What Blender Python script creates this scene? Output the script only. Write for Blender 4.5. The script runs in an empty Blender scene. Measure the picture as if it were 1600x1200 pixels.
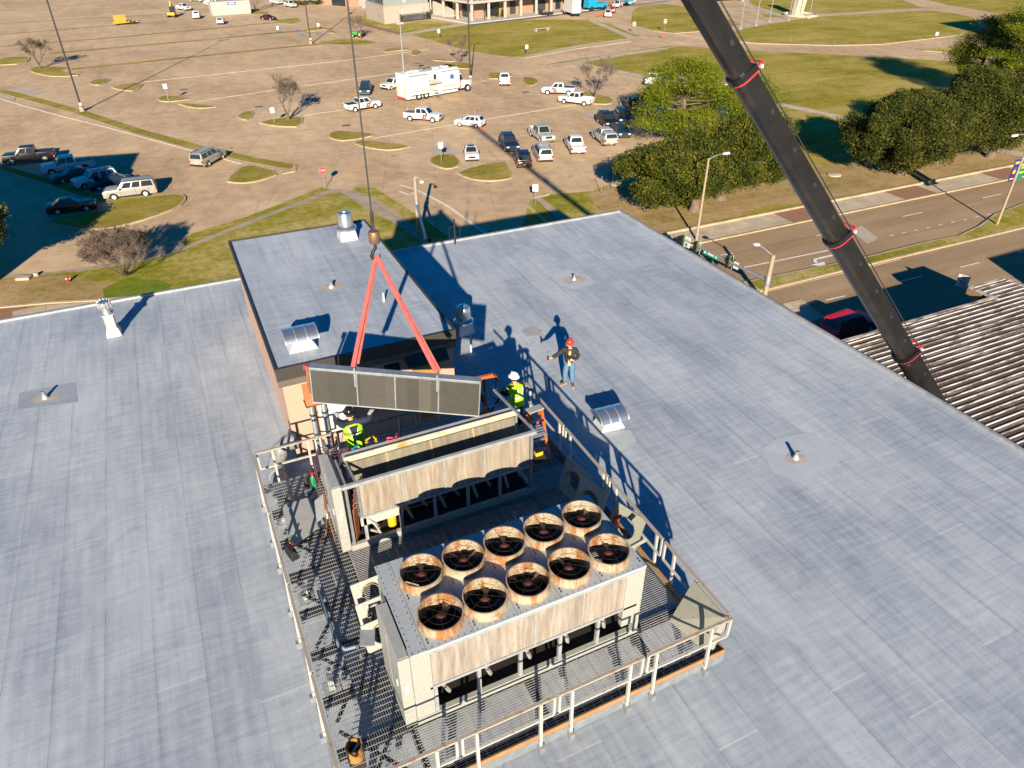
import bpy, bmesh, math, random
import numpy as np
from mathutils import Vector, Matrix, Euler
R=math.radians
random.seed(7); rng=np.random.default_rng(7)
scene=bpy.context.scene
COL=scene.collection
# ------------------------------------------------------------------ camera, sky, sun
F=1115.; PITCH=R(33.8); YAW=R(25.2); CAMZ=13.6; G=-13.0
fw=Vector((math.sin(YAW)*math.cos(PITCH),math.cos(YAW)*math.cos(PITCH),-math.sin(PITCH)))
rt=Vector((math.cos(YAW),-math.sin(YAW),0)); up=rt.cross(fw)
camd=bpy.data.cameras.new('camera'); cam=bpy.data.objects.new('camera',camd); COL.objects.link(cam)
cam.location=(0,0,CAMZ); cam.rotation_euler=fw.to_track_quat('-Z','Y').to_euler()
camd.sensor_width=36; camd.lens=36*F/1600; camd.clip_start=.1; camd.clip_end=3000
scene.camera=cam
AZ=R(23.66); EL=R(20.0)
SUN=Vector((math.sin(AZ)*math.cos(EL),math.cos(AZ)*math.cos(EL),-math.sin(EL)))
w=bpy.data.worlds.new('World'); scene.world=w; w.use_nodes=True
nt=w.node_tree; sky=nt.nodes.new('ShaderNodeTexSky'); sky.sky_type='NISHITA'; sky.sun_disc=False
sky.sun_elevation=EL; sky.sun_rotation=AZ+math.pi; sky.air_density=1.0; sky.dust_density=0.0; sky.ozone_density=5.0
hs=nt.nodes.new('ShaderNodeHueSaturation'); hs.inputs['Saturation'].default_value=1.8; hs.inputs['Hue'].default_value=.503; nt.links.new(sky.outputs[0],hs.inputs['Color'])
bg=nt.nodes['Background']; bg.inputs[1].default_value=.05; nt.links.new(hs.outputs[0],bg.inputs[0])
sl=bpy.data.lights.new('sun','SUN'); sl.energy=5.0; sl.angle=R(.5); sl.color=(1,.87,.68)
so=bpy.data.objects.new('sun',sl); COL.objects.link(so); so.rotation_euler=SUN.to_track_quat('-Z','Y').to_euler(); so.location=(0,-30,60)
vs=scene.view_settings; vs.view_transform='Standard'; vs.look='None'; vs.gamma=1; vs.use_curve_mapping=False; vs.exposure=1.0
scene.render.resolution_x=1024; scene.render.resolution_y=768
scene.cycles.max_bounces=6; scene.cycles.diffuse_bounces=3
# ------------------------------------------------------------------ helpers
def U(x,y,z=G):
    d=fw*F+rt*(x-800)-up*(y-600); t=(z-CAMZ)/d.z
    return Vector((0,0,CAMZ))+d*t
def tag(o,label=None,cat=None,group=None,kind=None):
    if label: o['label']=label
    if cat: o['category']=cat
    if group: o['group']=group
    if kind: o['kind']=kind
    return o
def thing(name,label,cat,loc=(0,0,0),rz=0,group=None,rot=None):
    o=bpy.data.objects.new(name,None); COL.objects.link(o); o.empty_display_size=.3
    o.location=loc; o.rotation_euler=rot if rot else (0,0,rz)
    return tag(o,label,cat,group)
def link(name,me,parent=None,mat=None):
    o=bpy.data.objects.new(name,me); COL.objects.link(o)
    if parent: o.parent=parent
    if mat:
        if not me.materials: me.materials.append(mat)
        else:
            for s in o.material_slots: s.link='OBJECT'; s.material=mat
    return o
class MB:
    def __init__(s): s.v=[]; s.f=[]; s.m=[]; s.k=0
    def add(s,vs,fs,M=None):
        b=len(s.v)
        if M is not None: vs=[M@Vector(p) for p in vs]
        s.v+= [tuple(p) for p in vs]; s.f+=[tuple(i+b for i in f) for f in fs]; s.m+=[s.k]*len(fs); return s
    def box(s,x0,y0,z0,x1,y1,z1,M=None):
        return s.add([(x0,y0,z0),(x1,y0,z0),(x1,y1,z0),(x0,y1,z0),(x0,y0,z1),(x1,y0,z1),(x1,y1,z1),(x0,y1,z1)],
          [(3,2,1,0),(4,5,6,7),(0,1,5,4),(1,2,6,5),(2,3,7,6),(3,0,4,7)],M)
    def hexa(s,b,t,M=None):
        return s.add(list(b)+list(t),[(3,2,1,0),(4,5,6,7),(0,1,5,4),(1,2,6,5),(2,3,7,6),(3,0,4,7)],M)
    def bar(s,p,q,wd,ht=None,upv=(0,0,1)):
        """rectangular bar from p to q"""
        p=Vector(p);q=Vector(q);d=(q-p);L=d.length; d.normalize(); u=Vector(upv)
        if abs(d.dot(u))>.98: u=Vector((0,1,0))
        x=d.cross(u).normalized(); z=x.cross(d); ht=ht or wd; a=x*wd/2; c=z*ht/2
        return s.hexa([p-a-c,p+a-c,q+a-c,q-a-c],[p-a+c,p+a+c,q+a+c,q-a+c])
    def tube(s,pts,r,n=6,caps=True,closed=False):
        pts=[Vector(p) for p in pts]; N=len(pts); rr=r if isinstance(r,(list,tuple)) else [r]*N
        b=len(s.v); pv=None
        for i,p in enumerate(pts):
            t=(pts[min(i+1,N-1)]-pts[max(i-1,0)]) if not closed else (pts[(i+1)%N]-pts[i-1])
            if t.length<1e-9: t=Vector((0,0,1))
            t.normalize()
            if pv is None: pv=t.orthogonal().normalized()
            else:
                pv=pv-t*pv.dot(t)
                if pv.length<1e-6: pv=t.orthogonal()
                pv.normalize()
            q=t.cross(pv)
            for k in range(n):
                a=2*math.pi*k/n; s.v.append(tuple(p+(pv*math.cos(a)+q*math.sin(a))*rr[i]))
        rng_=range(N if closed else N-1)
        for i in rng_:
            j=(i+1)%N
            for k in range(n):
                l=(k+1)%n; s.f.append((b+i*n+k,b+i*n+l,b+j*n+l,b+j*n+k)); s.m.append(s.k)
        if caps and not closed:
            s.f.append(tuple(b+k for k in reversed(range(n)))); s.m.append(s.k)
            s.f.append(tuple(b+(N-1)*n+k for k in range(n))); s.m.append(s.k)
        return s
    def lathe(s,prof,n=20,M=None,caps=True):
        """prof: (r,z) list"""
        vs=[];fs=[];N=len(prof)
        for r,z in prof:
            for k in range(n):
                a=2*math.pi*k/n; vs.append((r*math.cos(a),r*math.sin(a),z))
        for i in range(N-1):
            for k in range(n):
                l=(k+1)%n; fs.append((i*n+k,i*n+l,(i+1)*n+l,(i+1)*n+k))
        if caps:
            if prof[0][0]>1e-6: fs.append(tuple(reversed(range(n))))
            if prof[-1][0]>1e-6: fs.append(tuple((N-1)*n+k for k in range(n)))
        return s.add(vs,fs,M)
    def prism(s,poly,z0,z1,M=None):
        n=len(poly); vs=[(p[0],p[1],z0) for p in poly]+[(p[0],p[1],z1) for p in poly]
        fs=[tuple(reversed(range(n))),tuple(range(n,2*n))]+[(i,(i+1)%n,n+(i+1)%n,n+i) for i in range(n)]
        return s.add(vs,fs,M)
    def sheet(s,pts): return s.add(pts,[tuple(range(len(pts)))])
    def build(s,name,mats,parent=None,smooth=False,bevel=0,angle=35):
        me=bpy.data.meshes.new(name); me.from_pydata(s.v,[],s.f)
        if not isinstance(mats,(list,tuple)): mats=[mats]
        for m in mats: me.materials.append(m)
        if len(mats)>1: me.polygons.foreach_set('material_index',s.m)
        bm=bmesh.new(); bm.from_mesh(me)
        if bevel:
            bmesh.ops.remove_doubles(bm,verts=bm.verts,dist=1e-5)
            es=[e for e in bm.edges if len(e.link_faces)==2 and e.calc_face_angle(0)>R(angle)]
            bmesh.ops.bevel(bm,geom=es,offset=bevel,segments=2,affect='EDGES',profile=.6,clamp_overlap=True)
        bmesh.ops.recalc_face_normals(bm,faces=bm.faces); bm.to_mesh(me); bm.free()
        if smooth:
            me.polygons.foreach_set('use_smooth',[True]*len(me.polygons))
            me.set_sharp_from_angle(angle=R(40))
        return link(name,me,parent)
def Tm(x,y,z,rz=0,rx=0,ry=0): return Matrix.Translation((x,y,z))@Euler((rx,ry,rz)).to_matrix().to_4x4()
# ------------------------------------------------------------------ materials
class NT:
    def __init__(s,name):
        s.m=bpy.data.materials.new(name); s.m.use_nodes=True; s.t=s.m.node_tree; s.b=s.t.nodes['Principled BSDF']
    def n(s,ty,**k):
        o=s.t.nodes.new(ty)
        for a,v in k.items(): setattr(o,a,v)
        return o
    def l(s,a,b): s.t.links.new(a,b)
    def set(s,i,v):
        if hasattr(v,'is_output') or hasattr(v,'links'): s.l(v,i)
        else: i.default_value=v
    def co(s,obj=True,scale=(1,1,1),rot=(0,0,0)):
        c=s.n('ShaderNodeTexCoord'); m=s.n('ShaderNodeMapping'); m.inputs['Scale'].default_value=scale; m.inputs['Rotation'].default_value=rot
        s.l(c.outputs['Object'],m.inputs[0]); return m.outputs[0]
    def noise(s,vec,scale,detail=4,rough=.55,dist=0):
        o=s.n('ShaderNodeTexNoise'); s.l(vec,o.inputs['Vector']); o.inputs['Scale'].default_value=scale; o.inputs['Detail'].default_value=detail
        o.inputs['Roughness'].default_value=rough; o.inputs['Distortion'].default_value=dist; return o.outputs[0]
    def math(s,op,a,b=0.,c=None):
        o=s.n('ShaderNodeMath',operation=op); s.set(o.inputs[0],a); s.set(o.inputs[1],b)
        if c is not None: s.set(o.inputs[2],c)
        return o.outputs[0]
    def ramp(s,f,stops,interp='LINEAR'):
        o=s.n('ShaderNodeValToRGB'); s.l(f,o.inputs[0]); e=o.color_ramp; e.interpolation=interp
        while len(e.elements)<len(stops): e.elements.new(.5)
        for q,(p,c) in zip(e.elements,stops):
            q.position=p; q.color=(c,c,c,1) if not isinstance(c,(tuple,list)) else (*c,1)
        return o.outputs[0]
    def mix(s,f,a,b,blend='MIX'):
        o=s.n('ShaderNodeMix',data_type='RGBA',blend_type=blend)
        s.set(o.inputs[0],f)
        for i,v in ((6,a),(7,b)):
            if isinstance(v,(tuple,list)): o.inputs[i].default_value=(*v,1)
            else: s.l(v,o.inputs[i])
        return o.outputs[2]
    def out(s,col,rough=.7,metal=0.,bump=None,bs=.3,bd=.02,spec=.5):
        if isinstance(col,(tuple,list)): s.b.inputs['Base Color'].default_value=(*col,1)
        else: s.l(col,s.b.inputs['Base Color'])
        s.set(s.b.inputs['Roughness'],rough); s.b.inputs['Metallic'].default_value=metal; s.b.inputs['Specular IOR Level'].default_value=spec
        if bump is not None:
            o=s.n('ShaderNodeBump'); o.inputs['Strength'].default_value=bs; o.inputs['Distance'].default_value=bd
            s.l(bump,o.inputs['Height']); s.l(o.outputs[0],s.b.inputs['Normal'])
        return s.m
def plain(name,c,rough=.6,metal=0.,var=.25,scale=3.,spec=.5,bump=.0):
    """slightly mottled paint"""
    t=NT(name); v=t.co(); f=t.noise(v,scale,5); g=t.noise(v,scale*6,3)
    d=tuple(x*(1-var) for x in c); h=tuple(min(1,x*(1+var*.6)) for x in c)
    col=t.ramp(t.math('ADD',t.math('MULTIPLY',f,.7),t.math('MULTIPLY',g,.3)),[(.3,d),(.7,h)])
    return t.out(col,rough,metal,bump=g if bump else None,bs=bump,spec=spec)
def rusty(name,c,rc=(.32,.11,.03),amt=.55,scale=2.5,rough=.6,metal=0.,streak=(1,1,1)):
    t=NT(name); v=t.co(scale=streak); f=t.noise(v,scale,6,.65); g=t.noise(v,scale*7,3)
    base=t.mix(t.ramp(g,[(.3,0),(.7,1)]),tuple(x*.82 for x in c),c)
    fac=t.ramp(f,[(amt,0),(amt+.12,1)])
    rcol=t.mix(g,tuple(x*.6 for x in rc),tuple(x*1.5 for x in rc))
    return t.out(t.mix(fac,base,rcol),rough,metal)
def glassy(name,c): 
    t=NT(name); return t.out(c,.08,0,spec=.6)
M={}
M['galv']=plain('galvanised_steel',(.40,.43,.45),.42,.6,.3,5)
M['galv_dull']=plain('dull_galvanised_steel',(.42,.44,.45),.55,.35,.3,4)
M['alum']=plain('spun_aluminium',(.72,.73,.74),.28,.9,.12,6)
M['white_rail']=rusty('weathered_white_rail',(.46,.45,.42),(.30,.15,.06),.60,6)
M['tan_rail']=rusty('rust_stained_rail',(.38,.335,.275),(.30,.15,.06),.57,5)
M['tan_board']=plain('tan_toe_board',(.34,.19,.085),.7,0,.25,4)
M['dark_steel']=plain('dark_steel',(.045,.045,.05),.55,.3,.4,5)
M['grate']=plain('galvanised_grating',(.40,.40,.40),.5,.4,.3,6)
M['black']=plain('black_rubber',(.015,.015,.017),.7,0,.3,8)
M['blackplastic']=plain('black_plastic',(.02,.02,.022),.4,0,.2,8)
M['beige']=rusty('beige_cabinet_paint',(.385,.385,.345),(.30,.20,.11),.69,2.2,.45)
M['cab_grey']=plain('grey_cabinet_paint',(.34,.35,.34),.5,0,.15,3)
M['plate']=rusty('grey_deck_plate_paint',(.40,.44,.47),(.42,.30,.17),.62,2.5,.45)
M['white']=plain('white_paint',(.66,.66,.65),.35,0,.06,4)
M['offwhite']=plain('offwhite_paint',(.44,.42,.38),.55,0,.15,4)
M['curbwhite']=plain('white_roof_flashing',(.52,.53,.55),.6,0,.12,4)
M['orange']=plain('orange_paint',(.55,.11,.02),.5,0,.15,4)
M['red']=plain('red_paint',(.55,.02,.02),.4,0,.15,4)
M['boomred']=plain('red_crane_paint',(.55,.03,.05),.45,0,.2,4)
M['yellow']=plain('yellow_paint',(.70,.42,.02),.45,0,.15,4)
M['green']=plain('green_paint',(.02,.28,.10),.45,0,.15,4)
M['hivis']=plain('hi_vis_fabric',(.34,.66,.01),.8,0,.12,6)
M['reflect']=plain('reflective_tape',(.70,.72,.70),.4,0,.1,8)
M['navy']=plain('navy_cloth',(.015,.02,.045),.85,0,.3,10)
M['blackcloth']=plain('black_cloth',(.012,.012,.014),.85,0,.3,10)
M['jacket']=plain('dark_brown_jacket',(.026,.022,.02),.85,0,.35,9)
M['denim']=plain('faded_denim',(.10,.19,.32),.85,0,.4,7)
M['tanshirt']=plain('tan_shirt',(.55,.38,.20),.85,0,.15,8)
M['boot']=plain('brown_boot',(.12,.065,.03),.7,0,.25,9)
M['skin']=plain('skin',(.56,.30,.21),.55,0,.12,9)
M['glove']=plain('grey_glove',(.34,.33,.32),.8,0,.25,9)
M['hatred']=plain('red_hard_hat',(.62,.045,.02),.3,0,.1,3)
M['hatblack']=plain('black_hard_hat',(.012,.012,.014),.22,0,.2,3)
M['hatwhite']=plain('white_hard_hat',(.80,.80,.78),.3,0,.08,6)
M['hair']=plain('brown_hair',(.05,.03,.018),.8,0,.3,12)
M['sling']=plain('red_nylon_sling',(.33,.085,.075),.85,0,.3,5)
M['brownrust']=plain('brown_rust',(.16,.07,.03),.8,.1,.5,5)
M['copper']=plain('copper_pipe',(.42,.17,.08),.45,.5,.3,5)
M['glass']=glassy('dark_car_glass',(.02,.028,.03))
M['winglass']=glassy('dark_window_glass',(.02,.03,.04))
M['tyre']=plain('tyre_rubber',(.018,.018,.02),.85,0,.2,8)
M['rim']=plain('alloy_rim',(.5,.5,.51),.4,.0,.15,5)
M['chrome']=plain('chrome_trim',(.6,.6,.62),.2,.9,.1,5)
M['lamp_clear']=glassy('clear_lamp_lens',(.55,.55,.52))
M['lamp_red']=glassy('red_lamp_lens',(.45,.01,.01))
M['logo_red']=plain('red_vinyl',(.72,.05,.05),.4,0,.08,5)
M['logo_blue']=plain('blue_vinyl',(.03,.10,.35),.4,0,.08,5)
M['logo_yellow']=plain('yellow_vinyl',(.80,.50,.03),.4,0,.08,5)
M['concrete']=plain('pole_concrete',(.36,.27,.19),.85,0,.2,3)
M['sigreen']=plain('signal_green',(.06,.24,.06),.5,0,.15,5)
M['signgreen']=plain('sign_green',(.0,.26,.14),.4,0,.05,5)
M['signpurple']=plain('banner_purple',(.045,.02,.16),.6,0,.1,5)
M['bannergreen']=plain('banner_green',(.0,.20,.09),.6,0,.1,5)
M['kerbcol']=plain('painted_kerb',(.46,.36,.22),.8,0,.3,1.2)
M['kerbgrey']=plain('concrete_kerb',(.42,.37,.30),.8,0,.3,1.2)
M['teal']=plain('teal_paint',(.01,.28,.48),.45,0,.15,2)
M['bark']=plain('grey_brown_bark',(.17,.125,.09),.9,0,.45,3,bump=.5)
M['twig']=plain('bare_twig_bark',(.15,.11,.085),.9,0,.35,3)
M['peach']=plain('peach_stucco',(.47,.305,.225),.85,0,.07,3)
M['fascia']=plain('dark_brown_fascia',(.045,.038,.034),.6,0,.2,2)
M['fasciabrown']=plain('brown_fascia_band',(.13,.10,.08),.6,0,.2,2)
PAINT={k:plain('car_paint_'+k,c,.3,m,.06,2,.6) for k,c,m in [('white',(.66,.66,.66),0),('silver',(.50,.50,.49),.25),('champagne',(.40,.385,.345),.25),('black',(.008,.008,.01),0),('navy',(.01,.02,.06),0),
  ('darkgrey',(.07,.075,.08),.2),('red',(.6,.01,.03),0),('maroon',(.06,.008,.012),0),('teal',(.01,.05,.08),0),('blue',(.03,.07,.16),0),('bright_red',(.5,.01,.01),0)]}
# ------------------------------------------------------------------ special materials
def roof_mat(name,tint=1.0):
    t=NT(name); c=t.n('ShaderNodeTexCoord'); sp=t.n('ShaderNodeSeparateXYZ'); t.l(c.outputs['Object'],sp.inputs[0])
    X,Y=sp.outputs[0],sp.outputs[1]
    wob=t.noise(t.co(),.6,2); v=t.math('ADD',t.math('MULTIPLY',X,1/.98),t.math('MULTIPLY',wob,.05))
    row=t.math('FLOOR',v); fv=t.math('FRACT',v)
    wn=t.n('ShaderNodeTexWhiteNoise',noise_dimensions='1D'); t.l(row,wn.inputs['W'])
    u=t.math('ADD',t.math('MULTIPLY',Y,1/6.5),t.math('MULTIPLY',wn.outputs[0],9.)); cu=t.math('FLOOR',u); fu=t.math('FRACT',u)
    wn2=t.n('ShaderNodeTexWhiteNoise',noise_dimensions='2D'); cb=t.n('ShaderNodeCombineXYZ'); t.l(row,cb.inputs[0]); t.l(cu,cb.inputs[1]); t.l(cb.outputs[0],wn2.inputs['Vector'])
    f=t.noise(t.co(scale=(1,.45,1)),.35,6,.6); g=t.noise(t.co(scale=(.6,5,1)),1.6,5,.65); h=t.noise(t.co(),22,3,.7)
    k=t.noise(t.co(scale=(4.5,.35,1)),1.3,4,.6)
    s=t.math('ADD',t.math('ADD',t.math('MULTIPLY',f,.44),t.math('MULTIPLY',g,.27)),t.math('ADD',t.math('MULTIPLY',h,.12),t.math('MULTIPLY',k,.22)))
    s=t.math('ADD',s,t.math('MULTIPLY',t.math('SUBTRACT',wn2.outputs[0],.5),.045))
    col=t.ramp(s,[(.40,(.225*tint,.255*tint,.315*tint)),(.50,(.318*tint,.358*tint,.412*tint)),(.61,(.425*tint,.462*tint,.505*tint))])
    # long seams, dark and broken; end laps, pale and short
    brk=t.ramp(t.noise(t.co(),.5,3),[(.38,.15),(.62,1)])
    seam=t.math('MULTIPLY',t.math('LESS_THAN',fv,.022),brk); soft=t.math('MULTIPLY',t.math('LESS_THAN',fv,.08),.10)
    end=t.math('MULTIPLY',t.math('LESS_THAN',fu,.006),t.math('GREATER_THAN',wn2.outputs[0],.5))
    col=t.mix(t.math('MULTIPLY',seam,.46),col,(.12,.13,.165)); col=t.mix(soft,col,(.15,.17,.21)); col=t.mix(t.math('MULTIPLY',end,.6),col,(.58,.58,.57))
    dirt=t.noise(t.co(scale=(1,.5,1)),.75,6,.72,.8); col=t.mix(t.ramp(dirt,[(.54,0),(.68,.38)]),col,(.20*tint,.225*tint,.275*tint))
    pond=t.noise(t.co(),.22,3,.5,.6);
    col=t.mix(t.ramp(pond,[(.60,0),(.615,.22)]),col,(.40*tint,.43*tint,.48*tint))
    return t.out(col,.6,0,bump=h,bs=.25,bd=.01,spec=.3)
M['roof']=roof_mat('silver_coated_roof_membrane',1.1)
def lot_mat():
    t=NT('worn_brown_concrete'); v=t.co(rot=(0,0,R(19)))
    f=t.noise(v,.035,5,.6); g=t.noise(v,.6,6,.65); h=t.noise(t.co(scale=(1,.25,1),rot=(0,0,R(40))),.35,4)
    s=t.math('ADD',t.math('ADD',t.math('MULTIPLY',f,.45),t.math('MULTIPLY',g,.35)),t.math('MULTIPLY',h,.25))
    col=t.ramp(s,[(.38,(.40,.27,.155)),(.51,(.545,.385,.235)),(.64,(.68,.50,.315))])
    trk=t.noise(t.co(scale=(.05,1.4,1),rot=(0,0,R(19))),.9,4,.7); col=t.mix(t.ramp(trk,[(.56,0),(.72,.30)]),col,(.24,.17,.115)); oil=t.noise(v,.9,2,.4); col=t.mix(t.ramp(oil,[(.70,0),(.76,.45)]),col,(.17,.125,.09))
    b=t.n('ShaderNodeTexBrick'); t.l(v,b.inputs['Vector']); b.inputs['Scale'].default_value=1; b.inputs['Brick Width'].default_value=6; b.inputs['Row Height'].default_value=6
    b.offset=0; b.inputs['Mortar Size'].default_value=.035; b.inputs['Color1'].default_value=(1,1,1,1); b.inputs['Color2'].default_value=(.86,.86,.86,1); b.inputs['Mortar'].default_value=(.62,.62,.62,1)
    col=t.mix(.75,col,b.outputs[0],'MULTIPLY')
    st=t.ramp(t.noise(v,.12,3),[(.62,0),(.74,1)]); col=t.mix(t.math('MULTIPLY',st,.35),col,(.50,.34,.20))
    cr=t.n('ShaderNodeTexVoronoi',feature='DISTANCE_TO_EDGE'); t.l(v,cr.inputs['Vector']); cr.inputs['Scale'].default_value=.10
    crack=t.math('MULTIPLY',t.math('LESS_THAN',cr.outputs[0],.006),.16); col=t.mix(crack,col,(.10,.075,.055))
    return t.out(col,.9,0,spec=.25)
M['lot']=lot_mat()
def grass_mat(name,a,b,c,patch=.5):
    t=NT(name); v=t.co(); f=t.noise(v,.09,5,.65); g=t.noise(v,1.6,5,.7); h=t.noise(v,.4,5,.7)
    q=t.noise(t.co(scale=(.12,1,1),rot=(0,0,R(14))),.35,4,.6)
    s=t.math('ADD',t.math('MULTIPLY',f,.38),t.math('ADD',t.math('MULTIPLY',g,.2),t.math('ADD',t.math('MULTIPLY',h,.2),t.math('MULTIPLY',q,.24))))
    col=t.ramp(s,[(.385,a),(.485,b),(.58,c)])
    return t.out(col,.95,0,bump=t.noise(v,9,4,.8),bs=.8,bd=.12,spec=.1)
M['lawn']=grass_mat('dry_winter_lawn',(.18,.168,.014),(.31,.26,.038),(.45,.345,.105))
M['lawn2']=grass_mat('patchy_lawn',(.13,.17,.010),(.28,.25,.03),(.50,.39,.15))
M['islegrass']=grass_mat('island_turf',(.19,.175,.02),(.29,.24,.04),(.42,.315,.10))
M['dirtlawn']=grass_mat('bare_earth_lawn',(.20,.185,.035),(.38,.265,.115),(.50,.35,.19))
M['asphalt']=None
def road_mat():
    t=NT('brown_grey_road'); f=t.noise(t.co(scale=(.15,1,1)),.5,5,.6); g=t.noise(t.co(),3,4); h=t.noise(t.co(),.09,3)
    s=t.math('ADD',t.math('MULTIPLY',f,.5),t.math('ADD',t.math('MULTIPLY',g,.25),t.math('MULTIPLY',h,.25)))
    col=t.ramp(s,[(.35,(.26,.178,.105)),(.52,(.345,.24,.145)),(.68,(.43,.305,.185))])
    b=t.n('ShaderNodeTexBrick'); t.l(t.co(),b.inputs['Vector']); b.inputs['Scale'].default_value=1; b.inputs['Brick Width'].default_value=9; b.inputs['Row Height'].default_value=3.6; b.offset=0
    b.inputs['Mortar Size'].default_value=.03; b.inputs['Color1'].default_value=(1,1,1,1); b.inputs['Color2'].default_value=(.95,.95,.95,1); b.inputs['Mortar'].default_value=(.6,.6,.6,1)
    return t.out(t.mix(.8,col,b.outputs[0],'MULTIPLY'),.9,spec=.25)
M['asphalt']=road_mat()
def walk_mat(name,c,wd=1.6,rz=0.):
    t=NT(name); v=t.co(rot=(0,0,rz)); f=t.noise(v,.8,6,.65); col=t.ramp(f,[(.3,tuple(x*.75 for x in c)),(.7,tuple(x*1.15 for x in c))])
    b=t.n('ShaderNodeTexBrick'); t.l(v,b.inputs['Vector']); b.inputs['Scale'].default_value=1; b.inputs['Brick Width'].default_value=wd; b.inputs['Row Height'].default_value=wd; b.offset=0
    b.inputs['Mortar Size'].default_value=.03; b.inputs['Color1'].default_value=(1,1,1,1); b.inputs['Color2'].default_value=(.9,.9,.9,1); b.inputs['Mortar'].default_value=(.6,.6,.6,1)
    return t.out(t.mix(1.,col,b.outputs[0],'MULTIPLY'),.9,spec=.25)
M['walk']=walk_mat('brown_concrete_walk',(.42,.335,.25),2.2,R(-20))
M['walkpale']=walk_mat('pale_concrete_walk',(.54,.45,.33),3.)
M['brickpave']=plain('brick_pavers',(.30,.155,.09),.9,0,.3,3)
M['paint_y']=plain('faded_yellow_marking',(.70,.56,.36),.8,0,.3,.8)
M['paint_w']=plain('white_road_marking',(.72,.70,.66),.8,0,.2,1.5)
M['paint_b']=plain('blue_accessible_marking',(.18,.36,.48),.8,0,.3,1)
M['patch_grey']=plain('grey_concrete_patch',(.46,.385,.30),.9,0,.2,.5)
# ------------------------------------------------------------------ ground
LC=[0]
def lvz(lv):
    LC[0]+=1; return G+.012*lv+.00009*LC[0]
def sheet(name,pts,mat,lv,kind='structure',px=True,dz=0):
    P=[U(*p) for p in pts] if px else [Vector((p[0],p[1],G)) for p in pts]
    z_=lvz(lv)+dz; m=MB(); m.sheet([(p.x,p.y,z_) for p in P]); o=m.build(name,mat)
    if o.data.polygons[0].normal.z<0: o.data.flip_normals()
    return tag(o,kind=kind)
def chaikin(P,it=1):
    for _ in range(it):
        Q=[]
        for i in range(len(P)):
            a=P[i];b=P[(i+1)%len(P)]; Q+= [a*.75+b*.25,a*.25+b*.75]
        P=Q
    return P
def island(pts,mat='islegrass',smooth=True,kerb='kerbcol',wk=.22,h=.13):
    P=[U(*p) for p in pts]
    if smooth: P=chaikin(P,1)
    n=len(P)
    if sum(P[i].x*P[(i+1)%n].y-P[(i+1)%n].x*P[i].y for i in range(n))<0: P=P[::-1]
    I=[]
    for i in range(n):
        a=(P[i]-P[i-1]);b=(P[(i+1)%n]-P[i]); a.z=b.z=0
        if a.length<1e-6:a=b
        if b.length<1e-6:b=a
        a.normalize();b.normalize(); na=Vector((-a.y,a.x,0));nb=Vector((-b.y,b.x,0)); q=na+nb
        q=q/max(.45,q.length_squared/2) if q.length>1e-6 else na
        I.append(P[i]+q*wk)
    m=MB(); z0=G-.05; z1=G+h
    vs=[(p.x,p.y,z0) for p in P]+[(p.x,p.y,z1) for p in P]+[(p.x,p.y,z1) for p in I]
    fs=[(i,(i+1)%n,n+(i+1)%n,n+i) for i in range(n)]+[(n+i,n+(i+1)%n,2*n+(i+1)%n,2*n+i) for i in range(n)]
    m.add(vs,fs); tag(m.build('kerb',M[kerb]),kind='structure')
    g=MB(); g.sheet([(p.x,p.y,z1-.02) for p in I]); o=g.build('grass_island',M[mat]); tag(o,kind='structure')
    if o.data.polygons[0].normal.z<0: o.data.flip_normals()
def strip(name,pts,wd,mat,lv):
    """ribbon of given width along a pixel polyline on the ground"""
    P=[U(*p) for p in pts]; L=[];Rr=[]
    for i,p in enumerate(P):
        t=P[min(i+1,len(P)-1)]-P[max(i-1,0)]; t.z=0;t.normalize(); nn=Vector((-t.y,t.x,0))*wd/2; L.append(p+nn);Rr.append(p-nn)
    m=MB(); z=lvz(lv)
    for i in range(len(P)-1): m.add([(q.x,q.y,z) for q in (L[i],L[i+1],Rr[i+1],Rr[i])],[(3,2,1,0)])
    o=m.build(name,mat); return tag(o,kind='structure')
def rstrip(pts,wd,mat='kerbcol',h=.12,name='kerb'):
    P=[U(*p) for p in pts]; m=MB()
    for a,b in zip(P[:-1],P[1:]): m.bar((a.x,a.y,G+h/2),(b.x,b.y,G+h/2),wd,h)
    tag(m.build(name,M[mat]),kind='structure')
gm=MB(); gm.sheet([(-900,-300,G),(1200,-300,G),(1200,1500,G),(-900,1500,G)]); tag(gm.build('ground',M['lot']),kind='structure')
# lawns
sheet('grass_lawn',[(0,478),(0,436),(30,433),(67,429.5),(150,421),(230,407),(287,391),(400,346),(516,302),(532,301),(578,329),(611,346),(650,372),(700,420),(660,520),(0,640)],M['lawn2'],2)
sheet('dirt_verge',[(0,480),(0,440),(30,434),(110,430),(150,440),(185,447),(160,465),(110,480),(60,520),(0,540)],M['dirtlawn'],3)
M['greenlawn']=grass_mat('fresh_green_lawn',(.07,.15,.008),(.13,.20,.012),(.24,.24,.04))
sheet('grass_lawn',[(160,452),(185,440),(205,434),(225,437),(250,438),(268,446),(262,456),(235,464),(190,472),(165,468)],M['greenlawn'],3)
sheet('grass_strip',[(282,377),(300,365.4),(388,338),(503,293),(516,296),(388,345),(290,384)],M['lawn2'],2)
sheet('grass_strip',[(552,292),(585,293),(605,306),(640,328),(680,355),(740,400),(700,400),(660,365),(631,340),(590,312),(552,297)],M['lawn2'],2)
sheet('sidewalk',[(0,452),(0,430),(90,424),(200,408),(282,377),(290,384),(388,345),(516,296),(535,296),(552,297),(590,312),(631,340),(700,395),(690,410),(650,372),(611,346),(578,329),(532,301),(516,302),(400,346),(287,391),(230,407),(150,421),(67,429.5),(30,433),(0,436)],M['walk'],1)
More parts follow.
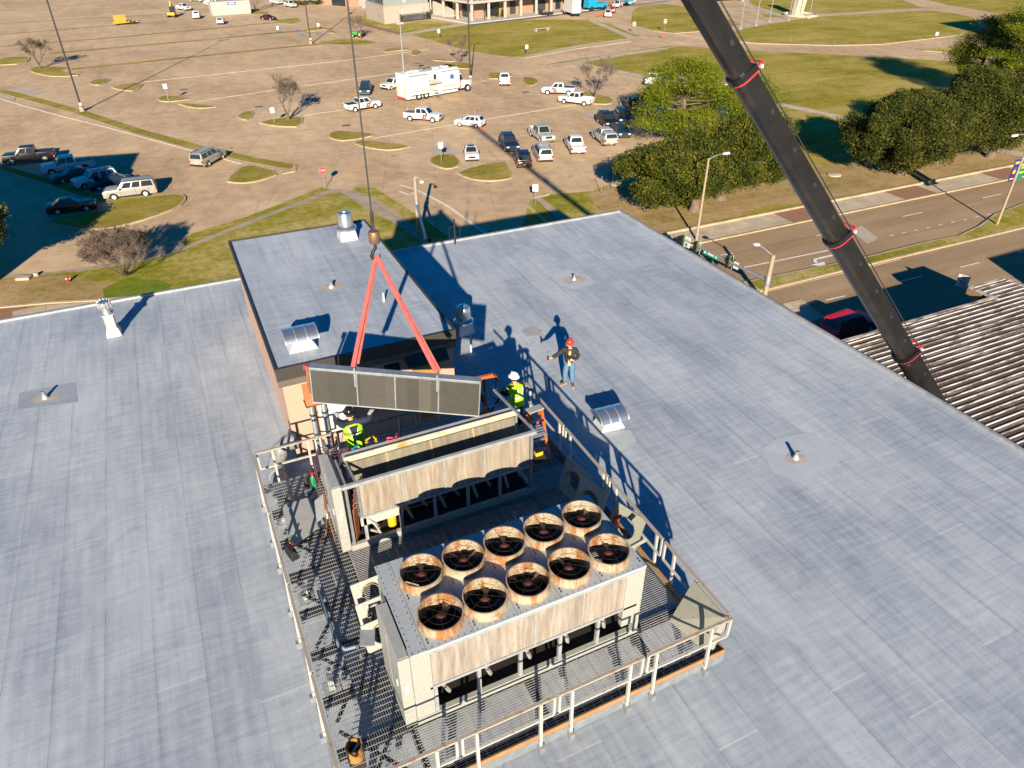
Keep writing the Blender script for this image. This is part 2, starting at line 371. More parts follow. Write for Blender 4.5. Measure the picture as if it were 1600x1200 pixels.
rstrip([(0,481),(75,474),(148,470),(260,462)],.35,'kerbcol'); sheet('brick_pavement',[(0,483),(148,472),(250,464),(230,520),(0,520)],M['brickpave'],4); sheet('sidewalk',[(20,488),(60,479),(200,468),(200,500),(20,520)],M['walkpale'],5)
sheet('grass_lawn',[(547,27),(572,24),(640,30),(716,37),(628,52),(567.5,35.4)],M['lawn2'],2)
sheet('brick_edging',[(540,29),(547,28),(567,35.4),(628,52),(622,54),(560,38)],M['brickpave'],3)
sheet('sidewalk',[(622,55),(716,37),(735,36),(719,41),(643,54),(632,58)],M['walkpale'],3)
sheet('grass_lawn',[(643,54),(719,41),(800,31),(918,31),(950,43),(986,59),(950,65),(898,71),(817,89),(790,88),(760,84),(733,79),(690,68)],M['lawn'],2)
sheet('grass_strip',[(936,35),(952,37),(985,52),(1004,56),(990,57),(960,46)],M['lawn'],3)
strip('sidewalk',[(925,33),(950,43),(990,60),(1010,60)],2.2,M['walkpale'],3)
strip('sidewalk',[(830,87),(900,73),(990,60)],2.,M['walkpale'],3)
rstrip([(822,90.5),(900,76.5),(985,65)],.5)
sheet('grass_strip',[(858,101),(900,93),(960,84),(1040,72.6),(1064,71),(1000,79),(908,97),(870,105)],M['lawn'],2)
strip('sidewalk',[(862,103),(900,97.5),(960,87),(1040,75.5)],2.4,M['walkpale'],3)
strip('sidewalk',[(899,99),(1009,121),(1225,165),(1322,185),(1600,243)],2.2,M['walkpale'],4)
sheet('grass_lawn',[(908,98),(960,90),(1000,82),(1064,72),(1187,80),(1337,87),(1487,96),(1700,108),(1700,262),(1600,240),(1322,183.5),(1225,163.5),(1009,120)],M['lawn'],2)
sheet('grass_lawn',[(1190,161),(1225,167),(1322,187),(1600,245),(1640,246),(1640,249),(1571,262),(1300,316),(1030,369),(930,420),(800,420),(824,330),(824,316),(834,309),(858,304),(925,299),(952,289),(960,272),(1100,228),(1205,200)],M['lawn'],2)
sheet('dirt_verge',[(850,330),(925,302),(955,291),(985,300),(1050,290),(1120,300),(1220,262),(1330,255),(1480,222),(1600,215),(1600,250),(1480,278),(1300,314),(1200,322),(1120,345),(1030,368),(960,400),(880,380)],M['dirtlawn'],3)
sheet('grass_lawn',[(840,318),(858,305),(912,302),(938,325),(915,345),(870,345)],M['lawn2'],4)
sheet('sidewalk',[(834,309),(842,307),(880,335),(905,360),(893,362),(868,340)],M['walk'],5)
rstrip([(824,316),(830,310.5),(858,304.5)],.3); rstrip([(824,316),(824,322),(840,336),(870,362)],.3)
island([(952,289),(947,278),(949,268),(962,263),(985,262),(1010,270),(990,290),(970,293)],'dirtlawn')
# top-right lawns and the curving drive
sheet('grass_lawn',[(988,18),(1000,10),(1037,6),(1082,12),(1161,38),(1094,49),(1052,52),(1022,48),(1000,43),(986,36)],M['lawn'],2)
sheet('grass_lawn',[(1161,45),(1205,37),(1240,31),(1285,26),(1446,16),(1485,20),(1521,27),(1530,40),(1521,56),(1469,58),(1375,69),(1300,70.5),(1187,67.5),(1120,58)],M['lawn'],2)
sheet('grass_lawn',[(1195,27),(1172,3),(1165,-6),(1394,-6),(1442,12),(1380,16),(1285,22),(1240,27)],M['lawn'],2)
sheet('grass_lawn',[(1431,-4),(1700,-2),(1700,40),(1600,27),(1487,9)],M['lawn'],2)
sheet('grass_strip',[(1436,77),(1500,72),(1600,76),(1600,88),(1510,84)],M['lawn2'],2)
rstrip([(986,36),(1000,43),(1022,48.5),(1052,52.5),(1094,49.5)],.6); rstrip([(1060,54),(1112,62),(1187,68.3),(1300,71.3),(1375,69.8),(1469,58.6),(1525,52)],.6); rstrip([(1432,76),(1445,79.5),(1510,85.5)],.6)
strip('path',[(1140,45),(1180,38),(1222,29),(1265,22.5),(1300,22),(1445,15.5)],2.8,M['walkpale'],3); strip('path',[(1150,2),(1185,14),(1225,26)],3.5,M['walkpale'],3); strip('path',[(1150,16),(1190,20),(1225,24)],1.6,M['walkpale'],4)
# lot islands
for pl in [[(0,91),(37,89),(50,90.4),(39,100),(-10,103)],[(44,111),(54,105.5),(75,104.5),(115,106.5),(90,112),(134,117.5),(88,121),(62,117)],
  [(138,130),(148.5,125),(177,123),(159,133),(145,134)],[(169,136),(228,129),(213,143),(190,142)],
  [(245,155),(256,149.5),(305,154.6),(268,160),(250,159)],[(272,161),(344,167),(322,170),(300,169.5)],
  [(369.5,182),(381,175.5),(400,174),(390,189),(376,187)],[(401,191.4),(476,180),(471,199),(440,199),(418,196)],
  [(511.4,214),(517.5,207.6),(529,205),(560,207.5),(594.5,210.8),(542,221.6),(521,219)],[(550,224),(569,219.5),(648,228.8),(622.5,234.5),(601.5,236),(570,231)],
  [(668,252.8),(676.8,245),(690.8,242),(708,242),(717,248.4),(721,259),(701,266),(682,261.5)],[(710,269.4),(789,250),(796,263),(804.7,277.5),(787.5,282.5),(757.8,284.5),(728,279)],
  [(349,284),(384.7,255.7),(442,271),(405,284.4),(374.6,288)],
  [(65,345),(145,332),(182,328.6),(160,313),(245,306.8),(284,303),(293.6,311.4),(280,325),(236,341.7),(189,355),(142,361),(101,357)],
  [(760,116),(770,113.5),(811,117.6),(767,126)],[(813.8,122.4),(822.5,120.6),(838,123.5),(843,128),(836.5,133),(823.4,136)],
  [(908,142),(934.5,149),(952,152),(961,158),(953,164),(927.5,163),(890,160)],
  [(688,104),(722,97),(743,103),(736,109),(712,107)],[(672,94.4),(686,92.6),(715,96),(700,97)],
  [(600,77),(635,74.5),(641,78),(620,80),(600,83)],[(641,79),(655,79),(661,83),(645,89)],
  [(478,46),(500,42.5),(517,45),(482,50)],[(512,51),(515,47),(527,50),(519,53)]]: island(pl)
sheet('grass_island',[(500,66),(540,60),(575,63),(590,67),(570,70),(500,68.5)],M['lawn2'],2)
sheet('grass_island',[(428,31),(465,28),(472,33),(455,37),(435,35)],M['lawn2'],2); sheet('grass_island',[(380,21),(395,15),(420,19),(415,22.5)],M['lawn2'],2)
for pts,wd in [([(78,83.5),(300,64),(430,51.5),(520,44.5)],1.5),([(112,108),(300,89),(430,75.5),(540,65)],1.6),([(0,72.5),(150,61),(330,45),(462,32)],1.3),([(0,54),(150,42),(260,34)],1.0),([(0,37),(150,28),(260,22)],1.),
   ([(0,141),(60,157),(125,175),(216,205),(304,229),(391,249),(459,261)],1.7),([(-2,260),(80,285),(160,313)],1.1),([(860,102),(880,98),(905,94)],2.)]: strip('grass_strip',pts,wd,M['islegrass'],2)
rstrip([(0,154),(80,177),(169,199),(304,236),(378,255.7)],.35,'kerbgrey',.1); rstrip([(0,266),(80,291),(150,317)],.2,'kerbgrey',.1); rstrip([(459,259),(463,263),(460,268),(442,272)],.3)
sheet('sidewalk',[(0,139),(-2,147),(25,152),(22,158),(-6,154)],M['patch_grey'],4); sheet('concrete_patch',[(10,141),(35,135),(72,144),(50,149)],M['patch_grey'],3)
rows=[([(226,128),(540,94.5),(670,77)],True),([(307,158.6),(540,125),(650,110)],True),([(476,180),(600,163)],True),([(583,216),(717,193.5),(900,163)],True),([(735,131),(765,124)],True),([(78,84.5),(520,45.5)],False),([(660,268),(760,240),(940,196)],False)]
ym=MB()
def stripe(a,b,wd,m=ym,z=.008):
    a=Vector(a);b=Vector(b);t=(b-a);t.z=0;t.normalize();n=Vector((-t.y,t.x,0))*wd/2
    m.add([(p.x,p.y,G+z) for p in (a+n,b+n,b-n,a-n)],[(3,2,1,0)])
for pts,kerb in rows:
    P=[U(*p) for p in pts]
    if kerb: rstrip(pts,.22,'kerbgrey',.07)
    for a,b in zip(P[:-1],P[1:]):
        L=(b-a).length; d=(b-a).normalized(); n=Vector((-d.y,d.x,0)); k=0
        while k*2.9<L:
            q=a+d*k*2.9
            for sg in (1,-1):
                e=q+(n*sg*.86-d*.5*sg)*5.2
                if random.random()<.85: stripe(q+(e-q)*.06,e,.15)
            k+=1
tag(ym.build('parking_marking',M['paint_y']),kind='structure')
for i,pts in enumerate([[(430,49.5),(439,47.5),(443,49),(434,51)],[(466,54),(475,53),(477,55),(468,56)],[(492,51.5),(501,50.5),(504,52.5),(495,53.5)],[(460,47.5),(468,46),(470,47.5),(463,48.5)]]): sheet('accessible_marking',pts,M['paint_b'],3)
strip('road_marking',[(625,290),(650,297),(668,306),(700,323),(730,345),(760,367),(790,395)],.3,M['paint_w'],6)
# white direction arrow in the drive
am=MB()
def arrow(c,d,s,m):
    c=Vector(c);d=Vector((d[0],d[1],0)).normalized();n=Vector((-d.y,d.x,0)); z=G+.075
    def q(a,b): p=c+d*a*s+n*b*s; return (p.x,p.y,z)
    m.add([q(-1.3,-.12),q(-1.3,.12),q(.1,.12),q(.1,-.12)],[(0,1,2,3)])
    T=list(np.linspace(0,math.pi/2,8)); pi_=[q(.1+.38*math.sin(t),.5-.38*math.cos(t)) for t in T]; po=[q(.1+.62*math.sin(t),.5-.62*math.cos(t)) for t in T]
    for i in range(7): m.add([pi_[i],pi_[i+1],po[i+1],po[i]],[(0,1,2,3)])
    m.add([q(.0,.55),q(.6,1.3),q(1.2,.55)],[(0,1,2)])
arrow(U(635,304),(.35,-1),1.0,am)
arrow(U(1278,405),(-1,0),1.35,am)
# street: parallel to the X axis
yk=(U(1300,340).y,U(1300,412).y,U(1300,434).y)
ys_top=U(1300,316).y; ysw=U(1300,337).y
sheet('road',[(33,yk[0]+.2),(400,yk[0]+.2),(400,28.2),(22,28.2),(22,yk[1]),(33,yk[1])],M['asphalt'],1,px=False)
sheet('sidewalk',[(33,ysw),(400,ysw),(400,ys_top),(33,ys_top)],M['walkpale'],3,px=False)
def ybar(x0,x1,y,wd,mat,h=.12,nm='kerb'):
    m=MB(); m.box(x0,y-wd/2,G-.05,x1,y+wd/2,G+h); tag(m.build(nm,mat),kind='structure')
ybar(33,400,ys_top+.15,.3,M['kerbcol'],.22); ybar(33,400,ysw-.12,.24,M['kerbcol'],.13)
for a,b in [((1088,389),(1108,373)),((1176,352),(1196,338)),((1232,345),(1290,327)),((1348,320),(1362,305)),((1395,305),(1440,290)),((1500,292),(1520,275)),((1545,275),(1590,262))]:
    x0=U(a[0],a[1]).x; x1=U(b[0],b[1]).x; wdt=(x1-x0)
    x1=x0+ (1.3 if wdt<9 and a[0] in (1088,1176,1348,1500) else 5.)
    sheet('brick_pavement',[(x0,ysw+.02),(x1,ysw+.02),(x1,ys_top-.02),(x0,ys_top-.02)],M['brickpave'] if x1-x0>2 else M['patch_grey'],4,px=False)
island([(1161,442),(1304,413),(1355,402),(1443,380),(1498,369),(1528,355),(1553,336),(1601,318),(1720,292),(1720,330),(1601,357),(1407,403.5),(1304,428),(1187,457)],'lawn2',smooth=False,wk=.25)
strip('road_marking',[(1187,459),(1304,430.5),(1407,406)],.14,M['paint_y'],4)
strip('road_marking',[(1150,421),(1220,407),(1293,392)],.2,M['paint_w'],4)
for a,b in [((1126,399.5),(1146,396)),((1410,339),(1441,332.5)),((1535,310),(1564,304)),((1275,369),(1285,367)),((1405,441),(1440,432)),((1500,418),(1530,411)),((1590,396),(1600,393)),((1290,470),(1320,463))]: strip('road_marking',[a,b],.16,M['paint_w'],4)
for k in range(9):
    a=(1390+k*19-0,369-k*4.1); strip('road_marking',[a,(a[0]+6,a[1]-1.2)],.14,M['paint_w'],4)
tag(am.build('road_marking',M['paint_w']),kind='structure')
sheet('concrete_patch',[(1222,476),(1252,468),(1290,497),(1262,505)],M['walkpale'],5); sheet('concrete_patch',[(1330,362),(1345,352),(1372,373),(1355,382)],M['patch_grey'],3)
for px,py in [(541,196),(700,142),(937,176),(404,167),(287,140),(822,144)]:
    p=U(px,py); m=MB(); m.box(p.x-.6,p.y-.3,G+.0,p.x+.6,p.y+.3,G+.03); tag(m.build('drain_grate',M['dark_steel']),kind='structure')
sheet('concrete_patch',[(660,232),(700,226),(725,240),(690,247)],M['patch_grey'],3); sheet('concrete_patch',[(905,177),(960,166),(985,180),(935,189)],M['patch_grey'],3)
# ------------------------------------------------------------------ main building
def part(name,m,mat,parent,smooth=False,bevel=0,label=None):
    o=m.build(name,mat,parent,smooth,bevel)
    if label: o['label']=label
    return o
bld=thing('office_building','large flat roofed building with blue grey membrane roof that carries the chillers and the penthouse','building',(0,0,0))
m=MB(); m.box(-10.5,-30,G,20.85,30.85,-.06); part('wall',m,M['peach'],bld)
m=MB(); m.box(-10.55,-30.05,-.06,21,31,0); part('roof',m,M['roof'],bld)
cp=MB()
cp.box(-10.5,31,-.35,21.05,31.06,.07); cp.box(21,-30,-.35,21.06,31,.07)
part('roof_edge',cp,M['fascia'],bld)
cp=MB(); cp.box(-10.5,30.86,.0,21,31,.085); cp.box(20.88,-30,.0,21,30.86,.085); cp.box(-10.5,-30,.0,-10.38,30.86,.085); part('coping',cp,M['galv_dull'],bld)
tw=thing('tower_block','plain peach office block across the side street beyond the left edge of the picture','building',(0,0,0))
P=U(212,242); hh=14.; tx=P.x-hh*2.747*.4013; ty=P.y-hh*2.747*.9159; tw.location=(tx,ty,G); tw.rotation_euler=(0,0,R(-9.5))
m=MB(); m.box(-30,-15,0,0,0,hh); part('wall',m,M['peach'],tw); m=MB(); m.box(-30.2,-15.2,hh+.002,.15,.15,hh+.3); part('roof_edge',m,M['fascia'],tw)
for k in range(5):
    for j in range(3): m=MB(); m.box(0,-14+k*2.8,2+j*4,.05,-12.4+k*2.8,4+j*4); part('window',m,M['winglass'],tw)
# second off-side neighbours whose shadows cross the street and the lawn
P=U(1541,403); c=P-Vector((.4013,.9159,0))*2.747*9
nb=thing('shop_building','plain two storey shop building on the far side of the striped metal roof','building')
m=MB(); m.box(c.x,c.y-25,G,c.x+40,c.y,G+9); part('wall',m,M['offwhite'],nb)
for k in range(6): m=MB(); m.box(c.x+2+k*6,c.y,G+1,c.x+6+k*6,c.y+.06,G+3); part('window',m,M['winglass'],nb)
P=U(1465,36); c=P-Vector((.4013,.9159,0))*2.747*25
nb=thing('office_tower','tall plain office tower beyond the right edge of the lawn','building')
m=MB(); m.box(c.x,c.y-25,G,c.x+40,c.y,G+25); part('wall',m,M['offwhite'],nb)
for k in range(7):
    for j in range(6): m=MB(); m.box(c.x-.05,c.y-24+k*3.4,G+2+j*3.8,c.x,c.y-22+k*3.4,G+4+j*3.8); part('window',m,M['winglass'],nb)
# penthouse
PX0,PX1,PY0,PY1,PZ=1.1,6.33,17.35,27.25,3.17
ph=thing('roof_penthouse','peach stucco penthouse with grey membrane roof and dark fascia standing on the main roof','building',(PX0,PY0,0))
o3=Vector((-PX0,-PY0,0))
def pm(): return MB()
M_=Matrix.Translation(o3)
m=MB(); m.box(PX0+.12,PY0+.18,0,PX1-.05,PY1-.05,PZ-.05,M_); part('wall',m,M['peach'],ph)
m=MB(); m.box(PX0+.06,PY0+.06,PZ-.05,PX1-.06,PY1-.06,PZ,M_); part('roof',m,M['roof'],ph)
m=MB(); m.box(PX0,PY0,PZ-.34,PX1,PY0+.06,PZ+.05,M_); m.box(PX0,PY0+.06,PZ-.16,PX0+.06,PY1,PZ+.05,M_); m.box(PX1-.06,PY0+.06,PZ-.16,PX1,PY1-.06,PZ+.05,M_); m.box(PX0+.06,PY1-.06,PZ-.16,PX1,PY1,PZ+.05,M_); part('fascia',m,M['fascia'],ph)
m=MB(); m.box(PX0+.02,PY0+.03,PZ-.56,PX1-.02,PY0+.178,PZ-.342,M_); part('soffit_band',m,M['fasciabrown'],ph)
dx0,dx1=U(655,580,1.5).x,U(690,575,1.5).x
dx0,dx1=4.95,5.80
m=MB(); m.box(dx0,PY0+.13,.25,dx1,PY0+.178,2.33,M_); dr=part('door',m,plain('brass_yellow_door',(.36,.20,.05),.5,0,.2,3),ph)
m=MB(); m.box(dx0+.72,PY0+.07,1.1,dx0+.8,PY0+.128,1.2,M_); h=part('handle',m,M['chrome'],dr)
m=MB(); m.hexa([(4.72,PY0-.30,2.44),(5.98,PY0-.30,2.44),(5.98,PY0+.178,2.50),(4.72,PY0+.178,2.50)],[(4.72,PY0-.30,2.50),(5.98,PY0-.30,2.50),(5.98,PY0+.178,2.78),(4.72,PY0+.178,2.78)],M_); part('awning',m,M['fascia'],ph)
m=MB(); m.box(4.1,PY0+.03,2.12,4.55,PY0+.178,2.46,M_); part('wall_light',m,M['blackplastic'],ph)
m=MB(); m.box(2.05,PY0+.1,.6,3.0,PY0+.178,2.0,M_); part('wall_panel',m,rusty('white_rusted_panel',(.62,.62,.6),(.45,.2,.08),.6,1.5),ph)
# orange wall hood and conduits on the front wall
hd=thing('wall_hood','orange painted sheet metal hood on the penthouse front wall above two grey conduits','hood',(1.72,PY0+.17,2.08))
m=MB(); m.hexa([(0,-.42,-.1),(.5,-.42,-.1),(.5,0,-.1),(0,0,-.1)],[(0,-.42,.12),(.5,-.42,.12),(.5,0,.4),(0,0,.4)]); part('hood_shell',m,plain('orange_sheet_metal',(.50,.17,.07),.55,0,.25,5),hd,bevel=.01)
m=MB(); m.box(-.03,-.44,-.13,.53,-.02,-.102); part('hood_lip',m,M['brownrust'],hd)
for i,x in enumerate((1.86,2.2)):
    cd=thing('conduit',['grey vertical conduit pipe under the orange hood, nearer the penthouse corner','grey vertical conduit pipe beside the hanging coil end, farther from the penthouse corner'][i],'pipe',(x,PY0+.02,0))
    m=MB(); m.tube([(0,0,.0),(0,0,2.05-.12*i),(0,.1,2.2-.12*i)],.075,12); part('pipe',m,M['galv'],cd,smooth=True)
    m=MB()
    for z in (.6,1.5): m.lathe([(.09,z-.03),(.09,z+.03)],12)
    part('clamp',m,M['dark_steel'],cd)
# silver elbow duct against the left front corner of the penthouse
dt=thing('elbow_duct','round silver insulated duct bending up from the roof into the penthouse wall','duct',(.55,16.9,0))
m=MB(); m.tube([(0,-1.6,.26),(0,-.3,.26),(.02,.1,.36),(.2,.35,.62),(.5,.5,.72),(.72,.52,.72)],.25,16); part('duct',m,plain('crinkled_foil_duct',(.38,.38,.37),.4,.35,.35,9,bump=.6),dt,smooth=True)
m=MB(); 
for y in (-1.3,-.8,-.3): m.add(*[[],[]]) if False else m.tube([(0,y-.02,.26),(0,y+.02,.26)],.262,16)
part('band',m,M['galv_dull'],dt)
# ------------------------------------------------------------------ roof equipment
def upblast(x,y,z,lab,curb=.42,s=1.0,grp='spun metal roof fans'):
    hq=s*1.0
    t=thing('roof_fan',lab,'roof vent',(x,y,z),0,grp)
    m=MB(); a=.34*s; b=.32*s; m.hexa([(-a-.04,-a-.04,0),(a+.04,-a-.04,0),(a+.04,a+.04,0),(-a-.04,a+.04,0)],[(-b,-b,curb),(b,-b,curb),(b,b,curb),(-b,b,curb)]); part('curb',m,M['curbwhite'],t,bevel=.015)
    m=MB(); m.lathe([(.30*s,curb+.002),(.44*s,curb+.02*hq),(.45*s,curb+.1*hq),(.34*s,curb+.19*hq),(.30*s,curb+.22*hq)],24); part('base_ring',m,M['alum'],t,True)
    m=MB(); m.lathe([(.32*s,curb+.222*hq),(.34*s,curb+.24*hq),(.31*s,curb+.70*hq),(.27*s,curb+.76*hq),(.10*s,curb+.79*hq),(0,curb+.79*hq)],24); part('wind_band',m,M['alum'],t,True)
    m=MB(); m.lathe([(.10*s,curb+.79*hq),(.09*s,curb+.83*hq),(0,curb+.84*hq)],12); part('cap',m,M['galv'],t,True)
    return t
p=U(543,372,PZ); upblast(p.x,p.y,PZ,'shiny spun metal roof fan on white curb at the back of the penthouse roof',.36,.86)
p=U(725,519,0); upblast(p.x,p.y,0,'spun metal roof fan in deep shade beside the right wall of the penthouse',.45,.86)
def hood(x,y,z,rz,lab,s=1.):
    t=thing('barrel_vent_hood',lab,'roof vent',(x,y,z),rz,'barrel shaped roof vent hoods')
    m=MB(); a=.42*s;b=.33*s; m.hexa([(-a-.1,-a,0),(a+.1,-a,0),(a+.1,a,0),(-a-.1,a,0)],[(-b,-b,.42*s),(b,-b,.42*s),(b,b,.42*s),(-b,b,.42*s)]); part('curb',m,M['curbwhite'],t,bevel=.015)
    n=12; pr=[]
    for k in range(n+1):
        an=math.pi*(.08+.84*k/n); pr.append((-.56*s*math.cos(an),.40*s+.42*s*math.sin(an)))
    m=MB(); L=.62*s
    inner=[(y_*.96,z_-.02) for y_,z_ in pr]; poly=pr+inner[::-1]
    vs=[(-L,a_,b_) for a_,b_ in pr]+[(L,a_,b_) for a_,b_ in pr]; k=n+1
    fs=[(i,i+1,k+i+1,k+i) for i in range(n)]+[tuple(range(k))[::-1],tuple(range(k,2*k))]
    m.add(vs,fs); part('hood_shell',m,M['alum'],t,True)
    m=MB()
    for xx in (-L,-L/3,L/3,L): m.tube([(xx,p[0]*1.012,p[1]*1.005) for p in pr],.02*s,6)
    part('rib',m,M['galv'],t,True)
p=U(472,541,PZ); hood(p.x,p.y,PZ,0,'curved silver barrel vent hood on white curb at the front left of the penthouse roof',.74)
p=U(951,664,0); hood(p.x,p.y,0,R(-4),'curved silver barrel vent hood on the main roof right of the platform railing',.76)
# turbine vent on square duct
p=U(179,522,0); t=thing('turbine_vent','square grey roof duct topped by a ribbed turbine vent near the left back edge','roof vent',(p.x,p.y,0)); t.scale=(.74,.74,.86)
m=MB(); m.hexa([(-.36,-.36,0),(.36,-.36,0),(.36,.36,0),(-.36,.36,0)],[(-.27,-.27,.38),(.27,-.27,.38),(.27,.27,.38),(-.27,.27,.38)]); part('curb',m,M['curbwhite'],t,bevel=.015)
m=MB(); m.box(-.23,-.23,.38,.23,.23,1.02); part('duct',m,M['galv_dull'],t,bevel=.01); m=MB(); m.box(-.29,-.29,1.02,.29,.29,1.06); part('flange',m,M['galv_dull'],t)
m=MB(); m.lathe([(.24,1.062),(.2,1.12),(.19,1.3)],20); part('collar',m,M['galv'],t,True)
m=MB()
prof=[(.19,1.3),(.29,1.36),(.31,1.5),(.29,1.62),(.16,1.64),(0,1.62)]
m.lathe(prof,18); 
for k in range(12):
    a=k*math.pi/6; m.bar((.31*math.cos(a),.31*math.sin(a),1.36),(.31*math.cos(a),.31*math.sin(a),1.66),.05,.03)
part('turbine_head',m,M['alum'],t)
def stub(x,y,z,h,lab,r=.07,patch=None):
    t=thing('vent_pipe',lab,'vent pipe',(x,y,z),0,'short vent pipes on the roofs')
    m=MB(); m.lathe([(r*2.1,0),(r*1.3,.1),(r*1.15,h*.55)],14); part('flashing',m,M['galv_dull'],t,True)
    m=MB(); m.lathe([(r,h*.5),(r,h),(r*.75,h),(r*.75,h-.05),(0,h-.05)],14); part('pipe',m,M['galv'],t,True)
    if patch:
        a,b=patch; t2=MB(); n=22; t2.add([(a*math.cos(2*math.pi*k/n)*(1+.16*math.sin(k*2.3+x)),b*math.sin(2*math.pi*k/n)*(1+.14*math.cos(k*1.7+x)),.006) for k in range(n)],[tuple(range(n))]); part('sealant_patch',t2,plain('tan_sealant_%d'%int(abs(x*10)),(.42,.37,.32),.8,0,.25,2),t)
for px,py,z,h,l,pt in [(518,449,PZ,.24,'short metal vent pipe on a tan patch in the middle of the penthouse roof',(.45,.3)),(897,437,0,.28,'short metal vent pipe on the main roof behind the man in the red hat',(.5,.35)),
   (1243,716,0,.34,'short metal vent pipe on the open roof at the right, set in a pale repair',(.3,.25)),(71,622,0,.34,'short metal vent pipe on the left roof with a rusty tan stain round it',(.42,.25))]:
    p=U(px,py,z); stub(p.x,p.y,z,h*.8,l,.055,pt)
p=U(600,471,PZ); t=tag(MB().lathe([(.035,0),(.035,.3),(0,.3)],10,Tm(p.x,p.y,PZ)).build('vent_pipe',M['white']),'thin white plastic vent pipe on the penthouse roof behind the right sling','vent pipe','short vent pipes on the roofs')
p=U(736,551,0); t=tag(MB().lathe([(.03,0),(.03,.75),(0,.75)],10,Tm(p.x,p.y,0)).build('vent_pipe',M['white']),'thin tall white pipe standing on the roof by the right corner of the penthouse','vent pipe','short vent pipes on the roofs')
# repairs lying on the membrane
def roofpatch(pts,mat,k=1):
    m=MB(); m.sheet([(p.x,p.y,.004*k) for p in [U(*q,0) for q in pts]]); o=m.build('roof_patch',mat); tag(o,kind='structure')
    if o.data.polygons[0].normal.z<0:o.data.flip_normals()
pg=plain('pale_roof_repair',(.44,.475,.515),.6,0,.15,1.2); pd=plain('dark_roof_repair',(.31,.345,.395),.6,0,.2,1.2); pt=plain('tan_roof_stain',(.36,.35,.345),.7,0,.2,2)
roofpatch([(1190,700),(1215,684),(1262,676),(1290,690),(1330,708),(1300,730),(1240,752),(1205,735)],pg); roofpatch([(862,430),(885,420),(920,430),(930,442),(900,452),(872,445)],pg)
roofpatch([(815,517),(832,510),(848,516),(840,524),(822,525)],pt,2); roofpatch([(30,614),(118,597),(122,628),(27,640)],pd); roofpatch([(900,682),(985,672),(995,690),(960,712),(905,700)],pg)

# ------------------------------------------------------------------ striped metal roof shop to the right
ez=-9.5
def Ue(x,y): return U(x,y,ez)
ye=Ue(1440,500).y; xw=Ue(1572,475).x; yw=Ue(1508,451).y; xe=Ue(1565,434).x
sh=thing('metal_roof_shop','low shop with dirty white ribbed metal roof and a projecting wing beside the street','building',(34.2,-12,G))
O=Matrix.Translation((-34.2,12,-G))
t=NT('dirty_white_metal_roof'); v=t.co(scale=(.25,1.6,1)); f=t.noise(v,1.1,6,.7); g=t.noise(t.co(),.12,3)
fac=t.ramp(t.math('ADD',t.math('MULTIPLY',f,.75),t.math('MULTIPLY',g,.3)),[(.52,0),(.62,.8)]); M['stripe']=t.out(t.mix(fac,(.095,.068,.05),(.36,.315,.28)),.75)
M['ribwhite']=rusty('worn_white_rib',(.54,.50,.47),(.13,.095,.07),.47,1.2,.6,0,(.5,3,3))
m=MB(); m.box(34.4,-12,G,xe-.3,ye-.3,ez-.1,O); m.box(xw+.3,ye-.3,G,xe-.3,yw-.3,ez-.1,O); part('wall',m,M['peach'],sh)
m=MB(); m.box(34.2,-12.2,ez-.1,xe,ye,ez,O); m.box(xw,ye,ez-.1,xe,yw,ez,O); part('roof',m,M['stripe'],sh)
m=MB(); y=-12.
while y<yw-.2:
    x0=34.2 if y<ye-.1 else xw+.12
    m.hexa([(x0,y-.05,ez),(xe,y-.05,ez),(xe,y+.05,ez),(x0,y+.05,ez)],[(x0,y-.022,ez+.06),(xe,y-.022,ez+.06),(xe,y+.022,ez+.06),(x0,y+.022,ez+.06)],O); y+=.43
part('roof_ribs',m,M['ribwhite'],sh)
m=MB(); m.box(34.2,ye-.02,ez-.02,xw-.1,ye+.22,ez+.09,O); m.box(xw-.1,ye-.3,ez-.02,xw+.2,yw,ez+.09,O); m.box(xw+.2,yw-.25,ez-.02,xe,yw,ez+.09,O); m.box(xe-.02,-12,ez-.02,xe+.2,yw,ez+.09,O); part('roof_trim',m,M['ribwhite'],sh)
m=MB(); m.hexa([(34.2,ye+.2,ez-1.3),(xw-.12,ye+.2,ez-1.3),(xw-.12,ye+1.0,ez-1.3),(34.2,ye+1.0,ez-1.3)],[(34.2,ye+.2,ez-.03),(xw-.12,ye+.2,ez-.03),(xw-.12,ye+.3,ez-.03),(34.2,ye+.3,ez-.03)],O); part('mansard',m,plain('grey_shingles',(.08,.08,.085),.9,0,.5,9),sh)
m=MB(); m.box(xw-.14,ye+.9,ez-.45,xw-.02,yw,ez-.025,O); part('fascia',m,M['tan_board'],sh)
m=MB(); m.box(40,ye-.28,G,43,ye-.2,G+2.2,O); m.box(xw+1,yw-.28,G+.5,xe-1,yw-.2,G+2.3,O); part('window',m,M['winglass'],sh)
# ------------------------------------------------------------------ far civic building (top of the frame)
cv=thing('civic_building','tan brick civic building with a white columned balcony walkway beyond the lawn','building',(0,0,0))
A=U(672,33); Bp=U(1080,3); Ap=U(728,33); Bc=U(760,31)
corner=U(737,36); dR=(U(1000,6)-corner); dR.z=0; dR.normalize(); dL=Vector((-dR.y,dR.x,0))
def cp_(a,b,z): 
    q=corner+dR*a+dL*b; return (q.x,q.y,G+z)
tb=plain('tan_brick',(.36,.23,.155),.85,0,.12,1.5); cw=plain('white_concrete',(.46,.43,.385),.8,0,.1,1); dk=plain('painted_recess_shade',(.05,.045,.045),.8,0,.3,1)
def obox(m,a0,b0,z0,a1,b1,z1): m.hexa([cp_(a0,b0,z0),cp_(a1,b0,z0),cp_(a1,b1,z0),cp_(a0,b1,z0)],[cp_(a0,b0,z1),cp_(a1,b0,z1),cp_(a1,b1,z1),cp_(a0,b1,z1)])
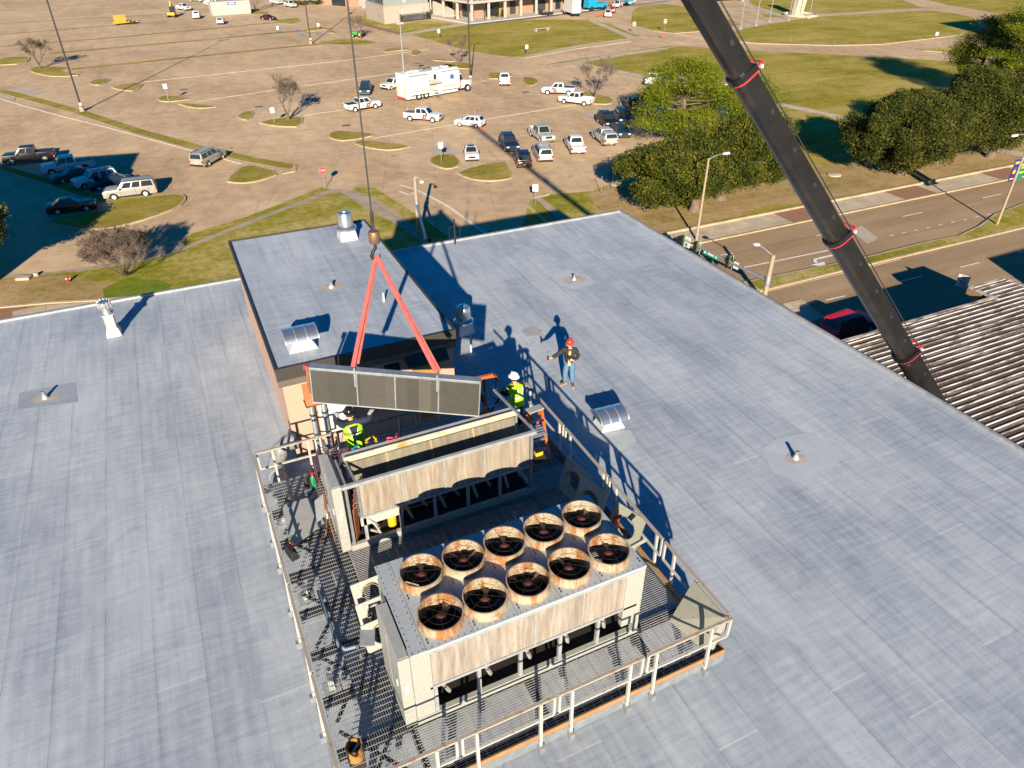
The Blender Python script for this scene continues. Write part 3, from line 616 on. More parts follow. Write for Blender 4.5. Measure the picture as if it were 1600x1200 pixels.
m=MB(); obox(m,5,5,0,47,60,9); part('wall',m,tb,cv)
m=MB(); obox(m,0,0,4.6,50,65,5.1); part('balcony_slab',m,cw,cv)
m=MB(); obox(m,-.5,-.5,8.7,50.5,65,9.3); part('roof_edge',m,cw,cv)
m=MB(); obox(m,-2,-2,0,50,5,.3); obox(m,-2,5,0,5,60,.35); part('plinth',m,cw,cv)
for k in range(9):
    m=MB(); obox(m,.4+k*6,.4,.35,.95+k*6,.95,4.6); obox(m,.4+k*6,.4,5.1,.95+k*6,.95,8.7); part('column',m,cw,cv)
for k in range(1,9):
    m=MB(); obox(m,.4,.4+k*6.5,.35,.95,.95+k*6.5,4.6); obox(m,.4,.4+k*6.5,5.1,.95,.95+k*6.5,8.7); part('column',m,cw,cv)
m=MB()
for k in range(25): obox(m,.2+k*2,.15,5.1,.35+k*2,.3,6.2); obox(m,.15,.2+k*1.6,5.2,.3,.35+k*1.6,6.2)
obox(m,0,.1,6.2,50,.35,6.35); obox(m,.1,.35,6.2,.35,65,6.35); part('railing',m,cw,cv)
for k in range(5):
    for b in (0,1):
        m=MB()
        if b==0: obox(m,9+k*9.2,4.93,.4,9+k*9.2+(2.2 if k%2 else 5),4.99,4)
        else: obox(m,4.93,8+k*7,.4,4.99,10.5+k*7,4)
        part('window',m,dk if k%3 else M['winglass'],cv)  # dk panels are flat, shade of dark openings painted as their colour
m=MB(); m.hexa([cp_(1.5,12,.35),cp_(4.5,12,.35),cp_(4.5,20,.35),cp_(1.5,20,.35)],[cp_(1.5,12,.7),cp_(4.5,12,.7),cp_(4.5,20,4.4),cp_(1.5,20,4.4)]); part('stair',m,cw,cv)
m=MB(); obox(m,-3.5,-4.2,0,50,-2.05,.06); tag(m.build('path',plain('dark_terrace_paving',(.10,.10,.11),.85,0,.2,1)),kind='structure')
strip('road_marking',[(985,9),(1010,6),(1045,1.5)],1.6,plain('blue_kerb_paint',(.05,.22,.42),.8,0,.2,1),5)
# plant house on concrete base
pb=thing('plant_house','grey clad plant house with slanted glazing on a stained concrete base','building')
E0=U(601,38); e=U(672,30)-E0; e.z=0; Lp=e.length; e.normalize(); f=Vector((-e.y,e.x,0)); lw=(U(573,28)-E0); lw.z=0; Dp=lw.length
def pp(a,b,z): q=E0+e*a+lw.normalized()*b; return (q.x,q.y,G+z)
def pbx(m,a0,b0,z0,a1,b1,z1): m.hexa([pp(a0,b0,z0),pp(a1,b0,z0),pp(a1,b1,z0),pp(a0,b1,z0)],[pp(a0,b0,z1),pp(a1,b0,z1),pp(a1,b1,z1),pp(a0,b1,z1)])
m=MB(); pbx(m,0,0,0,Lp,Dp,4.2); part('concrete_base',m,rusty('stained_concrete',(.46,.40,.33),(.42,.24,.15),.56,.5),pb)
m=MB(); pbx(m,.3,.3,4.2,Lp-.3,Dp-.3,9.5); part('wall',m,plain('grey_cladding',(.27,.30,.30),.6,0,.1,2),pb)
m=MB()
for k in range(6): 
    for j in range(3): pbx(m,.22,.8+k*(Dp-1.6)/6,4.6+j*1.6,.3,.8+(k+.75)*(Dp-1.6)/6,5.9+j*1.6)
part('window',m,M['winglass'],pb); m=MB(); pbx(m,Lp*.42,.22,4.6,Lp*.5,.298,6.8); part('door',m,M['offwhite'],pb)
P0=U(632,36); gn=thing('generator_enclosure','cream metal generator housing inside a black picket fence by the plant house','generator',(P0.x,P0.y,G))
gx=math.atan2(e.y,e.x); gn.rotation_euler=(0,0,gx)
m=MB(); m.box(.5,1.2,.3,7.5,3.8,3.4); part('housing',m,M['offwhite'],gn,bevel=.08); m=MB(); m.box(-.8,0,0,9.5,5,.15); part('slab',m,M['walkpale'],gn)
m=MB()
for k in range(26): m.box(-.4+k*.37,.2,.15,-.3+k*.37,.28,2.1)
for k in range(12): m.box(-.4,.3+k*.37,.15,-.32,.4+k*.37,2.1); m.box(8.9,.3+k*.37,.15,8.98,.4+k*.37,2.1)
m.box(-.4,.2,1.95,8.98,.26,2.05); part('fence',m,M['black'],gn)
bb=thing('warehouse','tan brick warehouse with dark bay doors at the top of the parking lot','building')
q=U(500,15); q2=U(600,2)
dd=(U(575,14)-U(440,2)); dd.z=0; dd.normalize(); nn=Vector((-dd.y,dd.x,0)); B0=U(455,4)
def wb(a,b,z): r=B0+dd*a+nn*b; return (r.x,r.y,G+z)
def wbx(m,a0,b0,z0,a1,b1,z1): m.hexa([wb(a0,b0,z0),wb(a1,b0,z0),wb(a1,b1,z0),wb(a0,b1,z0)],[wb(a0,b0,z1),wb(a1,b0,z1),wb(a1,b1,z1),wb(a0,b1,z1)])
m=MB(); wbx(m,0,2,0,75,25,7); part('wall',m,tb,bb)
for k in range(4):
    m=MB(); wbx(m,5+k*12,1.93,0,11+k*12,1.995,4.5); part('bay_door',m,M['winglass'] if k%2 else M['cab_grey'],bb)
pv=thing('park_pavilion','grey metal roofed park pavilion at the edge of the lawn beside the crane boom','pavilion',tuple(U(1118,3)))
m=MB(); m.hexa([(-9,-5,2.6),(9,-5,2.6),(9,5,2.6),(-9,5,2.6)],[(-6,-1,4.2),(6,-1,4.2),(6,1,4.2),(-6,1,4.2)]); part('roof',m,M['cab_grey'],pv)
for x in (-8,8):
    for y in (-4,4): m=MB(); m.box(x-.2,y-.2,0,x+.2,y+.2,2.6); part('post',m,M['offwhite'],pv)
# ------------------------------------------------------------------ equipment platform
DZ=.95; AX0,AX1,AY0,AY1=.07,7.72,6.38,15.5
pf=thing('equipment_platform','raised steel grating platform on the roof that carries the two chillers','platform',(0,0,0))
m=MB()
y=AY0+.06
while y<AY1-.04: m.box(AX0+1.45,y-.003,DZ-.032,AX1-.06,y+.003,DZ); y+=.052
x=AX0+.06
while x<AX0+1.44: m.box(x-.003,AY0+.06,DZ-.032,x+.003,AY1-.06,DZ); x+=.046
part('grating_bars',m,M['grate'],pf)
m=MB(); x=AX0+1.5
while x<AX1-.06: m.box(x-.004,AY0+.06,DZ-.02,x+.004,AY1-.06,DZ-.003); x+=.20
y=AY0+.1
while y<AY1-.06: m.box(AX0+.05,y-.005,DZ-.02,AX0+1.44,y+.005,DZ-.003); y+=.115
part('cross_rods',m,M['grate'],pf)
m=MB()
for y in np.arange(AY0+.15,AY1,1.13): m.box(AX0+.05,y-.06,DZ-.24,AX1-.05,y+.06,DZ-.036)
for x in (AX0+1.45,3.9,6.4): m.box(x-.05,AY0+.1,DZ-.26,x+.05,AY1-.1,DZ-.037)
part('floor_beam',m,M['dark_steel'],pf)
m=MB()
for i in range(5):
    a=AY0+.2+i*1.8; m.bar((AX0+.2,a,.72),(AX0+1.4,a+1.6,.72),.06); m.bar((AX0+1.4,a,.7),(AX0+.2,a+1.6,.7),.06)
part('brace',m,M['dark_steel'],pf)
for x in (AX0+.3,2.,3.9,5.8,AX1-.3):
    for y in (AY0+.6,9.6,12.2,AY1-.5): m=MB(); m.box(x-.06,y-.06,.01,x+.06,y+.06,DZ-.24); m.box(x-.18,y-.18,.004,x+.18,y+.18,.02); part('post',m,M['galv_dull'],pf)
m=MB(); m.box(AX0,AY0-.05,DZ-.27,AX1+.05,AY0,DZ-.02); m.box(AX1,AY0,DZ-.27,AX1+.05,AY1,DZ-.02); m.box(AX0-.05,AY0-.05,DZ-.27,AX0,AY1,DZ-.02); m.box(AX0,AY1,DZ-.27,AX1,AY1+.05,DZ-.02); part('edge_channel',m,M['galv'],pf)
m=MB(); m.box(AX0,AY0-.045,DZ-.018,AX1+.045,AY0-.025,DZ+.12); m.box(AX1+.025,AY0-.025,DZ-.018,AX1+.045,AY1,DZ+.12); part('toe_board',m,M['tan_board'],pf)
# railings: welded sections bolted to the outside of the edge channel
RZ=2.04
def rail_section(a,b,posts,out,lab):
    """a,b ends on plan; posts at distances along; out = outward direction"""
    a=Vector((*a,0));b=Vector((*b,0)); d=(b-a).normalized(); L=(b-a).length; o=Vector((*out,0))
    t=thing('guard_rail',lab,'railing',(a.x,a.y,DZ),0,'guard rails round the chiller platform'); q=lambda s,z: d*s+Vector((0,0,z-DZ))
    m=MB(); m.bar(q(0,RZ),q(L,RZ),.06,.045); part('top_rail',m,M['tan_rail'],t)
    m=MB(); m.bar(q(.02,RZ-.52),q(L-.02,RZ-.52),.05,.04); part('mid_rail',m,M['white_rail'],t)
    for s in (.022,L-.022): m=MB(); m.bar(q(s,RZ-.022),q(s,RZ-.50),.045); part('end_bar',m,M['white_rail'],t)
    for s in posts:
        m=MB(); p0=q(s,DZ-.30)+o*.055; p1=q(s,RZ-.024)+o*.01; m.bar(p0,q(s,DZ)+o*.055,.055,.055); m.bar(q(s,DZ-.02)+o*.055,p1,.055,.055); pt=part('post',m,M['white_rail'],t)
        m=MB(); c=q(s,DZ-.22)+o*.095; m.box(c.x-.05,c.y-.05,c.z-.1,c.x+.05,c.y+.05,c.z+.08); part('base_plate',m,M['galv'],pt)
fy=AY0-.03
rail_section((.1,fy),(1.98,fy),[.45,1.5],(0,-1),'nearest railing section, at the bottom left corner of the front railing')
rail_section((2.04,fy),(3.84,fy),[.28,1.5],(0,-1),'front railing section second from the near left corner of the platform')
rail_section((3.9,fy),(5.7,fy),[.27,1.5],(0,-1),'front railing section in front of the right half of the fan topped chiller')
rail_section((5.78,fy),(7.74,fy),[.2,1.48],(0,-1),'front railing section ending at the corner with the leaning sheet panels')
rx=AX1+.02
rail_section((rx,15.5),(rx,13.2),[.25,2.05],(1,0),'right side railing section beside the orange ladder, by the worker in the white hat')
rail_section((rx,13.1),(rx,10.95),[.25,1.92],(1,0),'right side railing section in shade at the middle of the platform')
rail_section((rx,10.88),(rx,8.65),[.3,2.0],(1,0),'right side railing section behind the leaning fan panels')
rail_section((rx,8.58),(rx,6.45),[.35,1.1],(1,0),'right side railing section that ends at the beige corner panels')
lx=AX0-.02
for i,(a,b) in enumerate([(6.42,8.6),(8.66,10.85),(10.91,13.1),(13.16,15.46)]):
    rail_section((lx,a),(lx,b),[.4,1.75],(-1,0),'left side railing section '+['nearest the rusty pipe','beside the lying fan panels','beside the black tool bag','at the far corner beside the silver duct'][i])
by=AY1+.02
rail_section((.1,by),(1.62,by),[.4,1.3],(0,1),'back railing section in front of the silver elbow duct')
rail_section((1.7,by),(4.4,by),[.5,2.2],(0,1),'back railing section in shade under the hanging coil')
rail_section((4.46,by),(7.64,by),[.6,2.5],(0,1),'back railing section in shade behind the worker in the white hat')
# ------------------------------------------------------------------ chiller materials
def coil_mat(name,a,b,cw,sc=2.2,dirt=.5):
    t=NT(name); v=t.co(scale=(4.,1,.4)); f=t.noise(v,sc,6,.7); g=t.noise(t.co(),38,3,.8); h=t.noise(t.co(scale=(3,1,.15)),2.,4,.7)
    s=t.math('ADD',t.math('ADD',t.math('MULTIPLY',f,.5),t.math('MULTIPLY',g,.25)),t.math('MULTIPLY',h,.3))
    col=t.ramp(s,[(.38,b),(.51,a),(.64,cw)])
    wv=t.n('ShaderNodeTexWave',bands_direction='Z'); t.l(t.co(),wv.inputs['Vector']); wv.inputs['Scale'].default_value=14
    col=t.mix(t.math('MULTIPLY',wv.outputs[1],.16),col,(.05,.045,.04))
    return t.out(col,.85,.1,bump=wv.outputs[1],bs=.2,bd=.01)
M['coil_near']=coil_mat('scaled_tan_coil',(.31,.262,.215),(.17,.143,.118),(.45,.395,.34))
M['coil_far']=coil_mat('dusty_tan_coil',(.30,.245,.185),(.20,.16,.125),(.44,.39,.33))
M['coil_in']=coil_mat('olive_inner_coil',(.20,.175,.125),(.13,.115,.085),(.28,.25,.19))
t=NT('new_dark_coil'); cx=t.n('ShaderNodeTexCoord'); sp=t.n('ShaderNodeSeparateXYZ'); t.l(cx.outputs['Object'],sp.inputs[0])
wv=t.n('ShaderNodeTexWave',bands_direction='Z',wave_profile='SAW'); t.l(t.co(),wv.inputs['Vector']); wv.inputs['Scale'].default_value=5; wv.inputs['Distortion'].default_value=1.2; wv.inputs['Detail Scale'].default_value=2.5
bandc=t.ramp(t.math('DIVIDE',sp.outputs[0],4.0),[(0,(.075,.072,.062)),(.10,(.06,.058,.05)),(.29,(.092,.088,.076)),(.44,(.115,.108,.092)),(.50,(.08,.077,.066)),(.57,(.06,.058,.05)),(.64,(.135,.128,.11)),(.71,(.08,.077,.066)),(.77,(.068,.065,.055))],'CONSTANT')
cm=t.mix(t.math('MULTIPLY',wv.outputs[1],.75),bandc,(.03,.028,.024)); cm=t.mix(t.math('MULTIPLY',t.noise(t.co(),5,4),.3),cm,(.15,.14,.12)); M['coil_new']=t.out(cm,.6,.25,bump=wv.outputs[1],bs=.4,bd=.015)
# fan ring with rust runs
t=NT('rusted_fan_ring'); v=t.co(scale=(1,1,.12)); f=t.noise(v,4.5,5,.7); g=t.noise(t.co(),6,3,.6)
cc=t.mix(t.ramp(f,[(.48,0),(.60,.95)]),(.42,.345,.24),(.30,.115,.025)); cc=t.mix(t.ramp(g,[(.54,0),(.70,.6)]),cc,(.20,.08,.03)); M['fanring']=t.out(cc,.6)
M['blade']=plain('dark_fan_blade',(.13,.09,.07),.45,.2,.5,4); M['hub']=plain('rust_red_hub',(.20,.04,.025),.6,.1,.5,6); M['guardwire']=plain('dark_guard_wire',(.04,.03,.025),.6,.2,.3,6)
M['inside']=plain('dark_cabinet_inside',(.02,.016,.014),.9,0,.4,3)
def holetile(m,x0,y0,x1,y1,z,r,n=32,M_=None,cx=None,cy=None):
    cx=(x0+x1)/2 if cx is None else cx; cy=(y0+y1)/2 if cy is None else cy; vs=[];
    for k in range(n):
        a=2*math.pi*(k+.5)/n; c,s=math.cos(a),math.sin(a)
        tx=((x1-cx) if c>0 else (x0-cx))/c if abs(c)>1e-9 else 1e9; ty=((y1-cy) if s>0 else (y0-cy))/s if abs(s)>1e-9 else 1e9
        tt=min(tx,ty); vs.append((cx+c*tt,cy+s*tt,z)); vs.append((cx+c*r,cy+s*r,z))
    cor=[(x1,y1,z),(x0,y1,z),(x0,y0,z),(x1,y0,z)]
    fs=[(2*k,2*((k+1)%n),2*((k+1)%n)+1,2*k+1) for k in range(n)]
    b=len(vs)
    for ci in range(4):
        kk=int(round(n*(ci*.25+.125)-.5))
        best=None
        for k in range(n):
            p=vs[2*k];q=vs[2*((k+1)%n)]
            if abs(p[0]-q[0])>1e-7 and abs(p[1]-q[1])>1e-7:
                d=(p[0]-cor[ci][0])**2+(p[1]-cor[ci][1])**2
                if best is None or d<best[0]: best=(d,k)
        if best and best[0]<(.3*max(x1-x0,y1-y0))**2: vs.append(cor[ci]); fs.append((2*best[1],len(vs)-1,2*((best[1]+1)%n)))
    m.add(vs,fs,M_)
def fan(parent,x,y,z,r,ph,k):
    m=MB(); m.lathe([(r+.03,0),(r+.004,.015),(r,.03),(r,.2),(r+.012,.215),(r-.012,.215),(r-.014,.0),(r-.014,-.12)],36,Tm(x,y,z),caps=False); rg=part('fan_ring',m,M['fanring'],parent,True)
    m=MB(); 
    for j in range(4):
        a=ph+j*math.pi/2; n=6; vs=[]
        for i in range(n+1):
            rr=.09+(r-.12)*i/n; wd=.20+.30*(i/n); tw=.20-.05*i/n
            for sgn in (-1,1): 
                an=a+sgn*wd*.5*(1 if i else .8)*(.9); vs.append((x+rr*math.cos(an),y+rr*math.sin(an),z-.02+sgn*tw*.35))
        m.add(vs,[(2*i,2*i+1,2*i+3,2*i+2) for i in range(n)])
    part('fan_blade',m,M['blade'],rg)
    m=MB(); m.lathe([(.10,-.1),(.10,.05),(.06,.09),(0,.10)],14,Tm(x,y,z)); part('fan_hub',m,M['hub'],rg,True)
    m=MB()
    for j in range(3): a=ph+.4+j*math.pi/3; m.bar((x-r*math.cos(a),y-r*math.sin(a),z+.205),(x+r*math.cos(a),y+r*math.sin(a),z+.205),.005)
    for q in (.33,.66): m.tube([(x+r*q*math.cos(2*math.pi*i/24),y+r*q*math.sin(2*math.pi*i/24),z+.205) for i in range(24)],.0028,4,closed=True)
    part('fan_guard',m,M['guardwire'],rg)
def chiller(y0,lab,name,near):
    t=thing(name,lab,'chiller',(1.5,y0,DZ)); O=Matrix.Translation((-1.5,-y0,-DZ))
    X0,X1=1.62,6.42; Y0,Y1=y0,y0+2.2; zt=3.0; zc=1.92
    # base frame and legs
    m=MB(); m.box(X0,Y0,DZ+.01,X1,Y0+.10,DZ+.17,O); m.box(X0,Y1-.10,DZ+.01,X1,Y1,DZ+.17,O); m.box(X0,Y0+.1,DZ+.01,X0+.1,Y1-.1,DZ+.17,O); m.box(X1-.1,Y0+.1,DZ+.01,X1,Y1-.1,DZ+.17,O); part('base_frame',m,M['beige'],t)
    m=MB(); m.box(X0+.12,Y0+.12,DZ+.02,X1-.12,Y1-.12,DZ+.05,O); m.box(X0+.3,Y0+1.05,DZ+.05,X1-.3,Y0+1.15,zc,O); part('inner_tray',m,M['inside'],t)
    for i in range(6):
        x=X0+.42+i*(X1-X0-.5)/5-.02
        for ya,yb in ((Y0+.02,Y0+.09),(Y1-.09,Y1-.02)): m=MB(); m.box(x-.035,ya,DZ+.17,x+.035,yb,zc-.05,O); part('leg',m,M['galv_dull'],t)
        if i<5:
            m=MB(); m.bar(O@Vector((x+.12,Y0+.10,zc-.07)),O@Vector((x+.34,Y0+.30,DZ+.17)),.055); m.bar(O@Vector((x+.50,Y0+.12,zc-.07)),O@Vector((x+.80,Y0+.55,DZ+.17)),.05); part('brace',m,M['offwhite'],t)
    # compressors and pipework in the dark under-space
    m=MB()
    for x in (2.6,3.7,5.0): m.tube([O@Vector((x-.4,Y0+.75,1.38)),O@Vector((x+.35,Y0+.75,1.38))],.2,12)
    part('compressor',m,M['dark_steel'],t,True)
    m=MB(); m.tube([O@Vector(p) for p in ((2.,Y0+.6,1.2),(4.2,Y0+.55,1.2),(4.3,Y0+.5,1.6),(5.8,Y0+.5,1.6))],.035,8); part('pipework',m,M['copper'],t,True)
    # front coil
    m=MB(); m.box(X0+.36,Y0+.03,zc,X1-.42 if near else X1-.16,Y0+.16,zt-.14,O); part('front_coil',m,M['coil_near' if near else 'coil_far'],t)
    m=MB(); m.box(X0+.30,Y0,zc-.06,X1-.1,Y0+.2,zc-.002,O); m.box(X0+.30 if near else X0,Y0-.005,zt-.138,X1-.02 if near else X1+.02,Y0+.08,zt-.05,O)
    for i in range(1,4):
        x=X0+.36+i*(X1-X0-.70)/4; m.box(x-.018,Y0+.008,zc,x+.018,Y0+.028,zt-.14,O)
    part('coil_frame',m,M['galv_dull'],t)
    # left end cabinet with control box standing proud
    m=MB()
    if near: m.box(X0,Y0,DZ+.18,X0+.355,Y0+.2,zt-.02,O)
    m.box(X0,Y0+.2,DZ+.18,X0+.06,Y1-.2,zt-.12,O)
    part('end_panel',m,M['beige'],t,bevel=.006)
    m=MB(); m.box(X0-.22,Y0+.02,DZ+.04,X0-.004,Y0+1.36,zt-.05,O); cbx=part('control_box',m,M['beige'],t,bevel=.012)
    m=MB(); m.box(X0-.19,Y0+.06,zt-.048,X0-.02,Y0+1.32,zt-.035,O); part('box_lid',m,M['cab_grey'],cbx)
    m=MB(); m.box(X0-.226,Y0+.69,DZ+.1,X0-.221,Y0+.70,zt-.1,O); m.box(X0-.225,Y0+.015,1.42,X0-.02,Y0+.019,1.45,O); m.box(X0-.25,Y0+.2,2.05,X0-.221,Y0+.24,2.25,O); part('door_seam',m,M['cab_grey'],cbx)
    m=MB(); m.box(X0-.16,Y0+.014,2.12,X0-.06,Y0+.019,2.2,O); m.box(X0-.16,Y0+.014,1.98,X0-.1,Y0+.019,2.04,O); part('nameplate',m,M['white'],cbx)
    if near:
        m=MB(); m.box(X1-.42,Y0,1.35,X1,Y0+.15,zt-.02,O); m.box(X1-.05,Y0+.15,1.75,X1,Y1-.02,zt-.02,O); m.box(X1-.14,Y0,DZ+.18,X1,Y0+.12,1.35,O); part('end_panel',m,M['beige'],t,bevel=.006)
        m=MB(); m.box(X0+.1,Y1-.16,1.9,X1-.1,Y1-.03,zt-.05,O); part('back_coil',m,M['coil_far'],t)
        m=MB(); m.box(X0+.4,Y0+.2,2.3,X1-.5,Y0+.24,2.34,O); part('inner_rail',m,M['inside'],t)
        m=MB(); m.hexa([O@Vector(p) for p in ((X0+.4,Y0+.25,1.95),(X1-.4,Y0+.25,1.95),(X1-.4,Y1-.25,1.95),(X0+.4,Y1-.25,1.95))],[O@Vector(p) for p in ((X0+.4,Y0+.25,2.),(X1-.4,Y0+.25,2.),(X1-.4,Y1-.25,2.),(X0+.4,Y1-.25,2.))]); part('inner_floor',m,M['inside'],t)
        # deck plates with fan openings
        ex=X0+.30; w5=(X1-ex)/5
        m=MB(); m.box(X0+.01,Y0,zt-.018,ex-.004,Y1,zt,O)
        part('deck_plate',m,M['plate'],t)
        fx=[2.37,3.23,4.1,4.98,5.86]; edges=[ex,2.80,3.665,4.54,5.42,X1]
        for i in range(5):
            m=MB(); holetile(m,edges[i]+.003,Y0-.012,edges[i+1]-.003,Y0+1.10,zt,.405,32,O,fx[i],Y0+.50); holetile(m,edges[i]+.003,Y0+1.102,edges[i+1]-.003,Y1,zt,.405,32,O,fx[i],Y0+1.55)
            m.box(edges[i]+.003,Y0-.012,zt-.06,edges[i+1]-.003,Y0-.004,zt-.002,O)
            part('deck_plate',m,M['plate'],t)
            for yy,k in ((Y0+.50,0),(Y0+1.55,1)): fan(t,*(O@Vector((fx[i],yy,zt))),.405,rng.uniform(0,1.5),i*2+k)
        m=MB()
        for i in range(6):
            for yy in (Y0+.13,Y0+.2,Y0+1.18,Y0+1.25): m.lathe([(.016,0),(.016,.012),(0,.014)],6,O@Tm(edges[i]+(.07 if i<5 else -.07),yy,zt))
        for k in range(40):
            m.lathe([(.011,0),(0,.012)],6,O@Tm(X0+.05+k*(X1-X0-.1)/39,Y0+.03,zt+.001))
            if k<16: m.lathe([(.012,0),(0,.012)],6,O@Tm(X0+.05,Y0+.05+k*.14,zt+.001)); m.lathe([(.012,0),(0,.012)],6,O@Tm(X0+.25,Y0+.05+k*.14,zt+.001))
        part('bolt',m,M['black'],t)
    else:
        # opened chiller: beam, inner coil, bare frame
        m=MB(); m.box(X0+.28,Y0+.86,zt-.10,X1-.02,Y0+1.12,zt-.02,O); m.box(X0+.28,Y0+.86,zt-.02,X1-.02,Y0+.885,zt+.05,O); part('ridge_beam',m,rusty('beige_rusted_beam',(.60,.52,.38),(.50,.24,.08),.52,2),t)
        m=MB(); m.box(X0+.28,Y0+.89,zt-.019,X1-.02,Y0+1.12,zt-.005,O); part('beam_top',m,M['offwhite'],t)
        m=MB(); b0=[(X0+.4,Y0+.55,zc),(X1-.2,Y0+.55,zc),(X1-.2,Y0+.65,zc),(X0+.4,Y0+.65,zc)]; b1=[(X0+.4,Y0+.84,zt-.12),(X1-.2,Y0+.84,zt-.12),(X1-.2,Y0+.94,zt-.12),(X0+.4,Y0+.94,zt-.12)]; m.hexa([O@Vector(p) for p in b0],[O@Vector(p) for p in b1]); part('inner_coil',m,M['coil_in'],t)
        m=MB()
        for x in (X0+1.25,X0+2.35,X0+3.45): m.hexa([O@Vector(p) for p in ((x,Y0+.535,zc),(x+.04,Y0+.535,zc),(x+.04,Y0+.55,zc),(x,Y0+.55,zc))],[O@Vector(p) for p in ((x,Y0+.825,zt-.1),(x+.04,Y0+.825,zt-.1),(x+.04,Y0+.84,zt-.1),(x,Y0+.84,zt-.1))])
        part('coil_strap',m,plain('ochre_strap',(.42,.28,.12),.7,0,.2,3),t)
        def fb(f): m=MB(); f(m); part('frame_bar',m,M['galv'],t)
        fb(lambda m:m.box(X0+.05,Y0+.0,DZ+.18,X0+.11,Y0+.06,zt-.14,O)); fb(lambda m:m.box(X0+.32,Y0+.0,zc,X0+.37,Y0+.06,zt-.14,O))
        fb(lambda m:m.bar(O@Vector((X0+.1,Y0+.05,zt-.06)),O@Vector((X0+.1,Y0+1.0,zt-.06)),.05)); fb(lambda m:m.bar(O@Vector((X0+.33,Y0+.05,zt-.07)),O@Vector((X0+.3,Y0+.9,zt-.05)),.045))
        fb(lambda m:m.bar(O@Vector((X1-.02,Y0+.05,zt-.06)),O@Vector((X1-.35,Y0+1.75,zt+.2)),.05)); fb(lambda m:m.box(X1-.14,Y0,DZ+.18,X1-.07,Y0+.08,zt-.14,O))
        fb(lambda m:m.box(X1-.14,Y0+.9,DZ+.18,X1-.07,Y0+.98,zt-.1,O)); fb(lambda m:m.bar(O@Vector((X0+.3,Y0+1.05,DZ+.2)),O@Vector((X0+.3,Y0+1.05,zt-.1)),.05))
        for k_ in range(5): fb(lambda m:m.bar(O@Vector((X0+.02+.05*k_,Y0+1.4+.14*k_,DZ+.3)),O@Vector((X0+.05+.06*k_,Y0+1.3+.12*k_,zt-.05-.05*k_)),.035))
        m=MB(); m.box(X0-.0,Y1-.06,DZ+.18,X0+.06,Y1,1.72,O); m.box(X1-.1,Y1-.06,DZ+.18,X1-.04,Y1,1.72,O); m.box(X0,Y1-.06,1.72,X1,Y1,1.78,O)
        for i in range(7): m.box(X0+.6+i*.6,Y1-.05,DZ+.18,X0+.64+i*.6,Y1-.01,1.72,O)
        part('back_frame',m,M['dark_steel'],t)
        m=MB(); 
        for i in range(5): m.tube([O@Vector((X0+.16+.03*i,Y0+.12+.05*i,DZ+.2)),O@Vector((X0+.18+.03*i,Y0+.1+.04*i,zc+.2+.12*i)),O@Vector((X0+.32,Y0+.12,zc+.3+.12*i))],.016,6)
        part('header_pipe',m,M['copper'],t,True)
        m=MB()
        for i in range(12): m.box(X0+.26,Y0+.03,zc+.05+.07*i,X0+.315,Y0+.05,zc+.08+.07*i,O)
        part('tube_sheet',m,M['alum'],t)
        m=MB(); m.box(X1-.06,Y0+.16,2.0,X1,Y0+.6,2.04,O); m.box(X1-.02,Y0+.05,zt-.3,X1+.35,Y0+.5,zt-.27,O)
        for i in range(4): m.box(X1-.02,Y0+.1+.1*i,zt-.26,X1+.34,Y0+.13+.1*i,zt-.24,O)
        part('side_shelf',m,M['galv'],t)
        m=MB(); m.tube([O@Vector(p) for p in ((X0+.45,Y0+.02,zc-.1),(X0+.6,Y0-.02,zc-.3),(X0+.72,Y0+.02,DZ+.3),(X0+.5,Y0+.05,DZ+.45))],.03,6); m.box(X0+.3,Y0+.02,zc-.3,X0+1.25,Y0+.05,zc-.07,O); part('loose_bracket',m,M['offwhite'],t)
    return t
ch2=chiller(7.52,'complete beige chiller with ten rusty fan rings on its top, nearest the front railing','air_chiller',True)
ch1=chiller(12.27,'opened chiller with its fans removed and tan front coil exposed, under the hanging coil','air_chiller',False)
# support rails under chillers
# ------------------------------------------------------------------ lifted coil, slings, hook, rope
TLf=Vector((1.72,14.72,4.72)); TRt=Vector((5.25,12.84,4.45))
ax=(TRt-TLf); Lc=ax.length; ax.normalize(); tilt=Vector((.30,.58,0)); side=Vector((-ax.y,ax.x,0)).normalized()
dn=(Vector((0,0,-1))-ax*Vector((0,0,-1)).dot(ax)).normalized(); nrm=ax.cross(dn).normalized()
Mc=Matrix((( ax.x,-nrm.x,-dn.x,TLf.x),(ax.y,-nrm.y,-dn.y,TLf.y),(ax.z,-nrm.z,-dn.z,TLf.z),(0,0,0,1)))
cl=thing('condenser_coil','long dark finned condenser coil hanging from two red slings above the opened chiller','coil'); cl.matrix_world=Mc
Hc=1.02
m=MB(); m.box(.03,-.07,-Hc+.03,Lc-.03,.07,-.07); part('fin_block',m,M['coil_new'],cl)
m=MB(); m.box(0,-.1,-.068,Lc,.1,0); part('top_channel',m,M['galv'],cl,bevel=.006)
m=MB(); m.box(0,-.085,-Hc,Lc,.085,-Hc+.028); part('bottom_channel',m,M['galv_dull'],cl)
for a_ in (0,Lc-.028): m=MB(); m.box(a_,-.085,-Hc+.03,a_+.028,.085,-.07); part('end_plate',m,M['galv'],cl)
for s in (.275,.5,.755):
    x=Lc*s
    for y0_,y1_ in ((-.084,-.071),(.071,.084)): m=MB(); m.box(x-.016,y0_,-Hc+.03,x+.016,y1_,-.07); part('strap',m,M['galv'],cl)
m=MB(); m.tube([(-.06,.02,.0),(-.06,.02,-.6),(-.05,.02,-Hc*.75)],.04,8); part('header_pipe',m,M['copper'],cl,True)
m=MB(); m.box(-.16,-.06,-.14,-.07,.0,-.02); part('red_cap',m,M['boomred'],cl)
wm=[]
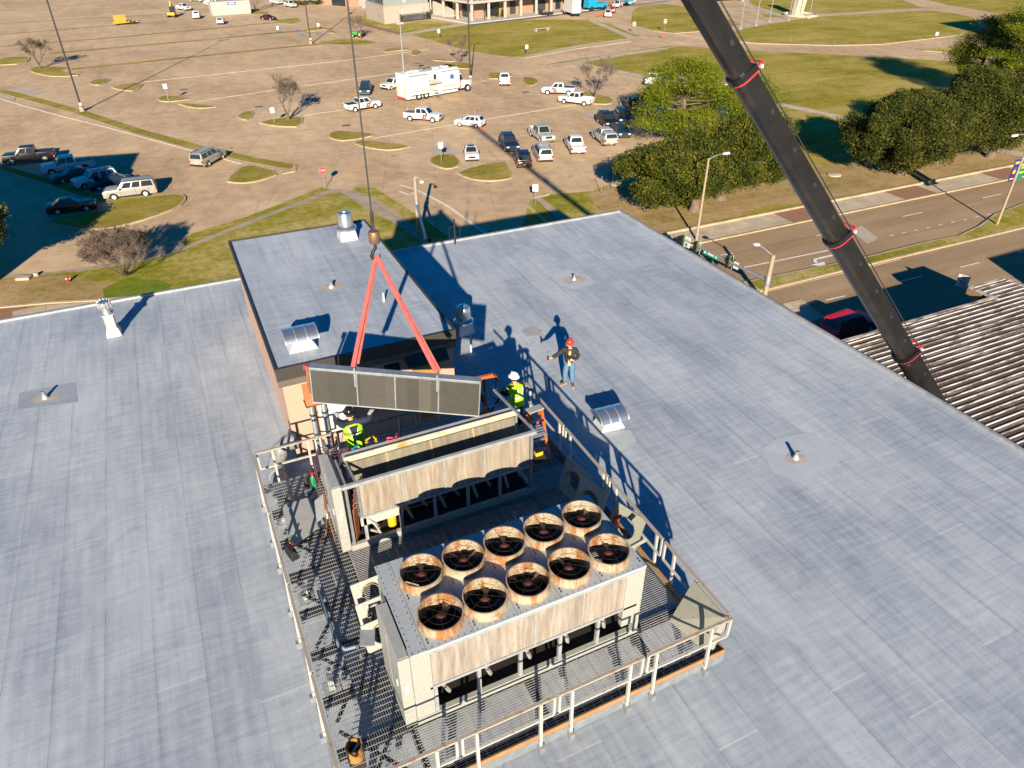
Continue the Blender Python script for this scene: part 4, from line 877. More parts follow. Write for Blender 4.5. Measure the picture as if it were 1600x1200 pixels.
for s,dz in ((.275,-.42),(.755,-.36)):
    x=Lc*s; m=MB(); m.box(x-.05,-.13,dz,x-.015,-.102,.10); m.box(x-.05,.102,dz,x-.01,.125,.10); m.box(x-.05,-.13,.075,x-.01,.12,.10); part('lifting_bracket',m,M['galv'],cl); wm.append(Mc@Vector((x-.03,0,.1)))
HP=U(587,398,7.0)
hz=6.95
HK=Vector((3.52,14.25,0)); 
# hook point from the photograph's sight line at the coil's centre
HKp=U(588,400,6.75); HK=Vector((HKp.x,HKp.y,6.75))
def flat_sling(name,lab,pa,pb,offs,grp='red lifting slings'):
    t=None; m=MB()
    for o in offs:
        o=Vector(o); d=(pb-pa).normalized(); sidev=d.cross(Vector(fw)).normalized(); n2=sidev.cross(d)
        a=pa+o*.3; b=pb+o
        m.add([a-sidev*.045-n2*.008,a+sidev*.045-n2*.008,a+sidev*.045+n2*.008,a-sidev*.045+n2*.008,b-sidev*.05-n2*.008,b+sidev*.05-n2*.008,b+sidev*.05+n2*.008,b-sidev*.05+n2*.008],[(0,1,5,4),(1,2,6,5),(2,3,7,6),(3,0,4,7),(3,2,1,0),(4,5,6,7)])
    return tag(m.build(name,M['sling'],None),lab,'sling',grp)
flat_sling('lifting_sling','left red lifting sling, doubled, from the hook to the left part of the coil',HK,wm[0],[(-.07,-.04,0),(.06,.06,0)])
flat_sling('lifting_sling',"right red lifting sling slanting from the hook to the right part of the coil",HK,wm[1],[(-.035,0,0),(.045,.03,0)])
hk=thing('crane_hook','rusty headache ball and black hook carrying the red slings','crane hook',tuple(HK))
m=MB(); m.lathe([(0,.33),(.115,.33),(.13,.35),(.13,.60),(.115,.62),(0,.62)],20); part('ball',m,rusty('rusty_ball_steel',(.20,.16,.12),(.30,.13,.04),.46,4,.5,.5),hk,True)
m=MB(); m.tube([(0,0,.33),(0,0,.2),(-.07,0,.12),(-.11,0,.0),(-.06,0,-.09),(.02,0,-.10),(.08,0,-.04),(.09,0,.04)],[.04,.04,.042,.045,.045,.038,.028,.016],10); part('hook',m,M['blackplastic'],hk,True)
m=MB(); m.box(-.035,-.03,.62,.035,.03,.9); m.lathe([(.03,.9),(.045,.95),(.045,1.05),(.02,1.12)],10); part('swivel',m,M['dark_steel'],hk)
# ------------------------------------------------------------------ crane
TIP=Vector((HK.x+.15,HK.y,20.3))
d=(fw*F+rt*(1440-800)-up*(600-600)).normalized(); BP=Vector((0,0,CAMZ))+d*30.2
bd=(BP-TIP).normalized(); 
tb_=((G+2.6)-TIP.z)/bd.z; ROOT=TIP+bd*tb_
cr=thing('mobile_crane','mobile crane with long black telescopic boom and red collars reaching over the roof','crane',(ROOT.x,ROOT.y,G))
rp=lambda p: Vector(p)-Vector((ROOT.x,ROOT.y,G))
hv=Vector((bd.x,bd.y,0)).normalized(); hn=Vector((-hv.y,hv.x,0)); un_=hn.cross(bd).normalized()
if un_.z<0: un_=-un_
t=NT('worn_black_boom'); v=t.co(scale=(1,1,1)); f=t.noise(v,.7,6,.7); g=t.noise(v,5,4); 
bc=t.mix(t.ramp(f,[(.40,0),(.62,1)]),(.010,.010,.011),(.03,.022,.016)); bc=t.mix(t.ramp(t.noise(v,1.6,4,.75),[(.70,0),(.76,.8)]),bc,(.20,.19,.16)); M['boom']=t.out(bc,.42,0,spec=.5)
M['boomside']=plain('black_boom_side',(.011,.0115,.013),.33,0,.6,1.5); M['boombelly']=rusty('worn_belly_painted_light',(.042,.026,.014),(.11,.10,.08),.64,1.2,.28)  # belly brown paints in warm reflected light; the pale scuffs are wear
def section(a,b,w,h,nm,k0=0):
    # U shaped section: flat upper half, faceted rounded belly (belly faces -un_)
    prof=[(-.5,.5),(.5,.5),(.5,.02),(.46,-.18),(.34,-.36),(.16,-.47),(-.16,-.47),(-.34,-.36),(-.46,-.18),(-.5,.02)]
    m=MB(); n=len(prof); vs=[]
    for q in (a,b):
        for p in prof: vs.append(rp(q)+hn*p[0]*w+un_*p[1]*h)
    fs=[(i,(i+1)%n,n+(i+1)%n,n+i) for i in range(n)]+[tuple(reversed(range(n))),tuple(range(n,2*n))]
    m.f+=[]
    for i_,f_ in enumerate(fs): m.k=1 if i_ in (0,1,8,9) else (2 if i_ in (2,3,6,7) else 0); m.add([],[]); m.f.append(f_); m.m.append(m.k)  # brown facets imitate light caught along the belly
    m.v=[tuple(v_) for v_ in vs]; return part(nm,m,[M['boombelly'],M['boomside'],M['boom']],cr)
Lb=(ROOT-TIP).length
def on_line(px,py):
    """distance from tip of the boom point seen at a pixel"""
    dd=(fw*F+rt*(px-800)-up*(py-600)).normalized(); c0=Vector((0,0,CAMZ)); r=TIP-c0
    a=bd.dot(bd);b=bd.dot(dd);c=dd.dot(dd);e=bd.dot(r);f_=dd.dot(r); return (b*f_-c*e)/(a*c-b*b)
s1,s2,s3=on_line(1170,112),on_line(1312,370),on_line(1415,553)
cuts=[.2,s1,s2,s3,Lb]; ws=[.50,.54,.58,.63]
for i in range(4):
    a=TIP+bd*(cuts[i]-(.0 if i==0 else -.0)); b=TIP+bd*(cuts[i+1]+(.3 if i<3 else 0)); section(a,b,ws[i],ws[i]*1.06,'boom_section')
    if i<3:
        c0=cuts[i+1]; wq=ws[i+1]*1.06
        prof=[(-.5,.5),(.5,.5),(.5,.02),(.46,-.18),(.34,-.36),(.16,-.47),(-.16,-.47),(-.34,-.36),(-.46,-.18),(-.5,.02)]
        m=MB(); m.k=0
        for nm2,z0,z1,sc,mt in (('collar',.0,.05,1.12,M['boomred']),('collar_lip',-.16,-.002,1.16,M['boomside'])):
            m=MB(); vs=[]
            for q in (TIP+bd*(c0+z0),TIP+bd*(c0+z1)):
                for p in prof: vs.append(rp(q)+hn*p[0]*wq*sc+un_*p[1]*wq*1.0*sc)
            n=len(prof); m.add(vs,[(i_,(i_+1)%n,n+(i_+1)%n,n+i_) for i_ in range(n)]+[tuple(reversed(range(n))),tuple(range(n,2*n))]); part(nm2,m,mt,cr)
        m=MB(); q=rp(TIP+bd*c0)+un_*wq*.56; m.bar(q-hn*.24,q+hn*.24,.08,.1); m.bar(q+hn*.2,q+hn*.2+un_*.22,.06,.06); m.bar(q-hn*.2,q-hn*.2+un_*.22,.06,.06); m.bar(q+hn*.24+un_*.2,q-hn*.24+un_*.2,.04,.04); part('rope_guide',m,M['boomred'],cr)
        m=MB(); q=q-hn*.25+un_*.1; m.bar(q,q-hn*.09,.06,.08); part('guide_block',m,M['white'],cr)
    # holes and side plates
    for s in np.linspace(cuts[i]+1.2,cuts[i+1]-1.,4):
        m=MB(); q=rp(TIP+bd*s)-hn*(ws[i]*.5+.006)+un_*ws[i]*.22
        sd=-hn if (hn.dot(Vector((0,0,CAMZ))-TIP)<0) else hn
        q=rp(TIP+bd*s)+sd*(ws[i]*.5+.008)+un_*ws[i]*.24
        vs=[q+bd*.09*math.cos(a)+un_*.06*math.sin(a) for a in np.linspace(0,2*math.pi,10,endpoint=False)]; m.add(vs,[tuple(range(10))]); part('pin_hole',m,M['black'],cr)
m=MB()
sd=-hn if (hn.dot(Vector((0,0,CAMZ))-TIP)<0) else hn
for o,hgt in ((.08,.36),(-.06,.34),(.2,.33)):
    m.tube([rp(TIP)+un_*.4+sd*o,rp(TIP+bd*s1)+un_*(hgt+.06)+sd*o,rp(TIP+bd*s2)+un_*(hgt+.1)+sd*o,rp(TIP+bd*s3)+un_*(hgt+.14)+sd*o,rp(ROOT)+un_*.6+sd*o],.009,5)
part('hoist_cable',m,M['dark_steel'],cr)
m=MB(); m.bar(rp(TIP+bd*.2)+hn*.3,rp(TIP)-bd*.5+hn*.3-un_*.2,.08,.6,un_); m.bar(rp(TIP+bd*.2)-hn*.3,rp(TIP)-bd*.5-hn*.3-un_*.2,.08,.6,un_); m.tube([rp(TIP)-hn*.3,rp(TIP)+hn*.3],.05,8); part('boom_head',m,M['boomside'],cr)
m=MB(); m.tube([rp(TIP)-hn*.06,rp(TIP)+hn*.06],.3,18); part('sheave',m,M['dark_steel'],cr)
m=MB(); m.tube([rp(HK)+Vector((0,0,1.1)),rp(Vector((HK.x,HK.y,TIP.z)))],.017,6); part('hoist_rope',m,M['dark_steel'],cr)
m=MB(); m.box(-1.4,-4.5,.9,1.4,5.5,1.7); m.box(-1.3,3.6,1.7,1.3,5.4,3.0); part('carrier',m,M['yellow'],cr,bevel=.06)
m=MB(); m.box(-1.3,-1.6,1.72,1.3,1.6,3.2); part('turntable',m,M['boomside'],cr,bevel=.06)
for y in (-3.6,-2.2,2.2,4.2):
    for x in (-1.25,1.25): m=MB(); m.lathe([(.25,-.18),(.58,-.2),(.62,-.1),(.62,.1),(.58,.2),(.25,.18)],20,Tm(x,y,.62,0,0,R(90))); part('wheel',m,M['tyre'],cr,True)
for x in (-1,1):
    for y in (-3,3.2): m=MB(); m.box(min(x*1.4,x*3.2),y-.15,.9,max(x*1.4,x*3.2),y+.15,1.2); m.box(x*3.0-.3,y-.3,.0,x*3.0+.3,y+.3,.9); part('outrigger',m,M['boomside'],cr)
# ------------------------------------------------------------------ loose gear on the platform
M['olive_sheet']=rusty('dull_olive_sheet',(.30,.30,.25),(.25,.17,.09),.60,2,.5)
for i in range(3):
    t=thing('fan_deck_panel',['beige fan deck panel with rusty ring, topmost of the stack beside the near chiller','beige fan deck panel with rusty ring, middle of the stack beside the near chiller',"beige fan deck panel with rusty ring, lowest of the stack beside the near chiller"][i],'fan panel',(1.22-.02*i,10.30-.40*i,1.62-.17*i),0,'fan deck panels taken off the opened chiller',(R(58),0,R(4)))
    m=MB(); holetile(m,0,-.30,.72,.30,0,.2,28); holetile(m,0,-.30,.72,.30,-.03,.2,28); m.box(0,-.30,-.03,.72,-.295,0); m.box(0,.295,-.03,.72,.30,0); m.box(-.005,-.3,-.03,0,.3,0); part('panel_sheet',m,M['beige'],t)
    m=MB(); m.lathe([(.202,-.03),(.202,.05),(.192,.05),(.192,-.03)],28,Tm(.36,0,0),caps=False); part('fan_ring',m,M['fanring'],t,True)
def lean_panel(px,py,z,w,h,rot,lab,hole=True,mt='beige',name='fan_deck_panel'):
    p=U(px,py,z); t=thing(name,lab,'fan panel',tuple(p),0,'fan deck panels taken off the opened chiller' if hole else 'loose sheet panels on the platform',rot)
    m=MB()
    if hole:
        for s in (0,-.03): holetile(m,-w/2,0,w/2,h,s,.27,28)
        m.box(-w/2,0,-.03,-w/2+.005,h,0); m.box(w/2-.005,0,-.03,w/2,h,0); m.box(-w/2,h-.005,-.03,w/2,h,0)
    else: m.box(-w/2,0,-.02,w/2,h,0)
    part('panel_sheet',m,M[mt],t)
    if hole: m=MB(); m.lathe([(.272,-.15),(.285,-.15),(.285,0),(.272,0)],28,Tm(0,h/2,0),caps=False); part('fan_ring',m,M['fanring'],t,True)
    return t
rzz=R(-88)
def pan(x,y,z,w,h,rot,lab,hole=True,mt='beige'):
    q=U(800,600); t=lean_panel(800,600,0,w,h,rot,lab,hole,mt,'fan_deck_panel' if hole else 'sheet_panel'); t.location=(x,y,z); return t
pan(7.38,9.75,DZ+.02,.9,.98,(R(70),0,R(-72)),'sunlit fan panel standing on edge by the right railing behind the far right fan',True,'olive_sheet')
pan(7.15,10.9,DZ+.02,.9,1.0,(R(78),0,R(-75)),'fan panel standing in shade, nearest of the two dark ones by the right railing')
pan(7.1,11.7,DZ+.02,.9,1.0,(R(75),0,R(-80)),'fan panel standing in shade, farthest of those by the right railing')
t=tag(MB().box(-.045,-.03,0,.045,.03,1.0,Matrix.Translation((7.02,9.16,DZ+.5))@Euler((R(20),R(28),R(-30))).to_matrix().to_4x4()).build('steel_angle',M['beige'],None),'short beige rusted steel angle leaning beside the sunlit fan panel','angle')
t=thing('red_clamp','small red clamp tool hanging among the leaning fan panels','tool',(7.12,9.62,1.95)); m=MB(); m.box(-.05,-.04,-.2,.05,.04,.1); m.box(-.05,-.04,.1,.16,.04,.17); part('clamp_body',m,M['red'],t,bevel=.02)
def quadsheet(nm,lab,q,mat,cat='panel',grp='loose sheet panels on the platform'):
    q=[Vector(p) for p in q]; n=(q[1]-q[0]).cross(q[3]-q[0]).normalized()*.012; m=MB(); m.hexa([p-n for p in q],[p+n for p in q]); return tag(m.build(nm,M[mat]),lab,cat,grp)
quadsheet('sheet_panel','wide olive beige sheet panel leaning in the near right corner of the platform',[(7.22,7.46,DZ+.01),(7.42,6.55,DZ+.01),(7.68,6.47,2.0),(7.68,7.46,2.0)],'olive_sheet')
quadsheet('sheet_panel','narrow paler sheet panel overlapping the wide one in the near right corner',[(7.40,6.78,DZ+.03),(7.56,6.45,DZ+.03),(7.72,6.42,1.95),(7.60,6.74,1.8)],'beige')
# grey sheet lying across the left deck and the little one beside it
t=tag(MB().add([(.35,12.95,DZ+.07),(1.22,13.35,DZ+.14),(1.08,14.4,DZ+.16),(.38,14.45,DZ+.1),(.35,12.95,DZ+.05),(1.22,13.35,DZ+.12),(1.08,14.4,DZ+.14),(.38,14.45,DZ+.08)],[(0,1,2,3),(7,6,5,4),(0,4,5,1),(1,5,6,2),(2,6,7,3),(3,7,4,0)]).build('sheet_panel',M['cab_grey'],None),'large grey sheet panel lying in striped shade on the left deck','panel','loose sheet panels on the platform')
t=tag(MB().add([(1.02,13.05,DZ+.5),(1.4,13.2,DZ+.62),(1.36,13.75,DZ+.7),(1.12,13.7,DZ+.6),(1.02,13.05,DZ+.485),(1.4,13.2,DZ+.605),(1.36,13.75,DZ+.685),(1.12,13.7,DZ+.585)],[(0,1,2,3),(7,6,5,4),(0,4,5,1),(1,5,6,2),(2,6,7,3),(3,7,4,0)]).build('access_cover',M['cab_grey'],None),'small open grey cover sticking out of the opened chiller control box','cover')
t=tag(MB().add([(1.0,8.9,DZ+1.0),(1.25,8.75,DZ+1.05),(1.36,9.1,DZ+1.05),(1.1,9.25,DZ+1.0),(1.0,8.9,DZ+.98),(1.25,8.75,DZ+1.03),(1.36,9.1,DZ+1.03),(1.1,9.25,DZ+.98)],[(0,1,2,3),(7,6,5,4),(0,4,5,1),(1,5,6,2),(2,6,7,3),(3,7,4,0)]).build('access_cover',M['galv_dull'],None),'small open grey cover on the left side of the near chiller','cover')
# blue elbow pipe lying on the left deck
bm_=MB(); bm_.tube([(.62,11.4,DZ+.06),(.66,10.2,DZ+.06),(.70,9.8,DZ+.06),(.80,9.66,DZ+.06),(1.0,9.64,DZ+.06)],[.035,.035,.04,.04,.04],10); tag(bm_.build('bent_pipe',plain('pale_blue_plastic_pipe',(.16,.22,.28),.5,0,.2,4),None,True),'blue grey bent pipe lying on the left grating','pipe')
# rusty open pipe at the near left
t=thing('rusty_pipe','short wide rusty open pipe rising through the grating at the near left corner','pipe',(.42,7.45,0))
m=MB(); m.lathe([(.15,.3),(.15,1.28),(.125,1.28),(.125,.7),(0,.7)],20); part('pipe',m,rusty('orange_rust_pipe',(.20,.10,.04),(.36,.17,.04),.45,5),t,True)
m=MB(); m.bar((-.1,-.05,1.1),(.1,.06,1.2),.06,.02); part('inner_strap',m,M['galv'],t)
# tool bag
p=U(457,868,DZ); t=thing('tool_bag','black tool bag with red and yellow handles on the left grating','bag',(p.x,p.y,DZ),R(15))
m=MB(); m.hexa([(-.1,-.2,0),(.1,-.2,0),(.1,.2,0),(-.1,.2,0)],[(-.07,-.18,.25),(.07,-.18,.25),(.07,.18,.25),(-.07,.18,.25)]); part('bag_body',m,M['black'],t,bevel=.03)
m=MB(); m.tube([(0,-.12,.24),(0,-.1,.36),(0,.1,.36),(0,.12,.24)],.014,6); part('handle',m,M['blackplastic'],t)
for i,(c,dx,dy) in enumerate((('red',.03,-.02),('yellow',.04,.16),('green',.1,.22))): m=MB(); m.tube([(dx,dy,.2),(dx+.04,dy+.02,.36)],.024,8); part('tool_grip',m,M[c],t)
# gas bottles
def bottle(x,y,z,c,lab,h=.55,r=.10,top='black'):
    t=thing('gas_bottle',lab,'gas bottle',(x,y,z)); m=MB(); m.lathe([(r*.9,0),(r,.03),(r,h*.72),(r*.6,h*.86),(r*.3,h*.92),(r*.3,h)],16); part('bottle',m,M[c],t,True)
    m=MB(); m.lathe([(r*.45,h),(r*.45,h+.06),(0,h+.07)],10); m.bar((-.05,0,h+.03),(.08,0,h+.03),.03); part('valve',m,M[top],t)
bottle(1.12,14.95,DZ,'black','small black gas bottle standing behind the lying grey sheet',.4,.065,'chrome'); bottle(1.3,14.95,DZ,'green','small green gas bottle beside a black one near the opened chiller',.4,.065,'red')
p=U(616,826,DZ+.05); bottle(p.x,p.y+.12,DZ+.06,'yellow','yellow gas cylinder standing in the dark under the opened chiller',.5,.11,'yellow')
# coiled cables and hoses near the control box
m=MB()
for k in range(3):
    m.tube([(1.25+.05*k,14.6-.4*k,DZ+.3),(1.34,14.2,2.3),(1.42+.02*k,13.6+.1*k,3.05),(1.75,13.3+.12*k,3.03),(2.15,13.4,3.06)],.010,6)
tag(m.build('cable_bundle',plain('dull_red_cable',(.09,.02,.03),.6,0,.3,5),None,True),'dull red and brown cables draped over the opened chiller cabinet','cable')
m=MB(); m.tube([(1.3,12.5,1.2),(1.28,12.7,1.8),(1.32,13.1,2.3),(1.3,13.3,1.6),(1.2,13.0,1.1)],.018,6); m.tube([(1.2,13,1.2),(1.1,12.8,1.0),(1.0,12.9,.98),(1.12,13.1,.98)],.02,6); tag(m.build('hose',M['brownrust'],None,True),'brown hose tangle hanging beside the opened chiller control box','hose')
p=U(511,805,1.2); tag(MB().box(p.x-.06,p.y-.01,1.1,p.x+.06,p.y+.01,1.32).build('paper_tag',M['white'],None),'white paper tag hanging beside the opened chiller','tag')
# drills on the ridge beam
def drill(px,py,c,lab,rz):
    p=U(px,py,3.0); t=thing('cordless_drill',lab,'drill',(p.x,p.y,3.0),rz,'cordless drills on the beam'); t.scale=(.62,)*3
    m=MB(); m.tube([(-.1,0,.12),(.02,0,.12),(.1,0,.12),(.16,0,.12)],[.04,.042,.03,.015],10); part('motor_body',m,M[c],t,True)
    m=MB(); m.bar((-.05,0,.1),(-.08,0,.02),.035); part('grip',m,M['blackplastic'],t); m=MB(); m.box(-.13,-.04,-.0,-.02,.04,.045); part('battery',m,M[c],t,bevel=.008)
drill(575,690,'yellow','yellow cordless drill on the beam, on the left',R(30)); drill(586,688,'yellow','yellow cordless drill on the beam, right beside another yellow one',R(100)); drill(609,688,'red','red cordless drill on the beam, on the right',R(-20)); drill(620,684,'red','dark red cordless driver on the beam, rightmost',R(60))
p=U(555,700,2.97); tag(MB().tube([(p.x-.1,p.y-.06,3.0),(p.x+.02,p.y,3.0),(p.x+.09,p.y+.04,3.0)],[.02,.026,.018],8).build('cutter_tool',M['teal'],None,True),'teal handled cutter lying at the left end of the beam','tool')
# ladder
LB=U(836,722,DZ); lz=.0
ld=thing('step_ladder','orange fibreglass step ladder standing beside the right end of the opened chiller','ladder',(6.98,13.42,DZ),R(6))
m=MB()
for s in (-.26,.26): m.bar((s*1.0,-.42,0),(s*.72,-.02,1.72),.075,.035)
part('front_rail',m,M['orange'],ld); m=MB()
for s in (-.26,.26): m.bar((s,.45,0),(s*.72,.04,1.70),.055,.03)
part('rear_rail',m,M['orange'],ld)
for k in range(5): m=MB(); f_=(k+1)/6; m.bar((-.26*(1-.28*f_),-.42+.4*f_,1.72*f_),(.26*(1-.28*f_),-.42+.4*f_,1.72*f_),.08,.03); part('step',m,M['galv'],ld)
m=MB(); m.box(-.22,-.1,1.722,.22,.12,1.76); part('top_cap',m,M['cab_grey'],ld)
tag(thing('yellow_tool_case',"small yellow and black tool case on the opened chiller's right end shelf",'tool case',(6.52,12.3,2.16)))
tc=bpy.data.objects['yellow_tool_case']; m=MB(); m.box(-.1,-.07,0,.1,.07,.12); part('case_body',m,M['yellow'],tc,bevel=.015); m=MB(); m.box(-.1,-.075,.121,.1,.075,.16); part('case_lid',m,M['blackplastic'],tc); m=MB(); m.box(-.16,-.12,-.16,.16,.12,-.002); part('case_base',m,M['blackplastic'],tc)
# orange shop hoist behind the platform
hp=U(762,668,0); eh=thing('engine_hoist','orange folding shop hoist standing in the shade behind the hanging coil','hoist',(6.95,16.75,0),R(-20))
m=MB(); m.bar((0,0,.1),(0,0,1.7),.1); part('mast',m,M['orange'],eh); m=MB(); m.bar((-.5,0,1.62),(.28,0,1.78),.1); m.bar((.28,0,1.78),(.42,0,1.58),.1); part('arm',m,M['orange'],eh)
m=MB(); m.bar((-.5,-.35,.08),(.6,-.4,.08),.09); m.bar((-.5,.35,.08),(.6,.4,.08),.09); m.bar((-.5,-.35,.08),(-.5,.35,.08),.09); part('leg',m,M['orange'],eh)
m=MB(); m.tube([(.1,0,.5),(-.35,0,1.58)],.045,8); part('ram',m,M['black'],eh); m=MB(); m.tube([(.34,0,1.55),(.34,0,1.1)],.012,5); m.bar((.0,0,.1),(.5,.0,1.0),.05); part('chain',m,M['dark_steel'],eh)
# ------------------------------------------------------------------ vehicles
VS=.95
def tmpbuild(m,mat,bevel=0,smooth=False):
    o=m.build('tmp',mat,None,smooth,bevel); me=o.data; bpy.data.objects.remove(o); return me
def arch(xc,r,z0,n=8): return [(xc-r*math.cos(math.pi*k/n),z0+r*math.sin(math.pi*k/n)*1.0) for k in range(n+1)]
def side_solid(m,prof,w):
    n=len(prof); vs=[(x,-w/2,z) for x,z in prof]+[(x,w/2,z) for x,z in prof]
    m.add(vs,[tuple(range(n)),tuple(range(2*n-1,n-1,-1))]+[(i,n+i,n+(i+1)%n,(i+1)%n) for i in range(n)])
SPEC={ # L, W, belt, roof, hood z, front axle, rear axle, wheel r, cabin bottom x0,x1, roof x0,x1, ground clearance
 'pickup':dict(L=5.9,W=2.0,belt=1.26,roof=2.02,hood=1.24,fa=1.90,ra=-1.85,r=.42,cb=(-1.0,1.40),rf=(-.88,.72),gc=.42,bed=True),
 'suv':dict(L=5.0,W=1.95,belt=1.14,roof=1.80,hood=1.08,fa=1.52,ra=-1.42,r=.37,cb=(-2.42,1.12),rf=(-2.12,.42),gc=.30,bed=False),
 'longsuv':dict(L=5.65,W=2.0,belt=1.18,roof=1.90,hood=1.14,fa=1.78,ra=-1.52,r=.39,cb=(-2.76,1.30),rf=(-2.58,.62),gc=.34,bed=False),
 'hatch':dict(L=4.55,W=1.85,belt=1.05,roof=1.66,hood=1.0,fa=1.38,ra=-1.32,r=.34,cb=(-2.15,1.10),rf=(-1.70,.20),gc=.25,bed=False),
 'sedan':dict(L=4.80,W=1.84,belt=.95,roof=1.45,hood=.92,fa=1.42,ra=-1.40,r=.33,cb=(-1.85,1.05),rf=(-.98,.18),gc=.2,bed=False)}
VM={}
def proto(kind):
    s=SPEC[kind]; L,W=s['L'],s['W']; h=L/2; b=s['belt']; P=[]
    ar=s['r']+.09; z0=s['gc']; up_=[]
    f=h; hz=s['hood']; cowl=s['cb'][1]
    body=MB()
    prof=[(-h+.04,z0+.12)]
    if s['bed']: x_back=s['cb'][0]-.02
    bottom=[(-h+.05,z0)]+[(x,z) for x,z in arch(s['ra'],ar,z0)]+[(x,z) for x,z in arch(s['fa'],ar,z0)]+[(h-.05,z0)]
    front=[(h,z0+.15),(h,hz-.28),(h-.10,hz-.08),(h-.35,hz)]
    if not s['bed']:
        rear=[(cowl,b),(-h+.12,b)] if kind!='sedan' else [(cowl,b),(s['cb'][0]+.1,b+.03),(-h+.15,b+.02)]
        side_solid(body,bottom+front+rear+[(-h,b-.18),(-h,z0+.15)],W)
    else:
        bx=s['cb'][0]-.03
        side_solid(body,[(bx,z0)]+[(x,z) for x,z in arch(s['fa'],ar,z0)]+[(h-.05,z0)]+front+[(cowl,b),(bx,b)],W)
        for yy in (-1,1):
            sp=[(-h+.05,z0+.1)]+[(x,z) for x,z in arch(s['ra'],ar,z0)]+[(bx-.01,z0),(bx-.01,b+.03),(-h,b+.03)]
            n=len(sp); y0=yy*W/2; y1=yy*(W/2-.11); vs=[(x,y0,z) for x,z in sp]+[(x,y1,z) for x,z in sp]
            body.add(vs,[tuple(range(n)),tuple(range(2*n-1,n-1,-1))]+[(i,n+i,n+(i+1)%n,(i+1)%n) for i in range(n)])
        body.box(-h,-W/2+.11,z0+.1,-h+.08,W/2-.11,b+.03)
    def cabq(t,side=0):
        return None
    wb=W/2-.05; wr=W/2-.24; c0,c1=s['cb']; r0,r1=s['rf']; zb=b-.04; zr=s['roof']
    body.hexa([(c0,-wb,zb),(c1,-wb,zb),(c1,wb,zb),(c0,wb,zb)],[(r0,-wr,zr),(r1,-wr,zr),(r1,wr,zr),(r0,wr,zr)])
    body_me=tmpbuild(body,PAINT['white'],.055,True)
    def lerp(a,c,t): return tuple(a[i]+(c[i]-a[i])*t for i in range(3))
    def panel(A,B,C,D,u0,u1,v0,v1,off,n):
        """A,B bottom corners, D,C top"""
        q=[]
        for u,v in ((u0,v0),(u1,v0),(u1,v1),(u0,v1)):
            p=lerp(lerp(A,B,u),lerp(D,C,u),v); q.append(tuple(p[i]+n[i]*off for i in range(3)))
        return q
    wins={}
    off=.012
    A,B,C,D=(c1,-wb,zb),(c1,wb,zb),(r1,wr,zr),(r1,-wr,zr); n=Vector((zr-zb,0,c1-r1)).normalized()
    m=MB(); m.sheet(panel(A,B,C,D,.07,.93,.10,.93,off,n)); wins['windscreen']=m
    A,B,C,D=(c0,wb,zb),(c0,-wb,zb),(r0,-wr,zr),(r0,wr,zr); n=Vector((-(zr-zb),0,r0-c0)).normalized()
    m=MB(); m.sheet(panel(A,B,C,D,.09,.91,.18 if kind!='sedan' else .08,.9,off,n)); wins['rear_window']=m
    for sg in (1,-1):
        A,B,C,D=(c0,sg*wb,zb),(c1,sg*wb,zb),(r1,sg*wr,zr),(r0,sg*wr,zr); n=Vector((0,sg*(zr-zb),wb-wr)).normalized()
        sp={'pickup':[(.08,.46),(.51,.90)],'suv':[(.07,.30),(.34,.60),(.64,.91)],'longsuv':[(.05,.36),(.41,.63),(.67,.91)],'hatch':[(.09,.28),(.33,.60),(.63,.90)],'sedan':[(.12,.50),(.53,.88)]}[kind]
        for i,(u0,u1) in enumerate(sp):
            m=MB(); q=panel(A,B,C,D,u0,u1,.14,.88,off,n); 
            if sg<0: q=q[::-1]
            m.sheet(q); wins[('side_window',sg,i)]=m
    out=[('body',body_me,'paint',None)]
    for k,m in wins.items(): out.append((k if isinstance(k,str) else 'side_window',tmpbuild(m,M['glass']),None,None))
    r=s['r']; tw=.27
    ty=MB(); ty.lathe([(r*.62,-tw/2+.02),(r*.93,-tw/2),(r,-tw/2+.05),(r,tw/2-.05),(r*.93,tw/2),(r*.62,tw/2-.02)],18,caps=False); tme=tmpbuild(ty,M['tyre'],0,True)
    rm=MB(); rm.lathe([(0,tw/2-.05),(r*.2,tw/2-.03),(r*.25,tw/2-.06),(r*.6,tw/2-.035),(r*.62,tw/2-.02),(r*.62,-tw/2+.03),(0,-tw/2+.04)],18,caps=False); rme=tmpbuild(rm,M['rim'],0,True)
    for xa in (s['fa'],s['ra']):
        for sg in (1,-1): out.append(('wheel',tme,None,(xa,sg*(W/2-.14),r,sg)) ); out.append(('rim',rme,'sub',None))
    def bx(nm,x0,y0,z0_,x1,y1,z1,mt,bev=.012):
        m=MB(); m.box(x0,y0,z0_,x1,y1,z1); out.append((nm,tmpbuild(m,M[mt],bev),None,None))
    for sg in (1,-1):
        y0,y1=sorted((sg*(W/2-.06),sg*(W/2-.46))); bx('headlight',h-.10,y0,hz-.34,h+.015,y1,hz-.15,'lamp_clear')
        y0,y1=sorted((sg*(W/2+.005),sg*(W/2-.22))); bx('taillight',-h-.015,y0,b-.42,-h+.10,y1,b-.10,'lamp_red')
        y0,y1=sorted((sg*(W/2+.02),sg*(W/2+.20))); bx('mirror',cowl-.42,y0,b-.02,cowl-.26,y1,b+.16,'blackplastic')
    bx('grille',h-.05,-W*.24,hz-.40,h+.02,W*.24,hz-.14,'blackplastic'); 
    bx('front_bumper',h-.12,-W/2+.03,z0,h+.07,W/2-.03,z0+.22,'chrome' if kind=='pickup' else 'blackplastic',.03)
    bx('rear_bumper',-h-.07,-W/2+.05,z0+.05,-h+.06,W/2-.05,z0+.26,'chrome' if kind=='pickup' else 'blackplastic',.03)
